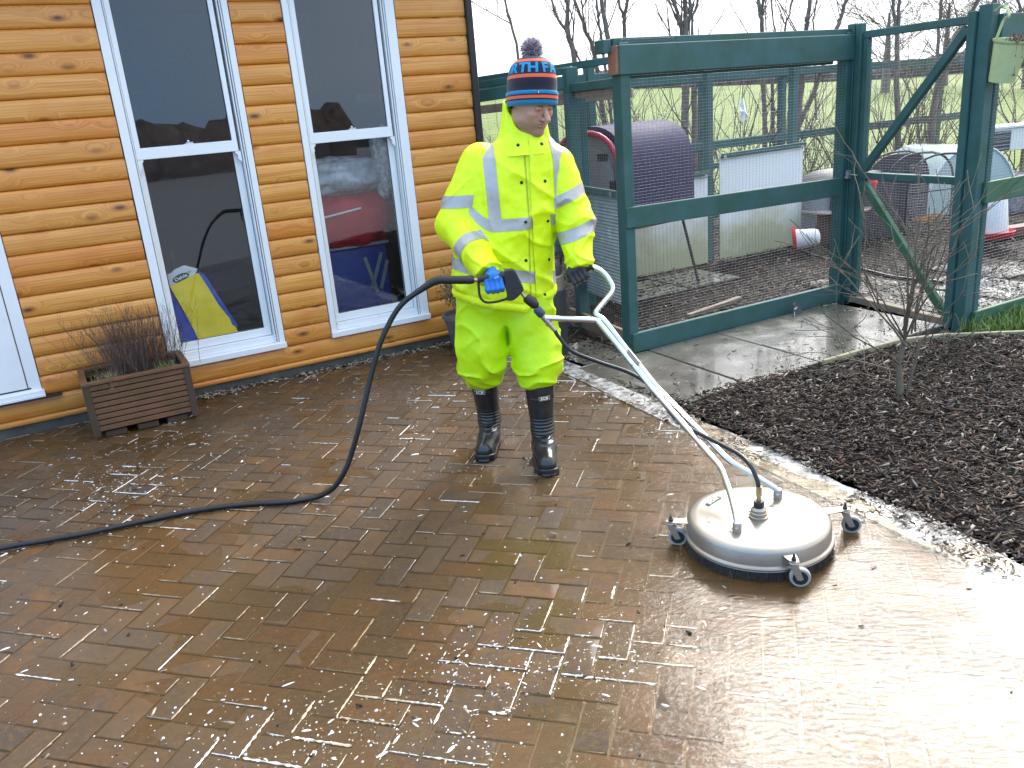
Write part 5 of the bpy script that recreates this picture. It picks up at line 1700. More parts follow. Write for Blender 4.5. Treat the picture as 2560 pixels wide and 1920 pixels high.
# ================================================================== the round surface cleaner
DC = Vector((0.885, 2.81, 0))
cl_ = empty('surface_cleaner', DC, 'round stainless steel patio cleaner on three castors with a long tube handle', 'surface cleaner')
b = MB(); b.lathe([(0.0, 0.1265), (0.10, 0.1265), (0.225, 0.1255), (0.245, 0.1235), (0.257, 0.117), (0.2625, 0.106), (0.264, 0.058), (0.272, 0.054), (0.274, 0.049), (0.272, 0.045), (0.262, 0.046), (0.25, 0.06), (0.0, 0.06)], 96, caps=False)
deck = b.build('deck', M['steel'], cl_, smooth=35)
b = MB(); b.lathe([(0.268, 0.0445), (0.2705, 0.043), (0.2705, 0.038), (0.258, 0.038), (0.258, 0.0445)], 80, caps=False); b.build('rim', M['alu'], deck, smooth=35)
b = MB(); b.lathe([(0.260, 0.044), (0.264, 0.02), (0.267, 0.004), (0.25, 0.004), (0.25, 0.044)], 72, caps=False)
sk = b.build('brush_skirt', M['rubber'], cl_, smooth=35)
b = MB()
R_ = random.Random(2)
for k in range(900):
    a = R_.uniform(0, 6.283)
    r0 = R_.uniform(0.258, 0.265)
    r1 = r0 + R_.uniform(0.002, 0.016)
    a1 = a + R_.gauss(0, 0.02)
    b.tube([(r0 * math.cos(a), r0 * math.sin(a), 0.035), (r1 * math.cos(a1), r1 * math.sin(a1), R_.uniform(0.0015, 0.006))], [0.0012, 0.0007], 3, caps=False)
tag(b.build('bristle', plain('grey bristles', (0.06, 0.05, 0.042), 0.7, var=0.4), sk, recalc=False), kind='stuff')
def cl(p): return Vector(p) - DC
BR = [Vector((0.772, 2.692, 0)), Vector((0.998, 2.926, 0))]
hinge = (BR[1] - BR[0]).normalized()
for q in BR:
    b = MB()
    qq = cl(q)
    b.lathe([(0.0, 0.1262), (0.017, 0.1262), (0.017, 0.160), (0.014, 0.166), (0.0, 0.166)], 16, Matrix.Translation(qq))
    o = b.build('bracket', M['steel'], cl_, smooth=40)
    b = MB(); b.tube([qq + UP * 0.152 - hinge * 0.0, qq + UP * 0.152 + Vector((-0.35, -0.94, 0)) * 0.020], 0.0065, 10); b.build('pin', M['alu'], o, smooth=40)
# handle: two tubes that run together, fork at the bottom and part at the top
TR = 0.0125
J0 = Vector((0.799, 2.98, 0.258)); J1 = Vector((0.619, 3.40, 0.452)); J2 = Vector((0.509, 3.55, 0.600)); J3 = Vector((0.425, 3.625, 0.714))
sidev = Vector((0.82, 0.50, 0)).normalized() * 0.0135
low1 = [BR[0] + UP * 0.158, BR[0] + UP * 0.178 + Vector((0.003, 0.02, 0)), BR[0].lerp(J0, 0.5) * 1.0 + UP * 0.088, J0 - sidev * 0.8 + Vector((0, 0.0, -0.002)), J1 - sidev, J2 - sidev, J3 - sidev]
E_ = Y(1362, 795, 3.60)
def smoothpath(p, n=5, r=0.035):
    """straight runs with rounded bends"""
    out = [Vector(p[0])]
    for i in range(1, len(p) - 1):
        a, m_, c = Vector(p[i - 1]), Vector(p[i]), Vector(p[i + 1])
        ra = min(r, (a - m_).length * 0.45); rc = min(r, (c - m_).length * 0.45)
        s, e = m_ + (a - m_).normalized() * ra, m_ + (c - m_).normalized() * rc
        for k in range(n + 1):
            t_ = k / n
            out.append(s * (1 - t_) ** 2 + m_ * 2 * t_ * (1 - t_) + e * t_ * t_)
    out.append(Vector(p[-1]))
    return out
tubeA = low1 + [Y(1492, 800, 3.63), E_]
b = MB(); b.tube([cl(p) for p in smoothpath(tubeA)], TR, 12); b.build('handle_tube', M['alu'], cl_, smooth=60)
up_ = [Y(1490, 787, 3.655), Y(1490, 778, 3.66), Y(1537, 722, 3.72), Y(1512, 682, 3.75), Y(1478, 664, 3.76), Y(1424, 698, 3.765)]
tubeB = [BR[1] + UP * 0.158, BR[1] + UP * 0.178 + Vector((-0.02, 0.004, 0)), J0 + sidev * 1.2 + Vector((0.02, 0.02, 0.004)), J1 + sidev, J2 + sidev, J3 + sidev + UP * 0.01] + up_
b = MB(); b.tube([cl(p) for p in smoothpath(tubeB)], TR, 12); b.build('handle_tube', M['alu'], cl_, smooth=60)
b = MB()
for f in (0.18, 0.62):
    q = J1.lerp(J2, f) if f > 0.5 else J0.lerp(J1, 0.9)
    b.tube([cl(q - sidev * 2.1), cl(q + sidev * 2.1)], 0.009, 6)
q = J1.lerp(J2, 0.75); ddv = (J2 - J1).normalized()
b.beam(cl(q - ddv * 0.04), cl(q + ddv * 0.04), 0.05, 0.012, hinge)
b.build('clamp', M['steel'], cl_, bevel=0.002)
ga, gb = Y(1478, 664, 3.76), Y(1424, 698, 3.765)
gx_ = (gb - ga).normalized()
b = MB(); b.tube([cl(ga + gx_ * 0.005), cl(gb + gx_ * 0.012)], 0.017, 12)
b.tube([cl(ga - gx_ * 0.004), cl(ga + gx_ * 0.008)], 0.026, 14); b.build('grip', M['rubber'], cl_, smooth=40)
# inlet
I0 = Vector((0.881, 2.79, 0))
Mi = Matrix.Translation(cl(I0))
b = MB(); b.lathe([(0.0, 0.1266), (0.036, 0.1266), (0.036, 0.134), (0.031, 0.136), (0.031, 0.148), (0.028, 0.150), (0.028, 0.160), (0.02, 0.168), (0.0, 0.168)], 24, Mi); b.build('inlet', M['steel'], cl_, smooth=35)
b = MB(); b.lathe([(0.0, 0.168), (0.019, 0.168), (0.0205, 0.172), (0.0205, 0.190), (0.018, 0.194), (0.0, 0.194)], 10, Mi); b.build('inlet_nut', M['black_plastic'], cl_, smooth=25)
b = MB(); b.lathe([(0.0, 0.194), (0.009, 0.194), (0.009, 0.215), (0.011, 0.216), (0.011, 0.252), (0.0, 0.252)], 14, Mi); b.build('inlet_stem', M['brass'], cl_, smooth=40)
# castors
axle = Vector((-0.22, -0.975, 0)).normalized()
roll = Vector((axle.y * -1, axle.x, 0))
M['tyre'] = plain('grey rubber tyre', (0.33, 0.32, 0.30), 0.5, var=0.12)
for bp, wp in (((1677, 1296), (1695, 1368)), ((1985, 1393), (2001, 1472)), ((2113, 1265), (2129, 1335))):
    B0 = G(*bp, 0.112); Wc = G(*wp, 0.0)
    B0.z = 0; Wc.z = 0
    Wc = B0 + roll * (Wc - B0).dot(roll)
    out = (B0 - DC).normalized()
    tang = Vector((-out.y, out.x, 0))
    S0 = DC + out * 0.262
    b = MB()
    th = 0.004
    pr = [S0 + tang * 0.024, S0 - tang * 0.024, B0 - tang * 0.016, B0 + out * 0.014 - tang * 0.01, B0 + out * 0.018, B0 + out * 0.014 + tang * 0.01, B0 + tang * 0.016]
    b.prism([cl(p) for p in pr], UP * 0.098, UP * 0.102)
    b.prism([cl(S0 + tang * 0.024), cl(S0 - tang * 0.024), cl(S0 - tang * 0.024 + out * 0.004), cl(S0 + tang * 0.024 + out * 0.004)], UP * 0.052, UP * 0.098)
    arm = b.build('castor_arm', M['steel'], cl_)
    b = MB(); b.lathe([(0.0, 0.1022), (0.010, 0.1022), (0.010, 0.110), (0.0045, 0.111), (0.0045, 0.126), (0.0, 0.127)], 8, Matrix.Translation(cl(B0))); b.build('bolt', M['dark_trim'], arm)
    f = MB()
    f.lathe([(0.0, 0.097), (0.017, 0.097), (0.019, 0.092), (0.016, 0.084), (0.0, 0.084)], 16, Matrix.Translation(cl(B0)))
    for sgn in (-1, 1):
        o_ = axle * sgn * 0.0165
        f.prism([cl(B0 + o_ + roll * -0.014) + UP * 0.086, cl(B0 + o_ + roll * 0.014) + UP * 0.086, cl(Wc + o_ + roll * 0.011) + UP * 0.034, cl(Wc + o_ - roll * 0.010) + UP * 0.030], axle * -0.0012, axle * 0.0012)
    f.tube([cl(Wc - axle * 0.021) + UP * 0.036, cl(Wc + axle * 0.021) + UP * 0.036], 0.005, 8)
    f.build('fork', M['steel'], arm, smooth=30)
    FM = frame(cl(Wc) + UP * 0.0365, roll, UP, axle)
    b = MB(); b.lathe([(0.026, -0.012), (0.033, -0.012), (0.0355, -0.008), (0.0365, 0.0), (0.0355, 0.008), (0.033, 0.012), (0.026, 0.012)], 32, FM, caps=False); b.build('tyre', M['tyre'], arm, smooth=50)
    b = MB(); b.lathe([(0.0, -0.010), (0.026, -0.011), (0.0262, 0.011), (0.010, 0.010), (0.0, 0.013)], 28, FM, caps=False); b.build('hub', M['black_plastic'], arm, smooth=40)
# maker's plate on the deck
c0, c1 = G(1768, 1262, 0.1275), G(1799, 1243, 0.1275)
uu = (c1 - c0); Lp = uu.length * 1.12; uu.normalize()
vv = Vector((-uu.y, uu.x, 0))
mid_ = (c0 + c1) / 2
b = MB(); b.prism([cl(mid_ + uu * (x * Lp / 2) + vv * y) for x, y in ((-1, -.010), (0.92, -.010), (1, .010), (-0.92, .010))], UP * 0.0, UP * 0.0006)
pl8 = b.build('name_plate', M['dark_print'], cl_)
link('lettering', text_mesh('JEGAN', 0.021, frame(cl(mid_) + UP * 0.0010, uu, vv, UP), 0.0003, 0.0002, 1.05), M['white_print'], pl8)
# bits of debris on the deck
b = MB()
for _ in range(26):
    a, r = R_.uniform(0, 6.28), 0.23 * math.sqrt(R_.random())
    q = Vector((r * math.cos(a), r * math.sin(a), 0.1275)); L = R_.uniform(.003, .012); w_ = R_.uniform(0, 6.28)
    b.beam(q - Vector((math.cos(w_), math.sin(w_), 0)) * L, q + Vector((math.cos(w_), math.sin(w_), 0)) * L, 0.0022, 0.0012)
tag(b.build('bark_speck', M['twig'], cl_, recalc=False), kind='stuff')

# ================================================================== spray gun, lance fittings and hoses
GY = 3.60
gq0 = Y(1280, 715, GY)
gun = empty('spray_gun', gq0, 'black trigger gun with wire guard held in the blue glove', 'spray gun')
def gp(x, y, d=0.0): return Y(x, y, GY + d) - gq0
r5 = lambda x, y: (1050 + x * 0.2411, 450 + y * 0.2411)
outl = [(868, 960), (890, 928), (955, 921), (985, 935), (1003, 968), (1078, 1128), (1062, 1152), (1020, 1200), (975, 1236), (930, 1248), (888, 1238), (905, 1200), (893, 1150), (880, 1090)]
b = MB(); b.prism([gp(*r5(x, y)) for x, y in outl], (0, -0.019, 0), (0, 0.019, 0)); b.build('body', M['black_plastic'], gun, bevel=0.004)
b = MB()
for x, y in ((975, 975), (895, 1055), (1042, 1100), (980, 1165)):
    c = gp(*r5(x, y)); b.tube([c + Vector((0, -0.0215, 0)), c + Vector((0, -0.018, 0))], 0.004, 8)
b.build('screw', M['dark_trim'], gun)
b = MB(); b.tube(catmull([gp(*r5(x, y)) for x, y in ((603, 1030), (610, 1120), (618, 1190), (645, 1245), (700, 1270), (800, 1262), (880, 1238), (935, 1215))], 5), 0.0055, 8, flat=1.0); b.build('guard', M['black_plastic'], gun, smooth=60)
b = MB(); b.tube([gp(*r5(600, 1033)), gp(*r5(700, 1010)), gp(*r5(890, 985))], [0.015, 0.017, 0.018], 10); b.build('grip', M['black_plastic'], gun, smooth=50)
b = MB(); b.tube([gp(*r5(905, 1040)), gp(*r5(760, 1085)), gp(*r5(680, 1105))], [0.006, 0.005, 0.004], 8); b.build('trigger', M['black_plastic'], gun, smooth=50)
def seg(name, pts, rr, mat, parent, n=12, base=None):
    b = MB(); b.tube([Y(1050 + x * .2411, 450 + y * .2411, GY) - base for x, y in pts], rr, n)
    return b.build(name, M[mat], parent, smooth=35)
seg('connector', [(1035, 1150), (1060, 1175), (1062, 1177), (1100, 1222)], [.009, .009, .011, .011], 'brass', gun, 8, gq0)
seg('coupling', [(1092, 1210), (1100, 1220), (1130, 1240), (1170, 1270), (1200, 1305), (1212, 1322)], [.012, .020, .0235, .0235, .019, .012], 'black_plastic', gun, 14, gq0)
seg('lance_stub', [(1165, 1290), (1230, 1360)], .0115, 'alu', gun, 12, gq0)
seg('lance_nut', [(1205, 1330), (1215, 1342), (1262, 1395), (1272, 1405)], [.016, .020, .020, .016], 'blue_plastic', gun, 14, gq0)
seg('swivel', [(1255, 1395), (1330, 1480), (1332, 1482), (1345, 1497), (1347, 1500), (1400, 1560)], [.013, .013, .0155, .0155, .0105, .0105], 'steel', gun, 12, gq0)
# hose from the left
hz = empty('supply_hose', G(0, 1371, 0.0), 'long black pressure hose trailing over the paving to the spray gun', 'hose')
ho = Vector(hz.location)
path3 = [Y(1172, 700, 3.60), Y(1120, 700, 3.60), Y(1088, 703, 3.60), Y(1040, 732, 3.6), Y(995, 772, 3.6), Y(955, 847, 3.58), Y(931, 926, 3.56), Y(914, 997, 3.535), Y(897, 1070, 3.51), Y(880, 1130, 3.50), G(858, 1180, 0.10) * 0 + Y(862, 1178, 3.49), Y(832, 1221, 3.5), G(787, 1244, .016), G(717, 1255, .015), G(636, 1259, .015), G(555, 1267, .015), G(463, 1281, .015), G(347, 1305, .015), G(231, 1330, .015), G(116, 1351, .015), G(0, 1371, .015), G(-250, 1425, .015), G(-600, 1500, .015)]
for k in range(9, 13):
    path3[k].z = max(path3[k].z, 0.015)
cm = catmull(path3, 7)
for p in cm: p.z = max(p.z, 0.0145)
b = MB(); b.tube([p - ho for p in cm], 0.0125, 10); b.build('hose', M['rubber'], hz, smooth=60)
b = MB(); b.tube([p - ho for p in catmull(path3[:4], 6)], [0.0185] * 13 + [0.0175, .0165, .0155, .0145, .0135, .013], 12); b.build('bend_guard', M['rubber'], hz, smooth=60)
b = MB(); b.tube([Y(1164, 700, GY) - ho, Y(1168, 700, GY) - ho, Y(1180, 699, GY) - ho, Y(1186, 699, GY) - ho], [.015, .0195, .0195, .015], 12); b.build('nut', M['black_plastic'], hz, smooth=30)
b = MB(); b.tube([Y(1184, 699, GY) - ho, Y(1200, 700, GY) - ho], .010, 6); b.build('fitting', M['brass'], hz)
# short hose along the handle to the deck
jh = empty('jumper_hose', J1, 'thin black hose running down the tube handle to the steel deck', 'hose')
pts = [Y(1387, 826, 3.60), Y(1397, 842, 3.60), Y(1430, 878, 3.59), Y(1500, 906, 3.60), Y(1570, 930, 3.56), Y(1622, 962, 3.48), Y(1660, 1010, 3.36), Y(1695, 1052, 3.25), Y(1745, 1082, 3.13), Y(1800, 1110, 3.01), Y(1848, 1136, 2.91), Y(1876, 1164, 2.84), Y(1893, 1200, 2.80), I0 + UP * 0.245]
b = MB(); b.tube([p - J1 for p in catmull(pts, 7)], 0.0088, 10); b.build('hose', M['rubber'], jh, smooth=60)
b = MB()
q = Y(1695, 1050, 3.25); b.tube([q - J1 + Vector((-.012, 0, -.012)), q - J1 + Vector((.012, .0, .012))], 0.0112, 8); b.build('tie', M['wire'], jh)
# ================================================================== the person
def v3(*a): return np.array(a, dtype=np.float32)
def cone(P, a, b, ra, rb):
    a, b = v3(*a), v3(*b)
    d = b - a
    t = np.clip(((P - a) @ d) / (d @ d), 0, 1)
    return np.linalg.norm(P - a - t[..., None] * d, axis=-1) - (ra + (rb - ra) * t)
def ell(P, c, r, Rm=None):
    q = P - v3(*c)
    if Rm is not None: q = q @ Rm
    r = v3(*r)
    k = np.linalg.norm(q / r, axis=-1)
    return (k - 1) * min(r) * 0.5 + (np.linalg.norm(q, axis=-1) * (1 - 1 / np.maximum(k, 1e-4))) * 0.5
def smin(a, b, k):
    h = np.clip(0.5 + 0.5 * (b - a) / k, 0, 1)
    return b + (a - b) * h - k * h * (1 - h)
def smax(a, b, k): return -smin(-a, -b, k)
def nets(fn, xs, ys, zs):
    """naive surface nets on a rectilinear grid"""
    xs, ys, zs = [np.asarray(q, dtype=np.float32) for q in (xs, ys, zs)]
    nx, ny, nz = len(xs), len(ys), len(zs)
    Vv = np.empty((nx, ny, nz), np.float32)
    gyz = np.stack(np.meshgrid(ys, zs, indexing='ij'), -1)
    for i0 in range(0, nx, 16):
        i1 = min(nx, i0 + 16)
        P = np.empty((i1 - i0, ny, nz, 3), np.float32)
        P[..., 0] = xs[i0:i1, None, None]
        P[..., 1:] = gyz[None]
        Vv[i0:i1] = fn(P.reshape(-1, 3)).reshape(i1 - i0, ny, nz)
    s = Vv < 0
    cnt = np.zeros((nx - 1, ny - 1, nz - 1), np.int8)
    sl = lambda A, d: A[d[0]:nx - 1 + d[0], d[1]:ny - 1 + d[1], d[2]:nz - 1 + d[2]]
    corners = [(i, j, k) for i in (0, 1) for j in (0, 1) for k in (0, 1)]
    for c in corners: cnt += sl(s, c)
    act = (cnt > 0) & (cnt < 8)
    I = np.argwhere(act)
    idx = np.full(act.shape, -1, np.int64)
    idx[act] = np.arange(len(I))
    pos = np.zeros((len(I), 3)); n = np.zeros(len(I))
    for a in corners:
        for ax in range(3):
            if a[ax] == 1: continue
            bq = list(a); bq[ax] = 1
            va = Vv[I[:, 0] + a[0], I[:, 1] + a[1], I[:, 2] + a[2]]
            vb = Vv[I[:, 0] + bq[0], I[:, 1] + bq[1], I[:, 2] + bq[2]]
            cr = (va < 0) != (vb < 0)
            t_ = np.where(cr, va / np.where(va == vb, 1, va - vb), 0)
            p = np.tile(np.array(a, float), (len(I), 1)); p[:, ax] = t_
            pos += p * cr[:, None]; n += cr
    pos = pos / n[:, None] + I
    Vx = np.stack([np.interp(pos[:, 0], np.arange(nx), xs), np.interp(pos[:, 1], np.arange(ny), ys), np.interp(pos[:, 2], np.arange(nz), zs)], 1)
    F_ = []
    for ax in range(3):
        o1, o2 = (ax + 1) % 3, (ax + 2) % 3
        sa = [slice(None)] * 3; sb_ = [slice(None)] * 3
        sa[ax] = slice(0, -1); sb_[ax] = slice(1, None)
        A, B = s[tuple(sa)], s[tuple(sb_)]
        E = np.argwhere(A != B)
        ok = (E[:, o1] > 0) & (E[:, o2] > 0) & (E[:, o1] < s.shape[o1] - 1) & (E[:, o2] < s.shape[o2] - 1)
        E = E[ok]
        flip = A[E[:, 0], E[:, 1], E[:, 2]]
        def cell(d1, d2):
            q = E.copy(); q[:, o1] += d1; q[:, o2] += d2
            return idx[q[:, 0], q[:, 1], q[:, 2]]
        Q = np.stack([cell(-1, -1), cell(0, -1), cell(0, 0), cell(-1, 0)], 1)
        Q = np.where(flip[:, None], Q, Q[:, ::-1])
        F_.append(Q)
    F_ = np.concatenate(F_)
    return Vx, F_[(F_ >= 0).all(1)]
def rngs(lo, hi, h): return np.arange(lo, hi + h, h)
PO = np.array([-0.01, 3.92, 0.0])
def vnormals(V, F_):
    fn = np.cross(V[F_[:, 2]] - V[F_[:, 0]], V[F_[:, 3]] - V[F_[:, 1]])
    N = np.zeros_like(V)
    for k in range(4): np.add.at(N, F_[:, k], fn)
    return N / np.maximum(np.linalg.norm(N, axis=1), 1e-9)[:, None]

# pigment of the skin: stubble, lips, brows, red cheeks
HYAW, HPIT = R(36), R(20)
HC = np.array([0.193, 3.872, 1.670])
hf0 = np.array([math.sin(HYAW), -math.cos(HYAW), 0]); hl_ = np.array([math.cos(HYAW), math.sin(HYAW), 0]); hz0 = np.array([0, 0, 1.0])
HROLL = R(5)
hf = hf0 * math.cos(HPIT) - hz0 * math.sin(HPIT); hu = hf0 * math.sin(HPIT) + hz0 * math.cos(HPIT)
HM = np.stack([hl_, hf, hu], 1).astype(np.float32)                # local (left, fwd, up) -> world columns
def head_sdf(q):
    d = ell(q, (0, -0.014, 0.032), (0.083, 0.104, 0.094))
    d = smin(d, ell(q, (0, 0.024, -0.045), (0.065, 0.068, 0.082)), 0.03)
    d = smin(d, ell(q, (0, 0.000, -0.066), (0.070, 0.074, 0.046)), 0.025)        # jaw
    d = smin(d, ell(q, (0, 0.070, -0.108), (0.026, 0.022, 0.020)), 0.022)
    d = smin(d, ell(q, (0, 0.083, 0.020), (0.052, 0.015, 0.012)), 0.02)
    for s in (-1, 1):
        d = smin(d, ell(q, (s * 0.048, 0.062, -0.026), (0.020, 0.020, 0.018)), 0.022)
        d = smax(d, -ell(q, (s * 0.032, 0.103, 0.000), (0.020, 0.018, 0.012)), 0.014)
        d = smin(d, ell(q, (s * 0.032, 0.0815, 0.000), (0.0135, 0.0125, 0.0125)), 0.004)
        d = smin(d, ell(q, (s * 0.032, 0.0835, 0.0065), (0.0165, 0.0125, 0.0065)), 0.004)
        d = smin(d, ell(q, (s * 0.084, -0.022, 0.030), (0.010, 0.018, 0.030)), 0.006)
    d = smin(d, cone(q, (0, 0.088, 0.008), (0, 0.121, -0.036), 0.0085, 0.0135), 0.012)
    for s in (-1, 1):
        d = smin(d, ell(q, (s * 0.0125, 0.102, -0.040), (0.0085, 0.011, 0.0085)), 0.006)
    d = smax(d, -ell(q, (0, 0.104, -0.0665), (0.024, 0.010, 0.0022)), 0.004)
    d = smin(d, ell(q, (0, 0.0925, -0.0610), (0.024, 0.0085, 0.0050)), 0.005)
    d = smin(d, ell(q, (0, 0.0905, -0.0735), (0.021, 0.0090, 0.0058)), 0.005)
    return d
SK = dict(pel=(-0.0, 3.98, 0.88), wst=(0.02, 3.97, 1.05), chs=(0.085, 3.95, 1.30), nkb=(0.145, 3.935, 1.46),
          sL=(-0.075, 3.955, 1.435), eL=(-0.205, 3.92, 1.165), wL=(-0.060, 3.672, 0.972),
          sR=(0.300, 3.945, 1.395), eR=(0.350, 3.90, 1.14), wR=(0.364, 3.765, 0.935),
          hL=(-0.095, 3.975, 0.84), kL=(-0.135, 3.94, 0.47), aL=(-0.132, 4.02, 0.09),
          hR=(0.105, 3.965, 0.83), kR=(0.138, 3.84, 0.45), aR=(0.132, 3.81, 0.09))
def body_sdf(P):
    d = np.minimum(cone(P, SK['pel'], SK['wst'], 0.12, 0.11), cone(P, SK['wst'], SK['chs'], 0.11, 0.12))
    d = smin(d, cone(P, SK['chs'], SK['nkb'], 0.12, 0.065), 0.03)
    for a, e, w_, h, k, f in (('sL', 'eL', 'wL', 'hL', 'kL', 'aL'), ('sR', 'eR', 'wR', 'hR', 'kR', 'aR')):
        d = smin(d, cone(P, SK['chs'], SK[a], 0.08, 0.055), 0.03)
        d = smin(d, cone(P, SK[a], SK[e], 0.052, 0.042), 0.02)
        d = smin(d, cone(P, SK[e], SK[w_], 0.042, 0.028), 0.02)
        d = smin(d, cone(P, SK['pel'], SK[h], 0.09, 0.085), 0.03)
        d = smin(d, cone(P, SK[h], SK[k], 0.085, 0.051), 0.03)
        d = smin(d, cone(P, SK[k], SK[f], 0.050, 0.034), 0.02)
    nk = HC + HM @ np.array([0, -0.022, -0.07])
    d = smin(d, cone(P, (SK['nkb'][0], SK['nkb'][1], 1.44), nk, 0.074, 0.070), 0.02)
    near = (np.abs(P - HC.astype(np.float32)) < 0.26).all(1)
    if near.any():
        q = (P[near] - HC.astype(np.float32)) @ HM
        d[near] = smin(d[near], head_sdf(q), 0.02)
    return d
xs = np.concatenate([np.arange(-0.34, 0.07, 0.012), np.arange(0.07, 0.335, 0.0034), np.arange(0.34, 0.50, 0.012)])
ys = np.concatenate([np.arange(3.56, 3.73, 0.012), np.arange(3.73, 4.00, 0.0034), np.arange(4.0, 4.16, 0.012)])
zs = np.concatenate([np.arange(0.02, 1.48, 0.014), np.arange(1.48, 1.80, 0.0034)])
BV, BF = nets(body_sdf, xs, ys, zs)
q = (BV - HC) @ HM.astype(float)
C = np.tile(np.array([[0.53, 0.295, 0.205]]), (len(BV), 1))
C *= (0.92 + 0.16 * fnoise(BV, 60, 3, 2))[:, None]
def blend(w_, c):
    global C
    C = C * (1 - w_[:, None]) + np.array(c)[None] * w_[:, None]
g = lambda c, r: np.exp(-(((q - np.array(c)) / np.array(r)) ** 2).sum(1))
for s in (-1, 1):
    blend(0.3 * g((s * 0.042, 0.075, -0.028), (0.026, 0.03, 0.02)), (0.50, 0.17, 0.13))
blend(0.55 * g((0, 0.115, -0.035), (0.016, 0.02, 0.016)), (0.50, 0.18, 0.14))
st_ = np.clip((-0.052 - q[:, 2] - 0.25 * np.maximum(0, 0.03 - q[:, 1])) / 0.02, 0, 1) * np.clip((q[:, 1] + 0.02) / 0.04, 0, 1) * (q[:, 2] > -0.16)
blend(0.5 * st_ * (0.6 + 0.6 * fnoise(BV, 300, 5, 2)), (0.17, 0.105, 0.075))
blend(0.45 * g((0, 0.10, -0.052), (0.026, 0.02, 0.007)), (0.17, 0.105, 0.075))
blend(0.75 * np.clip(g((0, 0.10, -0.067), (0.020, 0.02, 0.008)) * 1.3, 0, 1), (0.40, 0.15, 0.13))
for s in (-1, 1):
    blend(np.clip(1.3 * g((s * 0.032, 0.095, 0.0165), (0.017, 0.02, 0.0042)), 0, 0.85), (0.085, 0.05, 0.03))
    blend(np.clip(1.2 * g((s * 0.032, 0.096, -0.0025), (0.011, 0.012, 0.0022)), 0, 0.85), (0.05, 0.03, 0.025))
t = NT('skin')
t.P(Base_Color=t.n('Attribute', attribute_name='Col').outputs['Color'], Roughness=0.48, Subsurface_Weight=0.08, Subsurface_Scale=0.01)
M['skin'] = t.m
me = mesh_np('person', BV - PO, BF, True)
col_attr(me, np.clip(C, 0.005, 1))
person = link('person', me, M['skin'], None, PO)
tag(person, 'person in yellow hi-vis rain suit, bobble hat and black wellingtons steering the cleaner', 'person')
def wear(name, V, F_, mat, parent=None, smooth=True):
    return link(name, mesh_np(name, V - PO, F_, smooth), mat, parent or person)

# ---- jacket
HZ = np.array([0.70, 0.80, 0.92, 1.02, 1.15, 1.28, 1.38, 1.45, 1.50, 1.545, 1.58])
HX = np.array([0.000, 0.0, 0.005, 0.016, 0.045, 0.078, 0.105, 0.122, 0.135, 0.145, 0.15])
HYc = np.array([3.965, 3.965, 3.965, 3.965, 3.96, 3.955, 3.95, 3.945, 3.94, 3.935, 3.93])
HA = np.array([0.245, 0.240, 0.236, 0.232, 0.226, 0.222, 0.215, 0.192, 0.145, 0.096, 0.07])
HB = np.array([0.168, 0.165, 0.166, 0.168, 0.165, 0.160, 0.150, 0.132, 0.112, 0.092, 0.07])
def torso(P):
    z = P[:, 2]
    cx, cy, a, b_ = [np.interp(z, HZ, q_).astype(np.float32) for q_ in (HX, HYc, HA, HB)]
    e = (np.abs((P[:, 0] - cx) / a) ** 2.3 + np.abs((P[:, 1] - cy) / b_) ** 2.3) ** (1 / 2.3)
    d = (e - 1) * np.minimum(a, b_) * 0.9
    return np.maximum(d, z - 1.565)
def sleeve(P, s, e, w_, r0, r1, r2, r3):
    d = smin(cone(P, s, e, r0, r1), cone(P, e, w_, r2, r3), 0.03)
    dv = np.array(w_) - np.array(e); dv /= np.linalg.norm(dv)
    return smax(d, ((P - v3(*w_)) @ v3(*dv)) - 0.0, 0.006)
def sleeveL(P): return sleeve(P, (-0.055, 3.955, 1.425), SK['eL'], SK['wL'], 0.098, 0.088, 0.086, 0.058)
def sleeveR(P): return sleeve(P, (0.285, 3.945, 1.385), SK['eR'], SK['wR'], 0.092, 0.080, 0.078, 0.055)
def hem(x): return 0.742 + np.where(x < 0.09, 0.25 * (0.09 - x), 0.38 * (x - 0.09))
def ridge(P, sc, seed): return 1 - np.abs(2 * vnoise(P * np.array(sc), 1.0, seed) - 1)
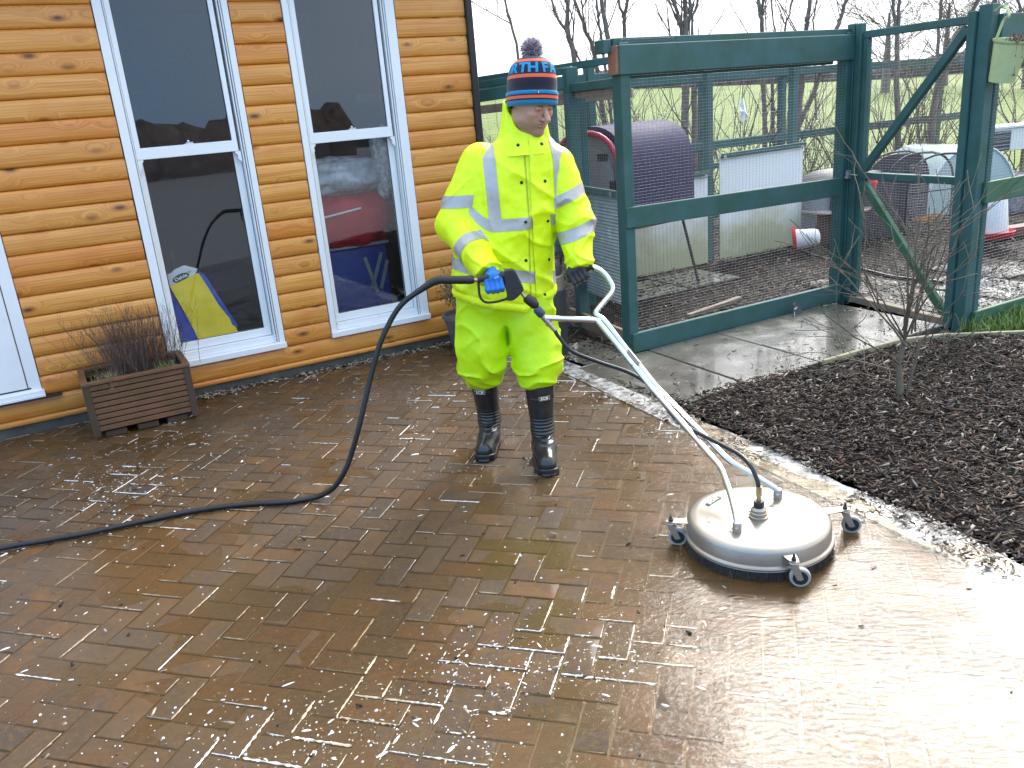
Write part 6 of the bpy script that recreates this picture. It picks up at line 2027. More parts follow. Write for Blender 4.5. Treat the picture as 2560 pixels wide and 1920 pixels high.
def jacket_sdf(P):
    dt, dl_, dr_ = torso(P), sleeveL(P), sleeveR(P)
    d = smin(smin(dt, dl_, 0.022), dr_, 0.022)
    m_ = np.abs(d) < 0.035
    if m_.any():
        Q = P[m_].astype(np.float64)
        tl = np.clip((dt[m_] - np.minimum(dl_, dr_)[m_]) / 0.02, 0, 1)
        # torso: slanted pulls; sleeves: rings of folds; shoulders smooth
        Rt = Q @ np.array([[0.86, 0, 0.5], [0, 1, 0], [-0.5, 0, 0.86]])
        w1 = -ridge(Rt, (3.2, 4.0, 8.5), 41) ** 6 * 0.011 - ridge(Rt @ np.array([[0.5, 0, .86], [0, 1, 0], [-.86, 0, .5]]), (3, 4, 10), 47) ** 7 * 0.010 + (fnoise(Q, 5, 40, 2) - 0.5) * 0.022
        w1 = w1 * np.clip((1.50 - Q[:, 2]) / 0.2, 0.12, 1)
        w2 = -ridge(Q @ np.array([[0.9, 0, .4], [0, 1, 0], [-.4, 0, .9]]), (4.5, 4.5, 12), 43) ** 5 * 0.012 - ridge(Q @ np.array([[0.75, 0, -.66], [0, 1, 0], [.66, 0, .75]]), (5, 5, 14), 44) ** 6 * 0.010 + (fnoise(Q, 7, 48, 2) - 0.5) * 0.020
        w2 = w2 * np.clip((1.46 - Q[:, 2]) / 0.2, 0.15, 1)
        w3 = (fnoise(Q, 24, 45, 2) - 0.5) * 0.006
        d[m_] += (w1 * (1 - tl) + w2 * tl).astype(np.float32) + 0.001 + w3.astype(np.float32)
    # waist seam dip and hem
    h = hem(P[:, 0])
    hemroll = np.exp(-((P[:, 2] - h - 0.018) / 0.010) ** 2) * 0.004
    d = d - hemroll.astype(np.float32) + (np.exp(-((P[:, 2] - h - 0.040) / 0.005) ** 2) * 0.004).astype(np.float32)
    return smax(d, (h - P[:, 2]).astype(np.float32), 0.004)
JV, JF = nets(jacket_sdf, rngs(-0.33, 0.46, 0.0055), rngs(3.60, 4.16, 0.0055), rngs(0.70, 1.60, 0.0055))
t = NT('hi-vis fabric')
p = t.obj()
n = t.noise(30, p, 4, 0.6)
t.P(Base_Color=t.mix(t.ramp(n, [(0.3, 0.0), (0.7, 1.0)]), (0.74, 0.92, 0.006), (0.80, 1.0, 0.010)), Roughness=0.42, Specular_IOR_Level=0.4, Sheen_Weight=0.0)
t.bump(t.math('ADD', t.noise(38, p, 4, 0.65), t.math('MULTIPLY', t.noise(900, p, 1), 0.15)), 0.32, 0.006)
M['hivis'] = t.m
t = NT('hi-vis overtrouser')
p = t.obj()
sp_ = t.ramp(t.noise(85, p, 2), [(0.72, 0.0), (0.78, 1.0)])
zz = t.n('SeparateXYZ'); t.set(zz.inputs[0], p)
low = t.ramp(zz.outputs[2], [(0.42, 1.0), (0.62, 0.0)])
c = t.mix(t.math('MULTIPLY', sp_, low), (0.56, 0.83, 0.006), (0.12, 0.10, 0.03))
t.P(Base_Color=c, Roughness=0.45, Specular_IOR_Level=0.35)
t.bump(t.noise(34, p, 4, 0.65), 0.35, 0.007)
M['hivis_leg'] = t.m
t = NT('reflective tape'); p = t.obj()
t.P(Base_Color=t.mix(t.noise(16, p, 3), (0.37, 0.355, 0.33), (0.50, 0.48, 0.45)), Roughness=0.38, Metallic=0.25)
t.bump(t.noise(60, p, 3), 0.2, 0.003)
M['tape'] = t.m
jacket = wear('jacket', JV, JF, M['hivis'])
JN = vnormals(JV, JF)
JDT, JDL, JDR = torso(JV.astype(np.float32)), sleeveL(JV.astype(np.float32)), sleeveR(JV.astype(np.float32))
def patch(name, scal, off, mat, parent=jacket, V=JV, F_=JF, N=JN, sm=True):
    """a strip of cloth lying on the garment where every (values, lo, hi) holds, cut cleanly"""
    ok = np.ones(len(F_), bool)
    for s, lo, hi in scal:
        fs = s[F_]
        ok &= (fs.max(1) > lo) & (fs.min(1) < hi)
    VV, FF = [], []
    S = np.stack([s for s, _, _ in scal], 1)
    for f in F_[ok]:
        poly = [(V[i] + N[i] * off, S[i]) for i in f]
        for k, (_, lo, hi) in enumerate(scal):
            for sign, lim in ((1, lo), (-1, -hi)):
                out = []
                for m_ in range(len(poly)):
                    a, b_ = poly[m_], poly[(m_ + 1) % len(poly)]
                    da, db = a[1][k] * sign - lim, b_[1][k] * sign - lim
                    if da >= 0: out.append(a)
                    if (da > 0) != (db > 0) and abs(da - db) > 1e-12:
                        t_ = da / (da - db)
                        out.append((a[0] + (b_[0] - a[0]) * t_, a[1] + (b_[1] - a[1]) * t_))
                poly = out
                if len(poly) < 3: break
            if len(poly) < 3: break
        if len(poly) >= 3:
            i0 = len(VV)
            VV += [tuple(p_[0] - PO) for p_ in poly]
            FF.append(tuple(range(i0, i0 + len(poly))))
    me = bpy.data.meshes.new(name)
    me.from_pydata(VV, [], FF)
    bm = bmesh.new(); bm.from_mesh(me)
    bmesh.ops.remove_doubles(bm, verts=bm.verts, dist=0.0004)
    bm.to_mesh(me); bm.free()
    if sm: shade(me, 60)
    return link(name, me, mat, parent)
X_, Y_, Z_ = JV[:, 0], JV[:, 1], JV[:, 2]
isT = (np.minimum(JDL, JDR) - JDT, -0.004, 9)
isL = (np.minimum(JDT, JDR) - JDL, -0.004, 9)
isR = (np.minimum(JDT, JDL) - JDR, -0.004, 9)
patch('reflective_band', [isT, (Z_ - (1.157 + 6.1 * np.maximum(0, -0.01 - X_) ** 2), -0.027, 0.027)], 0.0022, M['tape'])
patch('reflective_band', [isT, (Z_ - (0.903 - 0.23 * (X_ - 0.15)), -0.028, 0.028)], 0.0022, M['tape'])
patch('reflective_band', [isT, (X_ - np.interp(Z_, [1.15, 1.45, 1.6], [-0.012, -0.017, -0.032]), -0.028, 0.028), (Z_, 1.184, 1.6)], 0.0024, M['tape'])
patch('reflective_band', [isT, (X_ - np.interp(Z_, [1.15, 1.30, 1.42, 1.52], [0.288, 0.290, 0.293, 0.278]), -0.024, 0.024), (Z_, 1.184, 1.6)], 0.0024, M['tape'])
patch('reflective_band', [isL, (Z_ - 1.272, -0.027, 0.027)], 0.0022, M['tape'])
fdir = np.array(SK['wL']) - np.array(SK['eL'])
tL = ((JV - np.array(SK['eL'])) @ fdir) / (fdir @ fdir)
patch('reflective_band', [isL, (tL - 0.50, -0.082, 0.082)], 0.0022, M['tape'])
patch('reflective_band', [isR, (Z_ - (1.257 + 0.4 * (X_ - 0.326)), -0.026, 0.026)], 0.0022, M['tape'])
patch('reflective_band', [isR, (Z_ - (1.089 + 0.34 * (X_ - 0.33)), -0.028, 0.028)], 0.0022, M['tape'])
xf = np.interp(Z_, [0.75, 1.2, 1.5], [0.187, 0.196, 0.207])
front = (-(Y_ - np.interp(Z_, HZ, HYc)), 0.0, 9)
patch('storm_flap', [isT, front, (X_ - xf, -0.043, 0.040), (Z_, 0.765, 1.515)], 0.0065, M['hivis'])
patch('zip_line', [isT, front, (X_ - np.interp(Z_, [0.75, 0.9, 1.18, 1.5], [0.118, 0.125, 0.140, 0.142]), -0.0032, 0.0032), (Z_, 0.76, 1.51)], 0.0018, plain('zip tape', (0.42, 0.52, 0.02), 0.6))
patch('pocket_flap', [isT, front, (X_, -0.06, 0.075), (Z_ - (1.025 - 0.14 * X_), -0.028, 0.0)], 0.005, M['hivis'])
# press studs, set where they sit on the cloth
JT = BVHTree.FromPolygons([Vector(v) for v in JV], [tuple(int(i) for i in f) for f in JF])
M['stud'] = plain('dark studs', (0.03, 0.028, 0.026), 0.35, 0.6)
for x, y in ((1295, 363), (1353, 361), (1304, 456), (1361, 453), (1314, 555), (1368, 551), (1315, 651), (1370, 648), (1361, 738)):
    d = ray(x, y).normalized()
    hit, nrm, _, _ = JT.ray_cast(cO, d)
    if hit is None: continue
    if nrm.dot(d) > 0: nrm = -nrm
    tx = nrm.orthogonal().normalized()
    b = MB(); b.lathe([(0.0, 0.0035), (0.0055, 0.003), (0.0075, 0.0005), (0.0075, -0.003)], 12, frame(hit + nrm * (0.007 if x > 1335 else 0.002) - Vector(PO), tx, nrm.cross(tx), nrm), caps=False)
    b.build('stud', M['stud'], jacket, smooth=50)
# collar
vs, fs = [], []
na, nh = 60, 7
ph = np.linspace(R(17), R(17 + 350), na)
hk = [(-180, 1.690), (-130, 1.695), (-95, 1.690), (-70, 1.655), (-45, 1.610), (-25, 1.572), (-8, 1.545), (10, 1.520), (20, 1.510), (35, 1.540), (60, 1.556), (85, 1.578), (110, 1.63), (140, 1.67), (180, 1.690)]
for a in ph:
    deg = (math.degrees(a) + 180) % 360 - 180
    top = np.interp(deg, [h[0] for h in hk], [h[1] for h in hk])
    for k in range(nh + 1):
        f = k / nh
        z = 1.455 + (top - 1.455) * f
        r = 0.104 + 0.026 * (1 - f) ** 2 - 0.013 * f + 0.005 * math.sin(a * 5 + f * 3) * f + 0.004 * math.sin(a * 11 + 1)
        cx = 0.150 + (z - 1.5) * 0.12
        vs.append((cx + r * math.sin(a) * 1.08, 3.925 - r * math.cos(a) * 0.98, z))
for i in range(na - 1):
    for k in range(nh):
        fs.append((i * (nh + 1) + k, (i + 1) * (nh + 1) + k, (i + 1) * (nh + 1) + k + 1, i * (nh + 1) + k + 1))
V0 = np.array(vs)
ctr = np.array([0.15, 3.925])
inn = V0.copy(); dxy = V0[:, :2] - ctr; inn[:, :2] = ctr + dxy * (1 - 0.009 / np.linalg.norm(dxy, axis=1))[:, None]
n0 = len(V0)
rim = []
F1 = [tuple(f) for f in fs] + [tuple(n0 + i for i in reversed(f)) for f in fs]
for i in range(na - 1):
    a, c = i * (nh + 1) + nh, (i + 1) * (nh + 1) + nh
    F1.append((a, c, n0 + c, n0 + a))
for i in (0, na - 1):
    for k in range(nh):
        a = i * (nh + 1) + k
        F1.append((a, a + 1, n0 + a + 1, n0 + a))
me = bpy.data.meshes.new('collar')
me.from_pydata([tuple(v - PO) for v in np.concatenate([V0, inn])], [], F1)
bm = bmesh.new(); bm.from_mesh(me); bmesh.ops.recalc_face_normals(bm, faces=bm.faces); bm.to_mesh(me); bm.free()
shade(me, 60)
link('collar', me, M['hivis'], jacket)

# ---- overtrousers
def trouser_sdf(P):
    d = ell(P, (0.0, 3.972, 0.84), (0.226, 0.152, 0.19))
    L = smin(cone(P, (-0.100, 3.97, 0.84), (-0.126, 3.95, 0.56), 0.128, 0.122), cone(P, (-0.126, 3.95, 0.56), (-0.135, 3.938, 0.475), 0.120, 0.114), 0.02)
    L = smin(L, cone(P, (-0.135, 3.938, 0.47), (-0.138, 3.950, 0.430), 0.112, 0.086), 0.02)
    Rr = smin(cone(P, (0.102, 3.96, 0.83), (0.130, 3.885, 0.56), 0.126, 0.112), cone(P, (0.130, 3.885, 0.56), (0.136, 3.840, 0.470), 0.110, 0.108), 0.02)
    Rr = smin(Rr, cone(P, (0.136, 3.840, 0.465), (0.132, 3.815, 0.425), 0.106, 0.088), 0.02)
    legs = smin(L, Rr, 0.008)
    d = smin(d, legs, 0.03)
    m_ = np.abs(d) < 0.04
    if m_.any():
        Q = P[m_].astype(np.float64)
        lowf = np.clip((0.62 - Q[:, 2]) / 0.15, 0, 1)
        a = ridge(Q @ np.array([[.8, 0, .6], [0, 1, 0], [-.6, 0, .8]]), (3.2, 4, 8), 61) ** 6 * -0.013
        b_ = ridge(Q @ np.array([[.75, 0, -.66], [0, 1, 0], [.66, 0, .75]]), (3.6, 4, 9), 62) ** 6 * -0.012
        c_2 = ridge(Q, (4, 4, 19), 63) ** 4 * -0.016 * lowf
        d[m_] += (a + b_ + c_2 + 0.003 + (fnoise(Q, 5, 64, 2) - 0.5) * 0.022 + (fnoise(Q, 26, 65, 2) - 0.5) * 0.005).astype(np.float32)
    return np.maximum(d, P[:, 2] - 0.93)
TV, TF = nets(trouser_sdf, rngs(-0.30, 0.30, 0.0058), rngs(3.68, 4.16, 0.0058), rngs(0.30, 0.95, 0.0058))
trousers = wear('trousers', TV, TF, M['hivis_leg'])

# ---- boots
M['boot'] = plain('wet black rubber boot', (0.016, 0.0155, 0.016), 0.3, var=0.3, vscale=30, coat=0.35)
def boot(top, ank, heel, toe, sh):
    tp_, ak, hl2, te = [np.array(q_, float) for q_ in (top, ank, heel, toe)]
    fd = te - hl2; fd[2] = 0; fd /= np.linalg.norm(fd)
    sd = np.array([fd[1], -fd[0], 0])
    def upper(P):
        d = cone(P, tp_, ak, 0.074, 0.055)
        q_ = ak + fd * 0.07 + np.array([0, 0, -0.075])
        f = smin(cone(P, hl2 + [0, 0, 0.058], q_, 0.046, 0.050), cone(P, q_, te - fd * 0.05 + [0, 0, 0.046], 0.050, 0.047), 0.03)
        f = smin(f, cone(P, ak, hl2 + fd * 0.03 + [0, 0, 0.06], 0.052, 0.048), 0.04)
        d = smin(d, f, 0.03)
        z = P[:, 2]
        fr = ((P - v3(*ak)) @ v3(*fd))
        rib = np.sin(z * 2 * np.pi / 0.0165) * 0.0026 * np.clip((z - 0.105) / 0.02, 0, 1) * np.clip((0.235 - z) / 0.02, 0, 1) * np.clip(fr / 0.02, 0, 1)
        d = d - rib.astype(np.float32)
        d = d - (np.exp(-((z - tp_[2] + 0.075) / 0.004) ** 2) * 0.0022).astype(np.float32)
        d += ((fnoise(P[:, :] * 1.0, 14, 71, 2) - 0.5) * 0.005).astype(np.float32)
        return smax(smax(d, (0.022 - z).astype(np.float32), 0.004), (z - tp_[2]).astype(np.float32), 0.004)
    def sole(P):
        z = P[:, 2]
        f = cone(P * v3(1, 1, 0), (hl2 + [0, 0, 0]) * [1, 1, 0], te * [1, 1, 0] - fd * 0.052, 0.049, 0.056)
        c_ = z - 0.026 - 0.012 * np.clip(((P - v3(*(te - fd * 0.06))) @ v3(*fd)) / 0.06, 0, 1)
        g_ = np.where((z < 0.010), np.clip(np.sin((P @ v3(*fd)) * 2 * np.pi / 0.03) * 6, -1, 1) * 0.003, 0)
        arch = np.where(np.abs(((P - v3(*hl2)) @ v3(*fd)) - 0.10) < 0.02, 0.012, 0.0)
        return smax(smax(f - g_.astype(np.float32), c_.astype(np.float32), 0.006), (arch - z).astype(np.float32), 0.003)
    lo = np.minimum(np.minimum(tp_, ak), np.minimum(hl2, te)) - 0.09
    hi = np.maximum(np.maximum(tp_, ak), np.maximum(hl2, te)) + 0.09
    V, F_ = nets(upper, rngs(lo[0], hi[0], 0.004), rngs(lo[1], hi[1], 0.004), rngs(0.0, hi[2] - 0.08, 0.004))
    bt = wear('boot', V, F_, M['boot'])
    V2, F2 = nets(sole, rngs(lo[0], hi[0], 0.004), rngs(lo[1], hi[1], 0.004), rngs(-0.008, 0.056, 0.004))
    wear('sole', V2, F2, M['boot'], bt)
    return bt, V, F_
M['jcb_edge'] = plain('orange label edge', (0.62, 0.40, 0.14), 0.5)
for (top, ank, heel, toe, sh), (lx, ly), edge in (
        (((-0.141, 3.975, 0.400), (-0.130, 4.015, 0.155), (-0.134, 4.065, 0.0), (-0.172, 3.815, 0.0), 0), (1199.5, 983.5), 'white_print'),
        (((0.131, 3.815, 0.400), (0.131, 3.80, 0.155), (0.122, 3.845, 0.0), (0.139, 3.578, 0.0), 0), (1361, 995.5), 'jcb_edge')):
    bt, V, F_ = boot(top, ank, heel, toe, sh)
    T_ = BVHTree.FromPolygons([Vector(v) for v in V], [tuple(int(i) for i in f) for f in F_])
    def stick(me_pts, off):
        """wrap a flat outline (x right, y up, metres) on the boot around the label's place"""
        out = []
        base = Y(lx, ly, top[1] - 0.066)
        for x, y in me_pts:
            o_ = base + Vector((x, -0.15, y))
            hit, nrm, _, _ = T_.ray_cast(o_, Vector((0, 1, 0)))
            if hit is None: hit, nrm = base + Vector((x, 0, y)), Vector((0, -1, 0))
            out.append(hit + Vector((0, -1, 0)) * off - Vector(PO))
        return out
    def strip(x0, x1, y0, y1, off, name, mat, par):
        b = MB(); k_ = 8
        top_ = stick([(x0 + (x1 - x0) * i / k_, y1) for i in range(k_ + 1)], off)
        bot_ = stick([(x0 + (x1 - x0) * i / k_, y0) for i in range(k_ + 1)], off)
        b.add(bot_ + top_, [(i, i + 1, k_ + 2 + i, k_ + 1 + i) for i in range(k_)])
        return b.build(name, mat, par, recalc=False)
    lab = strip(-0.0265, 0.0265, -0.0105, 0.0105, 0.0012, 'boot_label', M[edge], bt)
    strip(-0.0240, 0.0240, -0.0080, 0.0080, 0.0018, 'label_face', M['rubber'], bt)
    tm = text_mesh('JCB', 0.0185, None, 0.0, 0.0009, 1.12)
    co = [(v.co.x * 1.2, v.co.y * 0.95) for v in tm.vertices]
    for v, pnew in zip(tm.vertices, stick(co, 0.0026)): v.co = pnew
    link('lettering', tm, M['white_print'], bt)

# ---- hat
HB0 = np.array([0.1915, 3.868, 1.6535])
ax_u = np.array([0.075, 0.075, 1.0]); ax_u /= np.linalg.norm(ax_u)
hx = np.array([math.cos(HYAW), math.sin(HYAW), 0]); hx -= ax_u * (hx @ ax_u); hx /= np.linalg.norm(hx)
hy = np.cross(ax_u, hx)                                             # backwards
RXY = (0.106, 0.128)
HP = [(0.0, 0.905), (0.003, 0.965), (0.012, 0.995), (0.030, 1.0), (0.045, 1.005), (0.053, 1.012), (0.059, 0.995), (0.062, 0.965), (0.066, 0.955), (0.085, 0.962), (0.108, 0.955), (0.128, 0.925), (0.147, 0.875), (0.163, 0.835), (0.178, 0.755), (0.190, 0.65), (0.199, 0.53), (0.205, 0.40), (0.209, 0.22), (0.2105, 0.0)]
def hat_pt(th, z, off=0.0):
    f = np.interp(z, [h[0] for h in HP], [h[1] for h in HP])
    return HB0 + hx * (math.sin(th) * (RXY[0] * f + off)) - hy * (math.cos(th) * (RXY[1] * f + off)) + ax_u * z
nth = 96
vs = [hat_pt(2 * math.pi * k / nth, z, 0.0009 * math.sin(k * math.pi)) for z, _ in HP for k in range(nth)]
fs = [(i * nth + k, i * nth + (k + 1) % nth, (i + 1) * nth + (k + 1) % nth, (i + 1) * nth + k) for i in range(len(HP) - 1) for k in range(nth)]
me = mesh_np('hat', np.array(vs) - PO, np.array(fs), True)
hc = []
t = NT('striped knit')
zc = t.n('Attribute', attribute_name='Col').outputs['Fac']
NAVY, BLU, ORG = (0.018, 0.016, 0.028), (0.012, 0.20, 0.36), (0.78, 0.135, 0.06)
nd = t.n('ValToRGB'); nd.color_ramp.interpolation = 'CONSTANT'
stops = [(0.0, BLU), (0.0205, NAVY), (0.0275, ORG), (0.0395, NAVY), (0.0455, BLU), (0.0600, NAVY), (0.1125, ORG), (0.1275, NAVY), (0.1790, ORG), (0.1915, NAVY)]
while len(nd.color_ramp.elements) < len(stops): nd.color_ramp.elements.new(0.9)
for e, (p_, c_) in zip(nd.color_ramp.elements, stops): e.position = min(1, p_ * 4.5); e.color = (*c_, 1)
t.set(nd.inputs[0], zc)
wv = t.noise(420, t.obj(), 2)
t.P(Base_Color=t.mix(1.0, nd.outputs[0], t.ramp(wv, [(0.3, 0.8), (0.7, 1.15)]), 'MULTIPLY'), Roughness=0.85, Sheen_Weight=0.25, Specular_IOR_Level=0.2)
t.bump(wv, 0.5, 0.003)
zv = ((np.array(vs) - HB0) @ ax_u) * 4.5
col_attr(me, np.stack([zv, zv, zv], 1))
hat = link('hat', me, t.m, person)
M['hat_letter'] = plain('blue knit letters', (0.012, 0.26, 0.52), 0.85, var=0.15, vscale=300)
cam_th = math.atan2(0, 1)
th0 = -HYAW + R(2)
for ch_2, dg in zip('NORTHFACE', (-107, -82, -57, -32.5, -7, 26, 52, 77, 102)):
    tm = text_mesh(ch_2, 0.058, None, 0.0, 0.0022)
    bm = bmesh.new(); bm.from_mesh(tm)
    bmesh.ops.triangulate(bm, faces=bm.faces)
    bmesh.ops.subdivide_edges(bm, edges=[e for e in bm.edges if e.calc_length() > 0.008], cuts=3, use_grid_fill=True)
    bmesh.ops.triangulate(bm, faces=bm.faces)
    xs_ = [v.co.x for v in bm.verts]; ys_ = [v.co.y for v in bm.verts]
    xm, ym, hh = (min(xs_) + max(xs_)) / 2, min(ys_), max(ys_) - min(ys_)
    for v in bm.verts:
        z = 0.1335 + (v.co.y - ym) / hh * 0.0425
        th = th0 + R(dg) + (v.co.x - xm) * 1.12 / (0.112 * np.interp(z, [h[0] for h in HP], [h[1] for h in HP]))
        v.co = Vector(hat_pt(th, z, 0.0014) - PO)
    bm.to_mesh(tm); bm.free()
    link('lettering', tm, M['hat_letter'], hat)
lt = th0 + R(4)
b = MB(); b.add([hat_pt(lt + a, z, o) - PO for a, z, o in ((-.062, .0425, .003), (.062, .0425, .003), (.062, .0625, .003), (-.062, .0625, .003))], [(0, 1, 2, 3)]); b.build('hat_tag', M['rubber'], hat, recalc=False)
b = MB(); b.add([hat_pt(lt + a, z, .0042) - PO for a, z in ((-.032, .0465), (.022, .0465), (.022, .0590), (.004, .0582), (-.016, .0545), (-.030, .0500))], [(0, 1, 2, 3, 4, 5)]); b.build('tag_emblem', M['tape'], hat, recalc=False)
# pompom
pc = HB0 + ax_u * 0.238
b = MB(); b.ball(pc - PO, 0.034, 14, 10); pom = b.build('pompom', plain('grey mauve wool core', (0.25, 0.20, 0.22), 0.9), hat, smooth=60)
R_ = np.random.default_rng(5)
n = 2600
dv = R_.normal(0, 1, (n, 3)); dv /= np.linalg.norm(dv, axis=1)[:, None]
ln = 0.046 * (1 + R_.normal(0, 0.05, n))
side = np.cross(dv, R_.normal(0, 1, (n, 3))); side /= np.linalg.norm(side, axis=1)[:, None]
bend = R_.normal(0, 0.005, (n, 3))
A = pc + dv * 0.025; B = pc + dv * (ln * 0.78)[:, None] + bend * 0.5; Cc = pc + dv * ln[:, None] + bend
w_ = 0.0011
V = np.stack([A - side * w_, A + side * w_, B + side * w_, B - side * w_, Cc + side * w_ * .7, Cc - side * w_ * .7], 1).reshape(-1, 3) - PO
base = np.array([(0, 1, 2, 3), (3, 2, 4, 5)])
me = mesh_np('yarn', V, (base[None] + (np.arange(n) * 6)[:, None, None]).reshape(-1, 4))
cc = np.array([(0.62, 0.53, 0.56), (0.36, 0.28, 0.31), (0.72, 0.66, 0.68), (0.15, 0.11, 0.14)])[R_.integers(0, 4, n)]
col_attr(me, np.repeat(cc, 6, 0))
tag(link('yarn', me, attr_mat('wool yarn', 0.9), hat), kind='stuff')

# ---- gloves: palm, four bent fingers and a thumb closed round what they hold
def glove(name, c, ax, dn, wrist, mat, label_scale=1.0, thumb_side=1):
    c, ax, dn = [np.array(q_, float) for q_ in (c, ax, dn)]
    ax /= np.linalg.norm(ax); dn -= ax * (dn @ ax); dn /= np.linalg.norm(dn)
    out = np.cross(ax, dn)
    if out[1] > 0: out = -out                                       # towards the viewer
    L = lambda a, d_, o_: c + ax * a + dn * d_ + out * o_
    k = label_scale
    offs = [(-0.033, 0.86), (-0.011, 0.97), (0.011, 1.0), (0.033, 0.93)]
    def sdf(P):
        d = np.full(len(P), 9.0, np.float32)
        for a, s in offs:
            mcp, pip, dip, tip = L(a * k, -0.032 * k, 0.020 * k), L(a * k * 1.02, 0.017 * s * k, 0.030 * k), L(a * k, 0.031 * s * k, 0.006 * k), L(a * k, 0.018 * s * k, -0.020 * k)
            f = smin(cone(P, mcp, pip, 0.0115 * k, 0.0128 * k), cone(P, pip, dip, 0.0126 * k, 0.0112 * k), 0.004)
            f = smin(f, cone(P, dip, tip, 0.0105 * k, 0.0092 * k), 0.004)
            d = smin(d, f, 0.0025)
        palm = smin(cone(P, L(-0.030 * k, -0.034 * k, 0.010 * k), L(0.030 * k, -0.036 * k, 0.012 * k), 0.021 * k, 0.022 * k), cone(P, L(-0.024 * k, -0.03 * k, -0.016 * k), L(0.026 * k, -0.034 * k, -0.014 * k), 0.018 * k, 0.019 * k), 0.015)
        palm = smin(palm, cone(P, L(0, -0.040 * k, 0.0), np.array(wrist), 0.030 * k, 0.030 * k), 0.02)
        d = smin(d, palm, 0.008)
        th = smin(cone(P, L(0.036 * thumb_side * k, -0.035 * k, -0.012 * k), L(0.050 * thumb_side * k, -0.005 * k, -0.026 * k), 0.014 * k, 0.0125 * k), cone(P, L(0.050 * thumb_side * k, -0.005 * k, -0.026 * k), L(0.030 * thumb_side * k, 0.022 * k, -0.030 * k), 0.012 * k, 0.0098 * k), 0.005)
        return smin(d, th, 0.006)
    lo, hi = np.minimum(c, wrist) - 0.085, np.maximum(c, wrist) + 0.085
    V, F_ = nets(sdf, rngs(lo[0], hi[0], 0.003), rngs(lo[1], hi[1], 0.003), rngs(lo[2], hi[2], 0.003))
    return wear(name, V, F_, mat)
M['glove_blue'] = plain('blue nitrile dipped glove', (0.012, 0.17, 0.56), 0.38, var=0.12, vscale=40, bump=0.15, bscale=300)
M['glove_black'] = plain('black glove', (0.018, 0.019, 0.017), 0.5, var=0.25, vscale=40, bump=0.15, bscale=300)
hL = Y(1236, 712, 3.612)
aL = Y(1268, 700, 3.60) - Y(1200, 712, 3.60)
gl_b = glove('glove', hL, aL, (0.08, -0.1, -1), np.array(SK['wL']) + np.array([0.005, 0.0, 0.01]), M['glove_blue'], 0.95, 1)
hR = Y(1447, 690, 3.763)
aR = Y(1478, 664, 3.76) - Y(1424, 698, 3.765)
glove('glove', hR, aR, (0.15, -0.1, -1), np.array(SK['wR']) + np.array([0.0, 0.0, 0.01]), M['glove_black'], 0.95, -1)
# cuffs of the jacket sit over the gloves; pale print on the blue one
link('lettering', text_mesh('we', 0.017, frame(Y(1241, 693, 3.565) - Vector(PO), Vector((0.92, 0.1, 0.3)).normalized(), Vector((-0.3, 0.1, 0.92)).normalized(), Vector((0, -1, 0.1)).normalized()), 0.0006, 0.0002), plain('pale print', (0.35, 0.5, 0.75), 0.6), gl_b)
# ================================================================== froth, bubbles and bits washed over the paving
M['froth'] = plain('white froth', (0.78, 0.77, 0.74), 0.25, var=0.1, coat=0.4)
rf = np.random.default_rng(101)
def wet_z(P):
    P3_ = np.concatenate([P, np.zeros((len(P), 1))], 1)
    return np.maximum(undul(P), -0.001) + 0.0008
def froth_density(P):
    P3_ = np.concatenate([P, np.zeros((len(P), 1))], 1)
    cl_n = fnoise(P3_, 2.6, 120, 3)
    band = np.exp(-(((P[:, 0] - 0.25) / 0.75) ** 2 + ((P[:, 1] - 2.02) / 0.30) ** 2))
    band += 0.55 * np.exp(-(((P[:, 0] + 0.35) / 0.6) ** 2 + ((P[:, 1] - 1.95) / 0.28) ** 2))
    band += 0.5 * np.exp(-(((P[:, 0] + 2.0) / 0.35) ** 2 + ((P[:, 1] - 3.95) / 0.5) ** 2))
    band += 0.25 * np.exp(-(((P[:, 0] + 0.35) / 0.5) ** 2 + ((P[:, 1] - 4.55) / 0.6) ** 2))
    edge_ = np.exp(-(((P - e2) @ en2 + 0.05) / 0.10) ** 2) * np.clip((P[:, 1] - 3.0) / 0.8, 0, 1)
    return np.clip((band * 1.5 + edge_ * 0.6) * np.clip((cl_n - 0.34) * 4, 0, 1) + 0.07, 0, 1)
lo_, hi_ = np.array([-3.6, 1.35]), np.array([1.9, 6.0])
P = rf.uniform(lo_, hi_, (130000, 2))
P = P[((P - w2) @ wn2 < -0.05) & ((P - e2) @ en2 < 0.0)]
P = P[rf.random(len(P)) < froth_density(P) * 0.42]
n = len(P)
base_r = rf.uniform(0.0010, 0.0036, n) * rf.choice([0.7, 1, 1, 1.4, 1.9], n, p=[.3, .3, .2, .15, .05])
kind_ = rf.random(n)
el_ = np.where(kind_ > 0.80, rf.uniform(2.0, 5.0, n), 1.0)
yaw = rf.uniform(0, 3.14, n)
z = wet_z(P)
k8 = np.arange(7) * 2 * np.pi / 7
ring = np.stack([np.cos(k8), np.sin(k8)], 1)
V = np.zeros((n, 15, 3))
rad_j = rf.uniform(0.7, 1.3, (n, 7))
for lv, (sc_, hh) in enumerate(((1.0, 0.0), (0.65, 0.55))):
    x = ring[None, :, 0] * base_r[:, None] * sc_ * el_[:, None] * rad_j
    y = ring[None, :, 1] * base_r[:, None] * sc_ * rad_j
    V[:, lv * 7:lv * 7 + 7, 0] = P[:, 0, None] + x * np.cos(yaw)[:, None] - y * np.sin(yaw)[:, None]
    V[:, lv * 7:lv * 7 + 7, 1] = P[:, 1, None] + x * np.sin(yaw)[:, None] + y * np.cos(yaw)[:, None]
    V[:, lv * 7:lv * 7 + 7, 2] = (z + base_r * hh)[:, None]
V[:, 14, :2] = P
V[:, 14, 2] = z + base_r * 0.75
tri = []
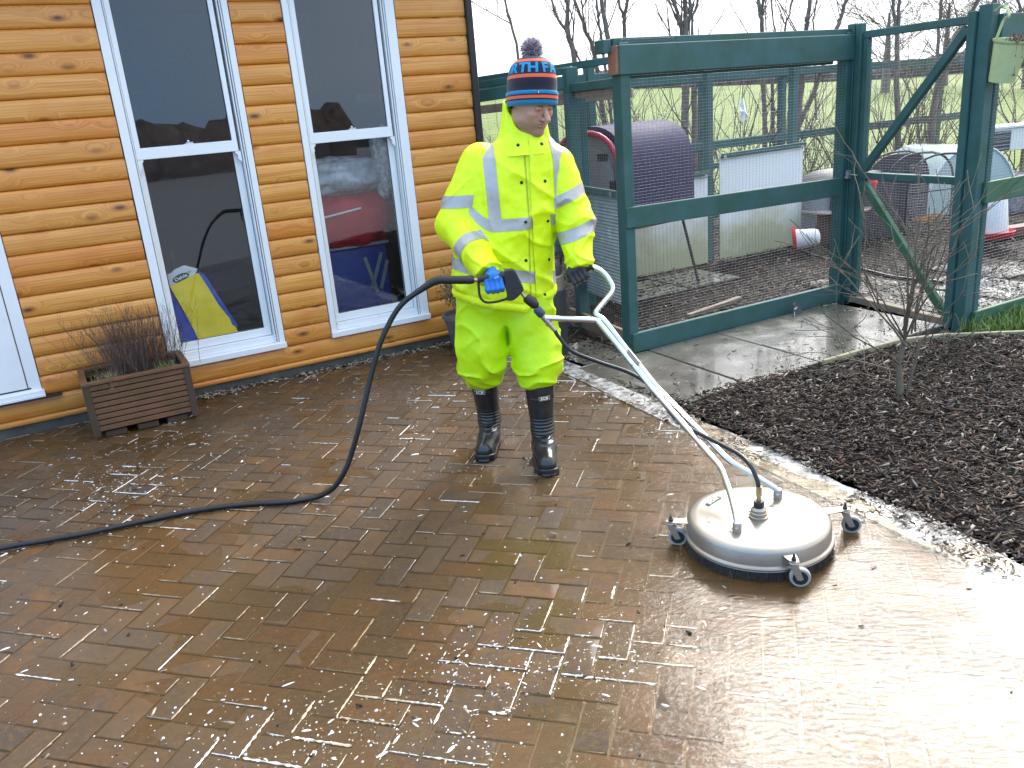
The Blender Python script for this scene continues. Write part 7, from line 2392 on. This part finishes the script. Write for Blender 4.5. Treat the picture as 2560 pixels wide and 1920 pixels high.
for k in range(7):
    k2 = (k + 1) % 7
    tri += [(k, k2, 7 + k2), (k, 7 + k2, 7 + k), (7 + k, 7 + k2, 14)]
Fc = (np.array(tri)[None] + (np.arange(n) * 15)[:, None, None]).reshape(-1, 3)
me = mesh_np('froth', V.reshape(-1, 3), Fc, True)
cc = np.where((rf.random(n) < 0.72)[:, None], np.array([[0.72, 0.70, 0.66]]), np.array([[0.30, 0.22, 0.14]])) * rf.uniform(0.7, 1.15, (n, 1))
cc = np.where((rf.random(n) < 0.10)[:, None], np.array([[0.03, 0.02, 0.014]]), cc)
col_attr(me, np.repeat(np.clip(cc, 0, 0.85), 15, 0))
tag(link('froth', me, attr_mat('froth and grit', 0.25, coat=0.4)), kind='stuff')
# froth and silt on brick edges, the white also painting their wet glints
sv, sf, sw = [], [], []
for (c, q, horiz, full) in bricks:
    m_ = len(q)
    for i in range(m_):
        a, b_ = q[i], q[(i + 1) % m_]
        L = np.linalg.norm(b_ - a)
        if L < 0.05: continue
        d = (b_ - a) / L
        nrm = np.array([d[1], -d[0]])
        mid = (a + b_) / 2
        if nrm @ (mid - c) < 0: nrm = -nrm
        if not (nrm @ bv < -0.5 or nrm @ bu > 0.5): continue          # near and right-hand edges
        dens = froth_density(mid[None])[0]
        white = dens > 0.30 or rf.random() < 0.12
        pr = (0.80 * dens + 0.12) if white else 0.26
        if rf.random() > pr: continue
        t0, t1 = sorted(rf.uniform(0.0, 1.0, 2))
        if t1 - t0 < 0.3: t0, t1 = 0.02, 0.98
        ns = max(3, int((t1 - t0) * L / 0.008))
        wmax = rf.uniform(0.0012, 0.0046)
        zz = float(undul(mid[None])[0]) + 0.0002
        b0_ = len(sv)
        for s in range(ns + 1):
            p = a + d * L * (t0 + (t1 - t0) * s / ns)
            w_ = wmax * rf.uniform(0.1, 1.25) * (0.3 if s in (0, ns) else 1)
            o_ = nrm * (-0.0030 + rf.uniform(-0.0008, 0.0008))
            pi_, po_ = p + o_ - nrm * w_, p + o_ + nrm * w_
            sw += [white] * 3
            sv += [(pi_[0], pi_[1], zz + 0.0006), (p[0] + o_[0], p[1] + o_[1], zz + 0.0018), (po_[0], po_[1], zz - 0.0012)]
        for s in range(ns):
            for l in range(2):
                k = b0_ + s * 3 + l
                sf.append((k, k + 3, k + 4, k + 1))
me = mesh_np('froth_glint', np.array(sv), np.array(sf), True)
col_attr(me, np.where(np.array(sw)[:, None], np.array([[0.74, 0.73, 0.70]]), np.array([[0.27, 0.20, 0.125]])))
tag(link('froth_glint', me, attr_mat('froth and silt lines', 0.25, coat=0.4)), kind='stuff')
# dark wet leaf scraps
P = rf.uniform([-2.4, 1.5], [1.6, 4.6], (260, 2))
P = P[((P - w2) @ wn2 < -0.1) & ((P - e2) @ en2 < -0.03)]
chips('leaf_scraps', P, lambda q: wet_z(q) - 0.008, 131, 0.006, 0.022, 0.25)
# froth on the pale edging strip
n = 2600
s_ = rf.uniform(-0.75, 4.2, n)
d_ = rf.uniform(0.012, 0.20, n)
P = e2[None] + np.array([ed.x, ed.y])[None] * s_[:, None] + en2[None] * d_[:, None]
P = P[rf.random(n) < np.clip((fnoise(np.concatenate([P, np.zeros((n, 1))], 1), 5, 140, 3) - 0.36) * 5, 0, 1)]
chips('edge_litter', P, lambda q: np.full(len(q), 0.0), 141, 0.008, 0.03, 0.85)
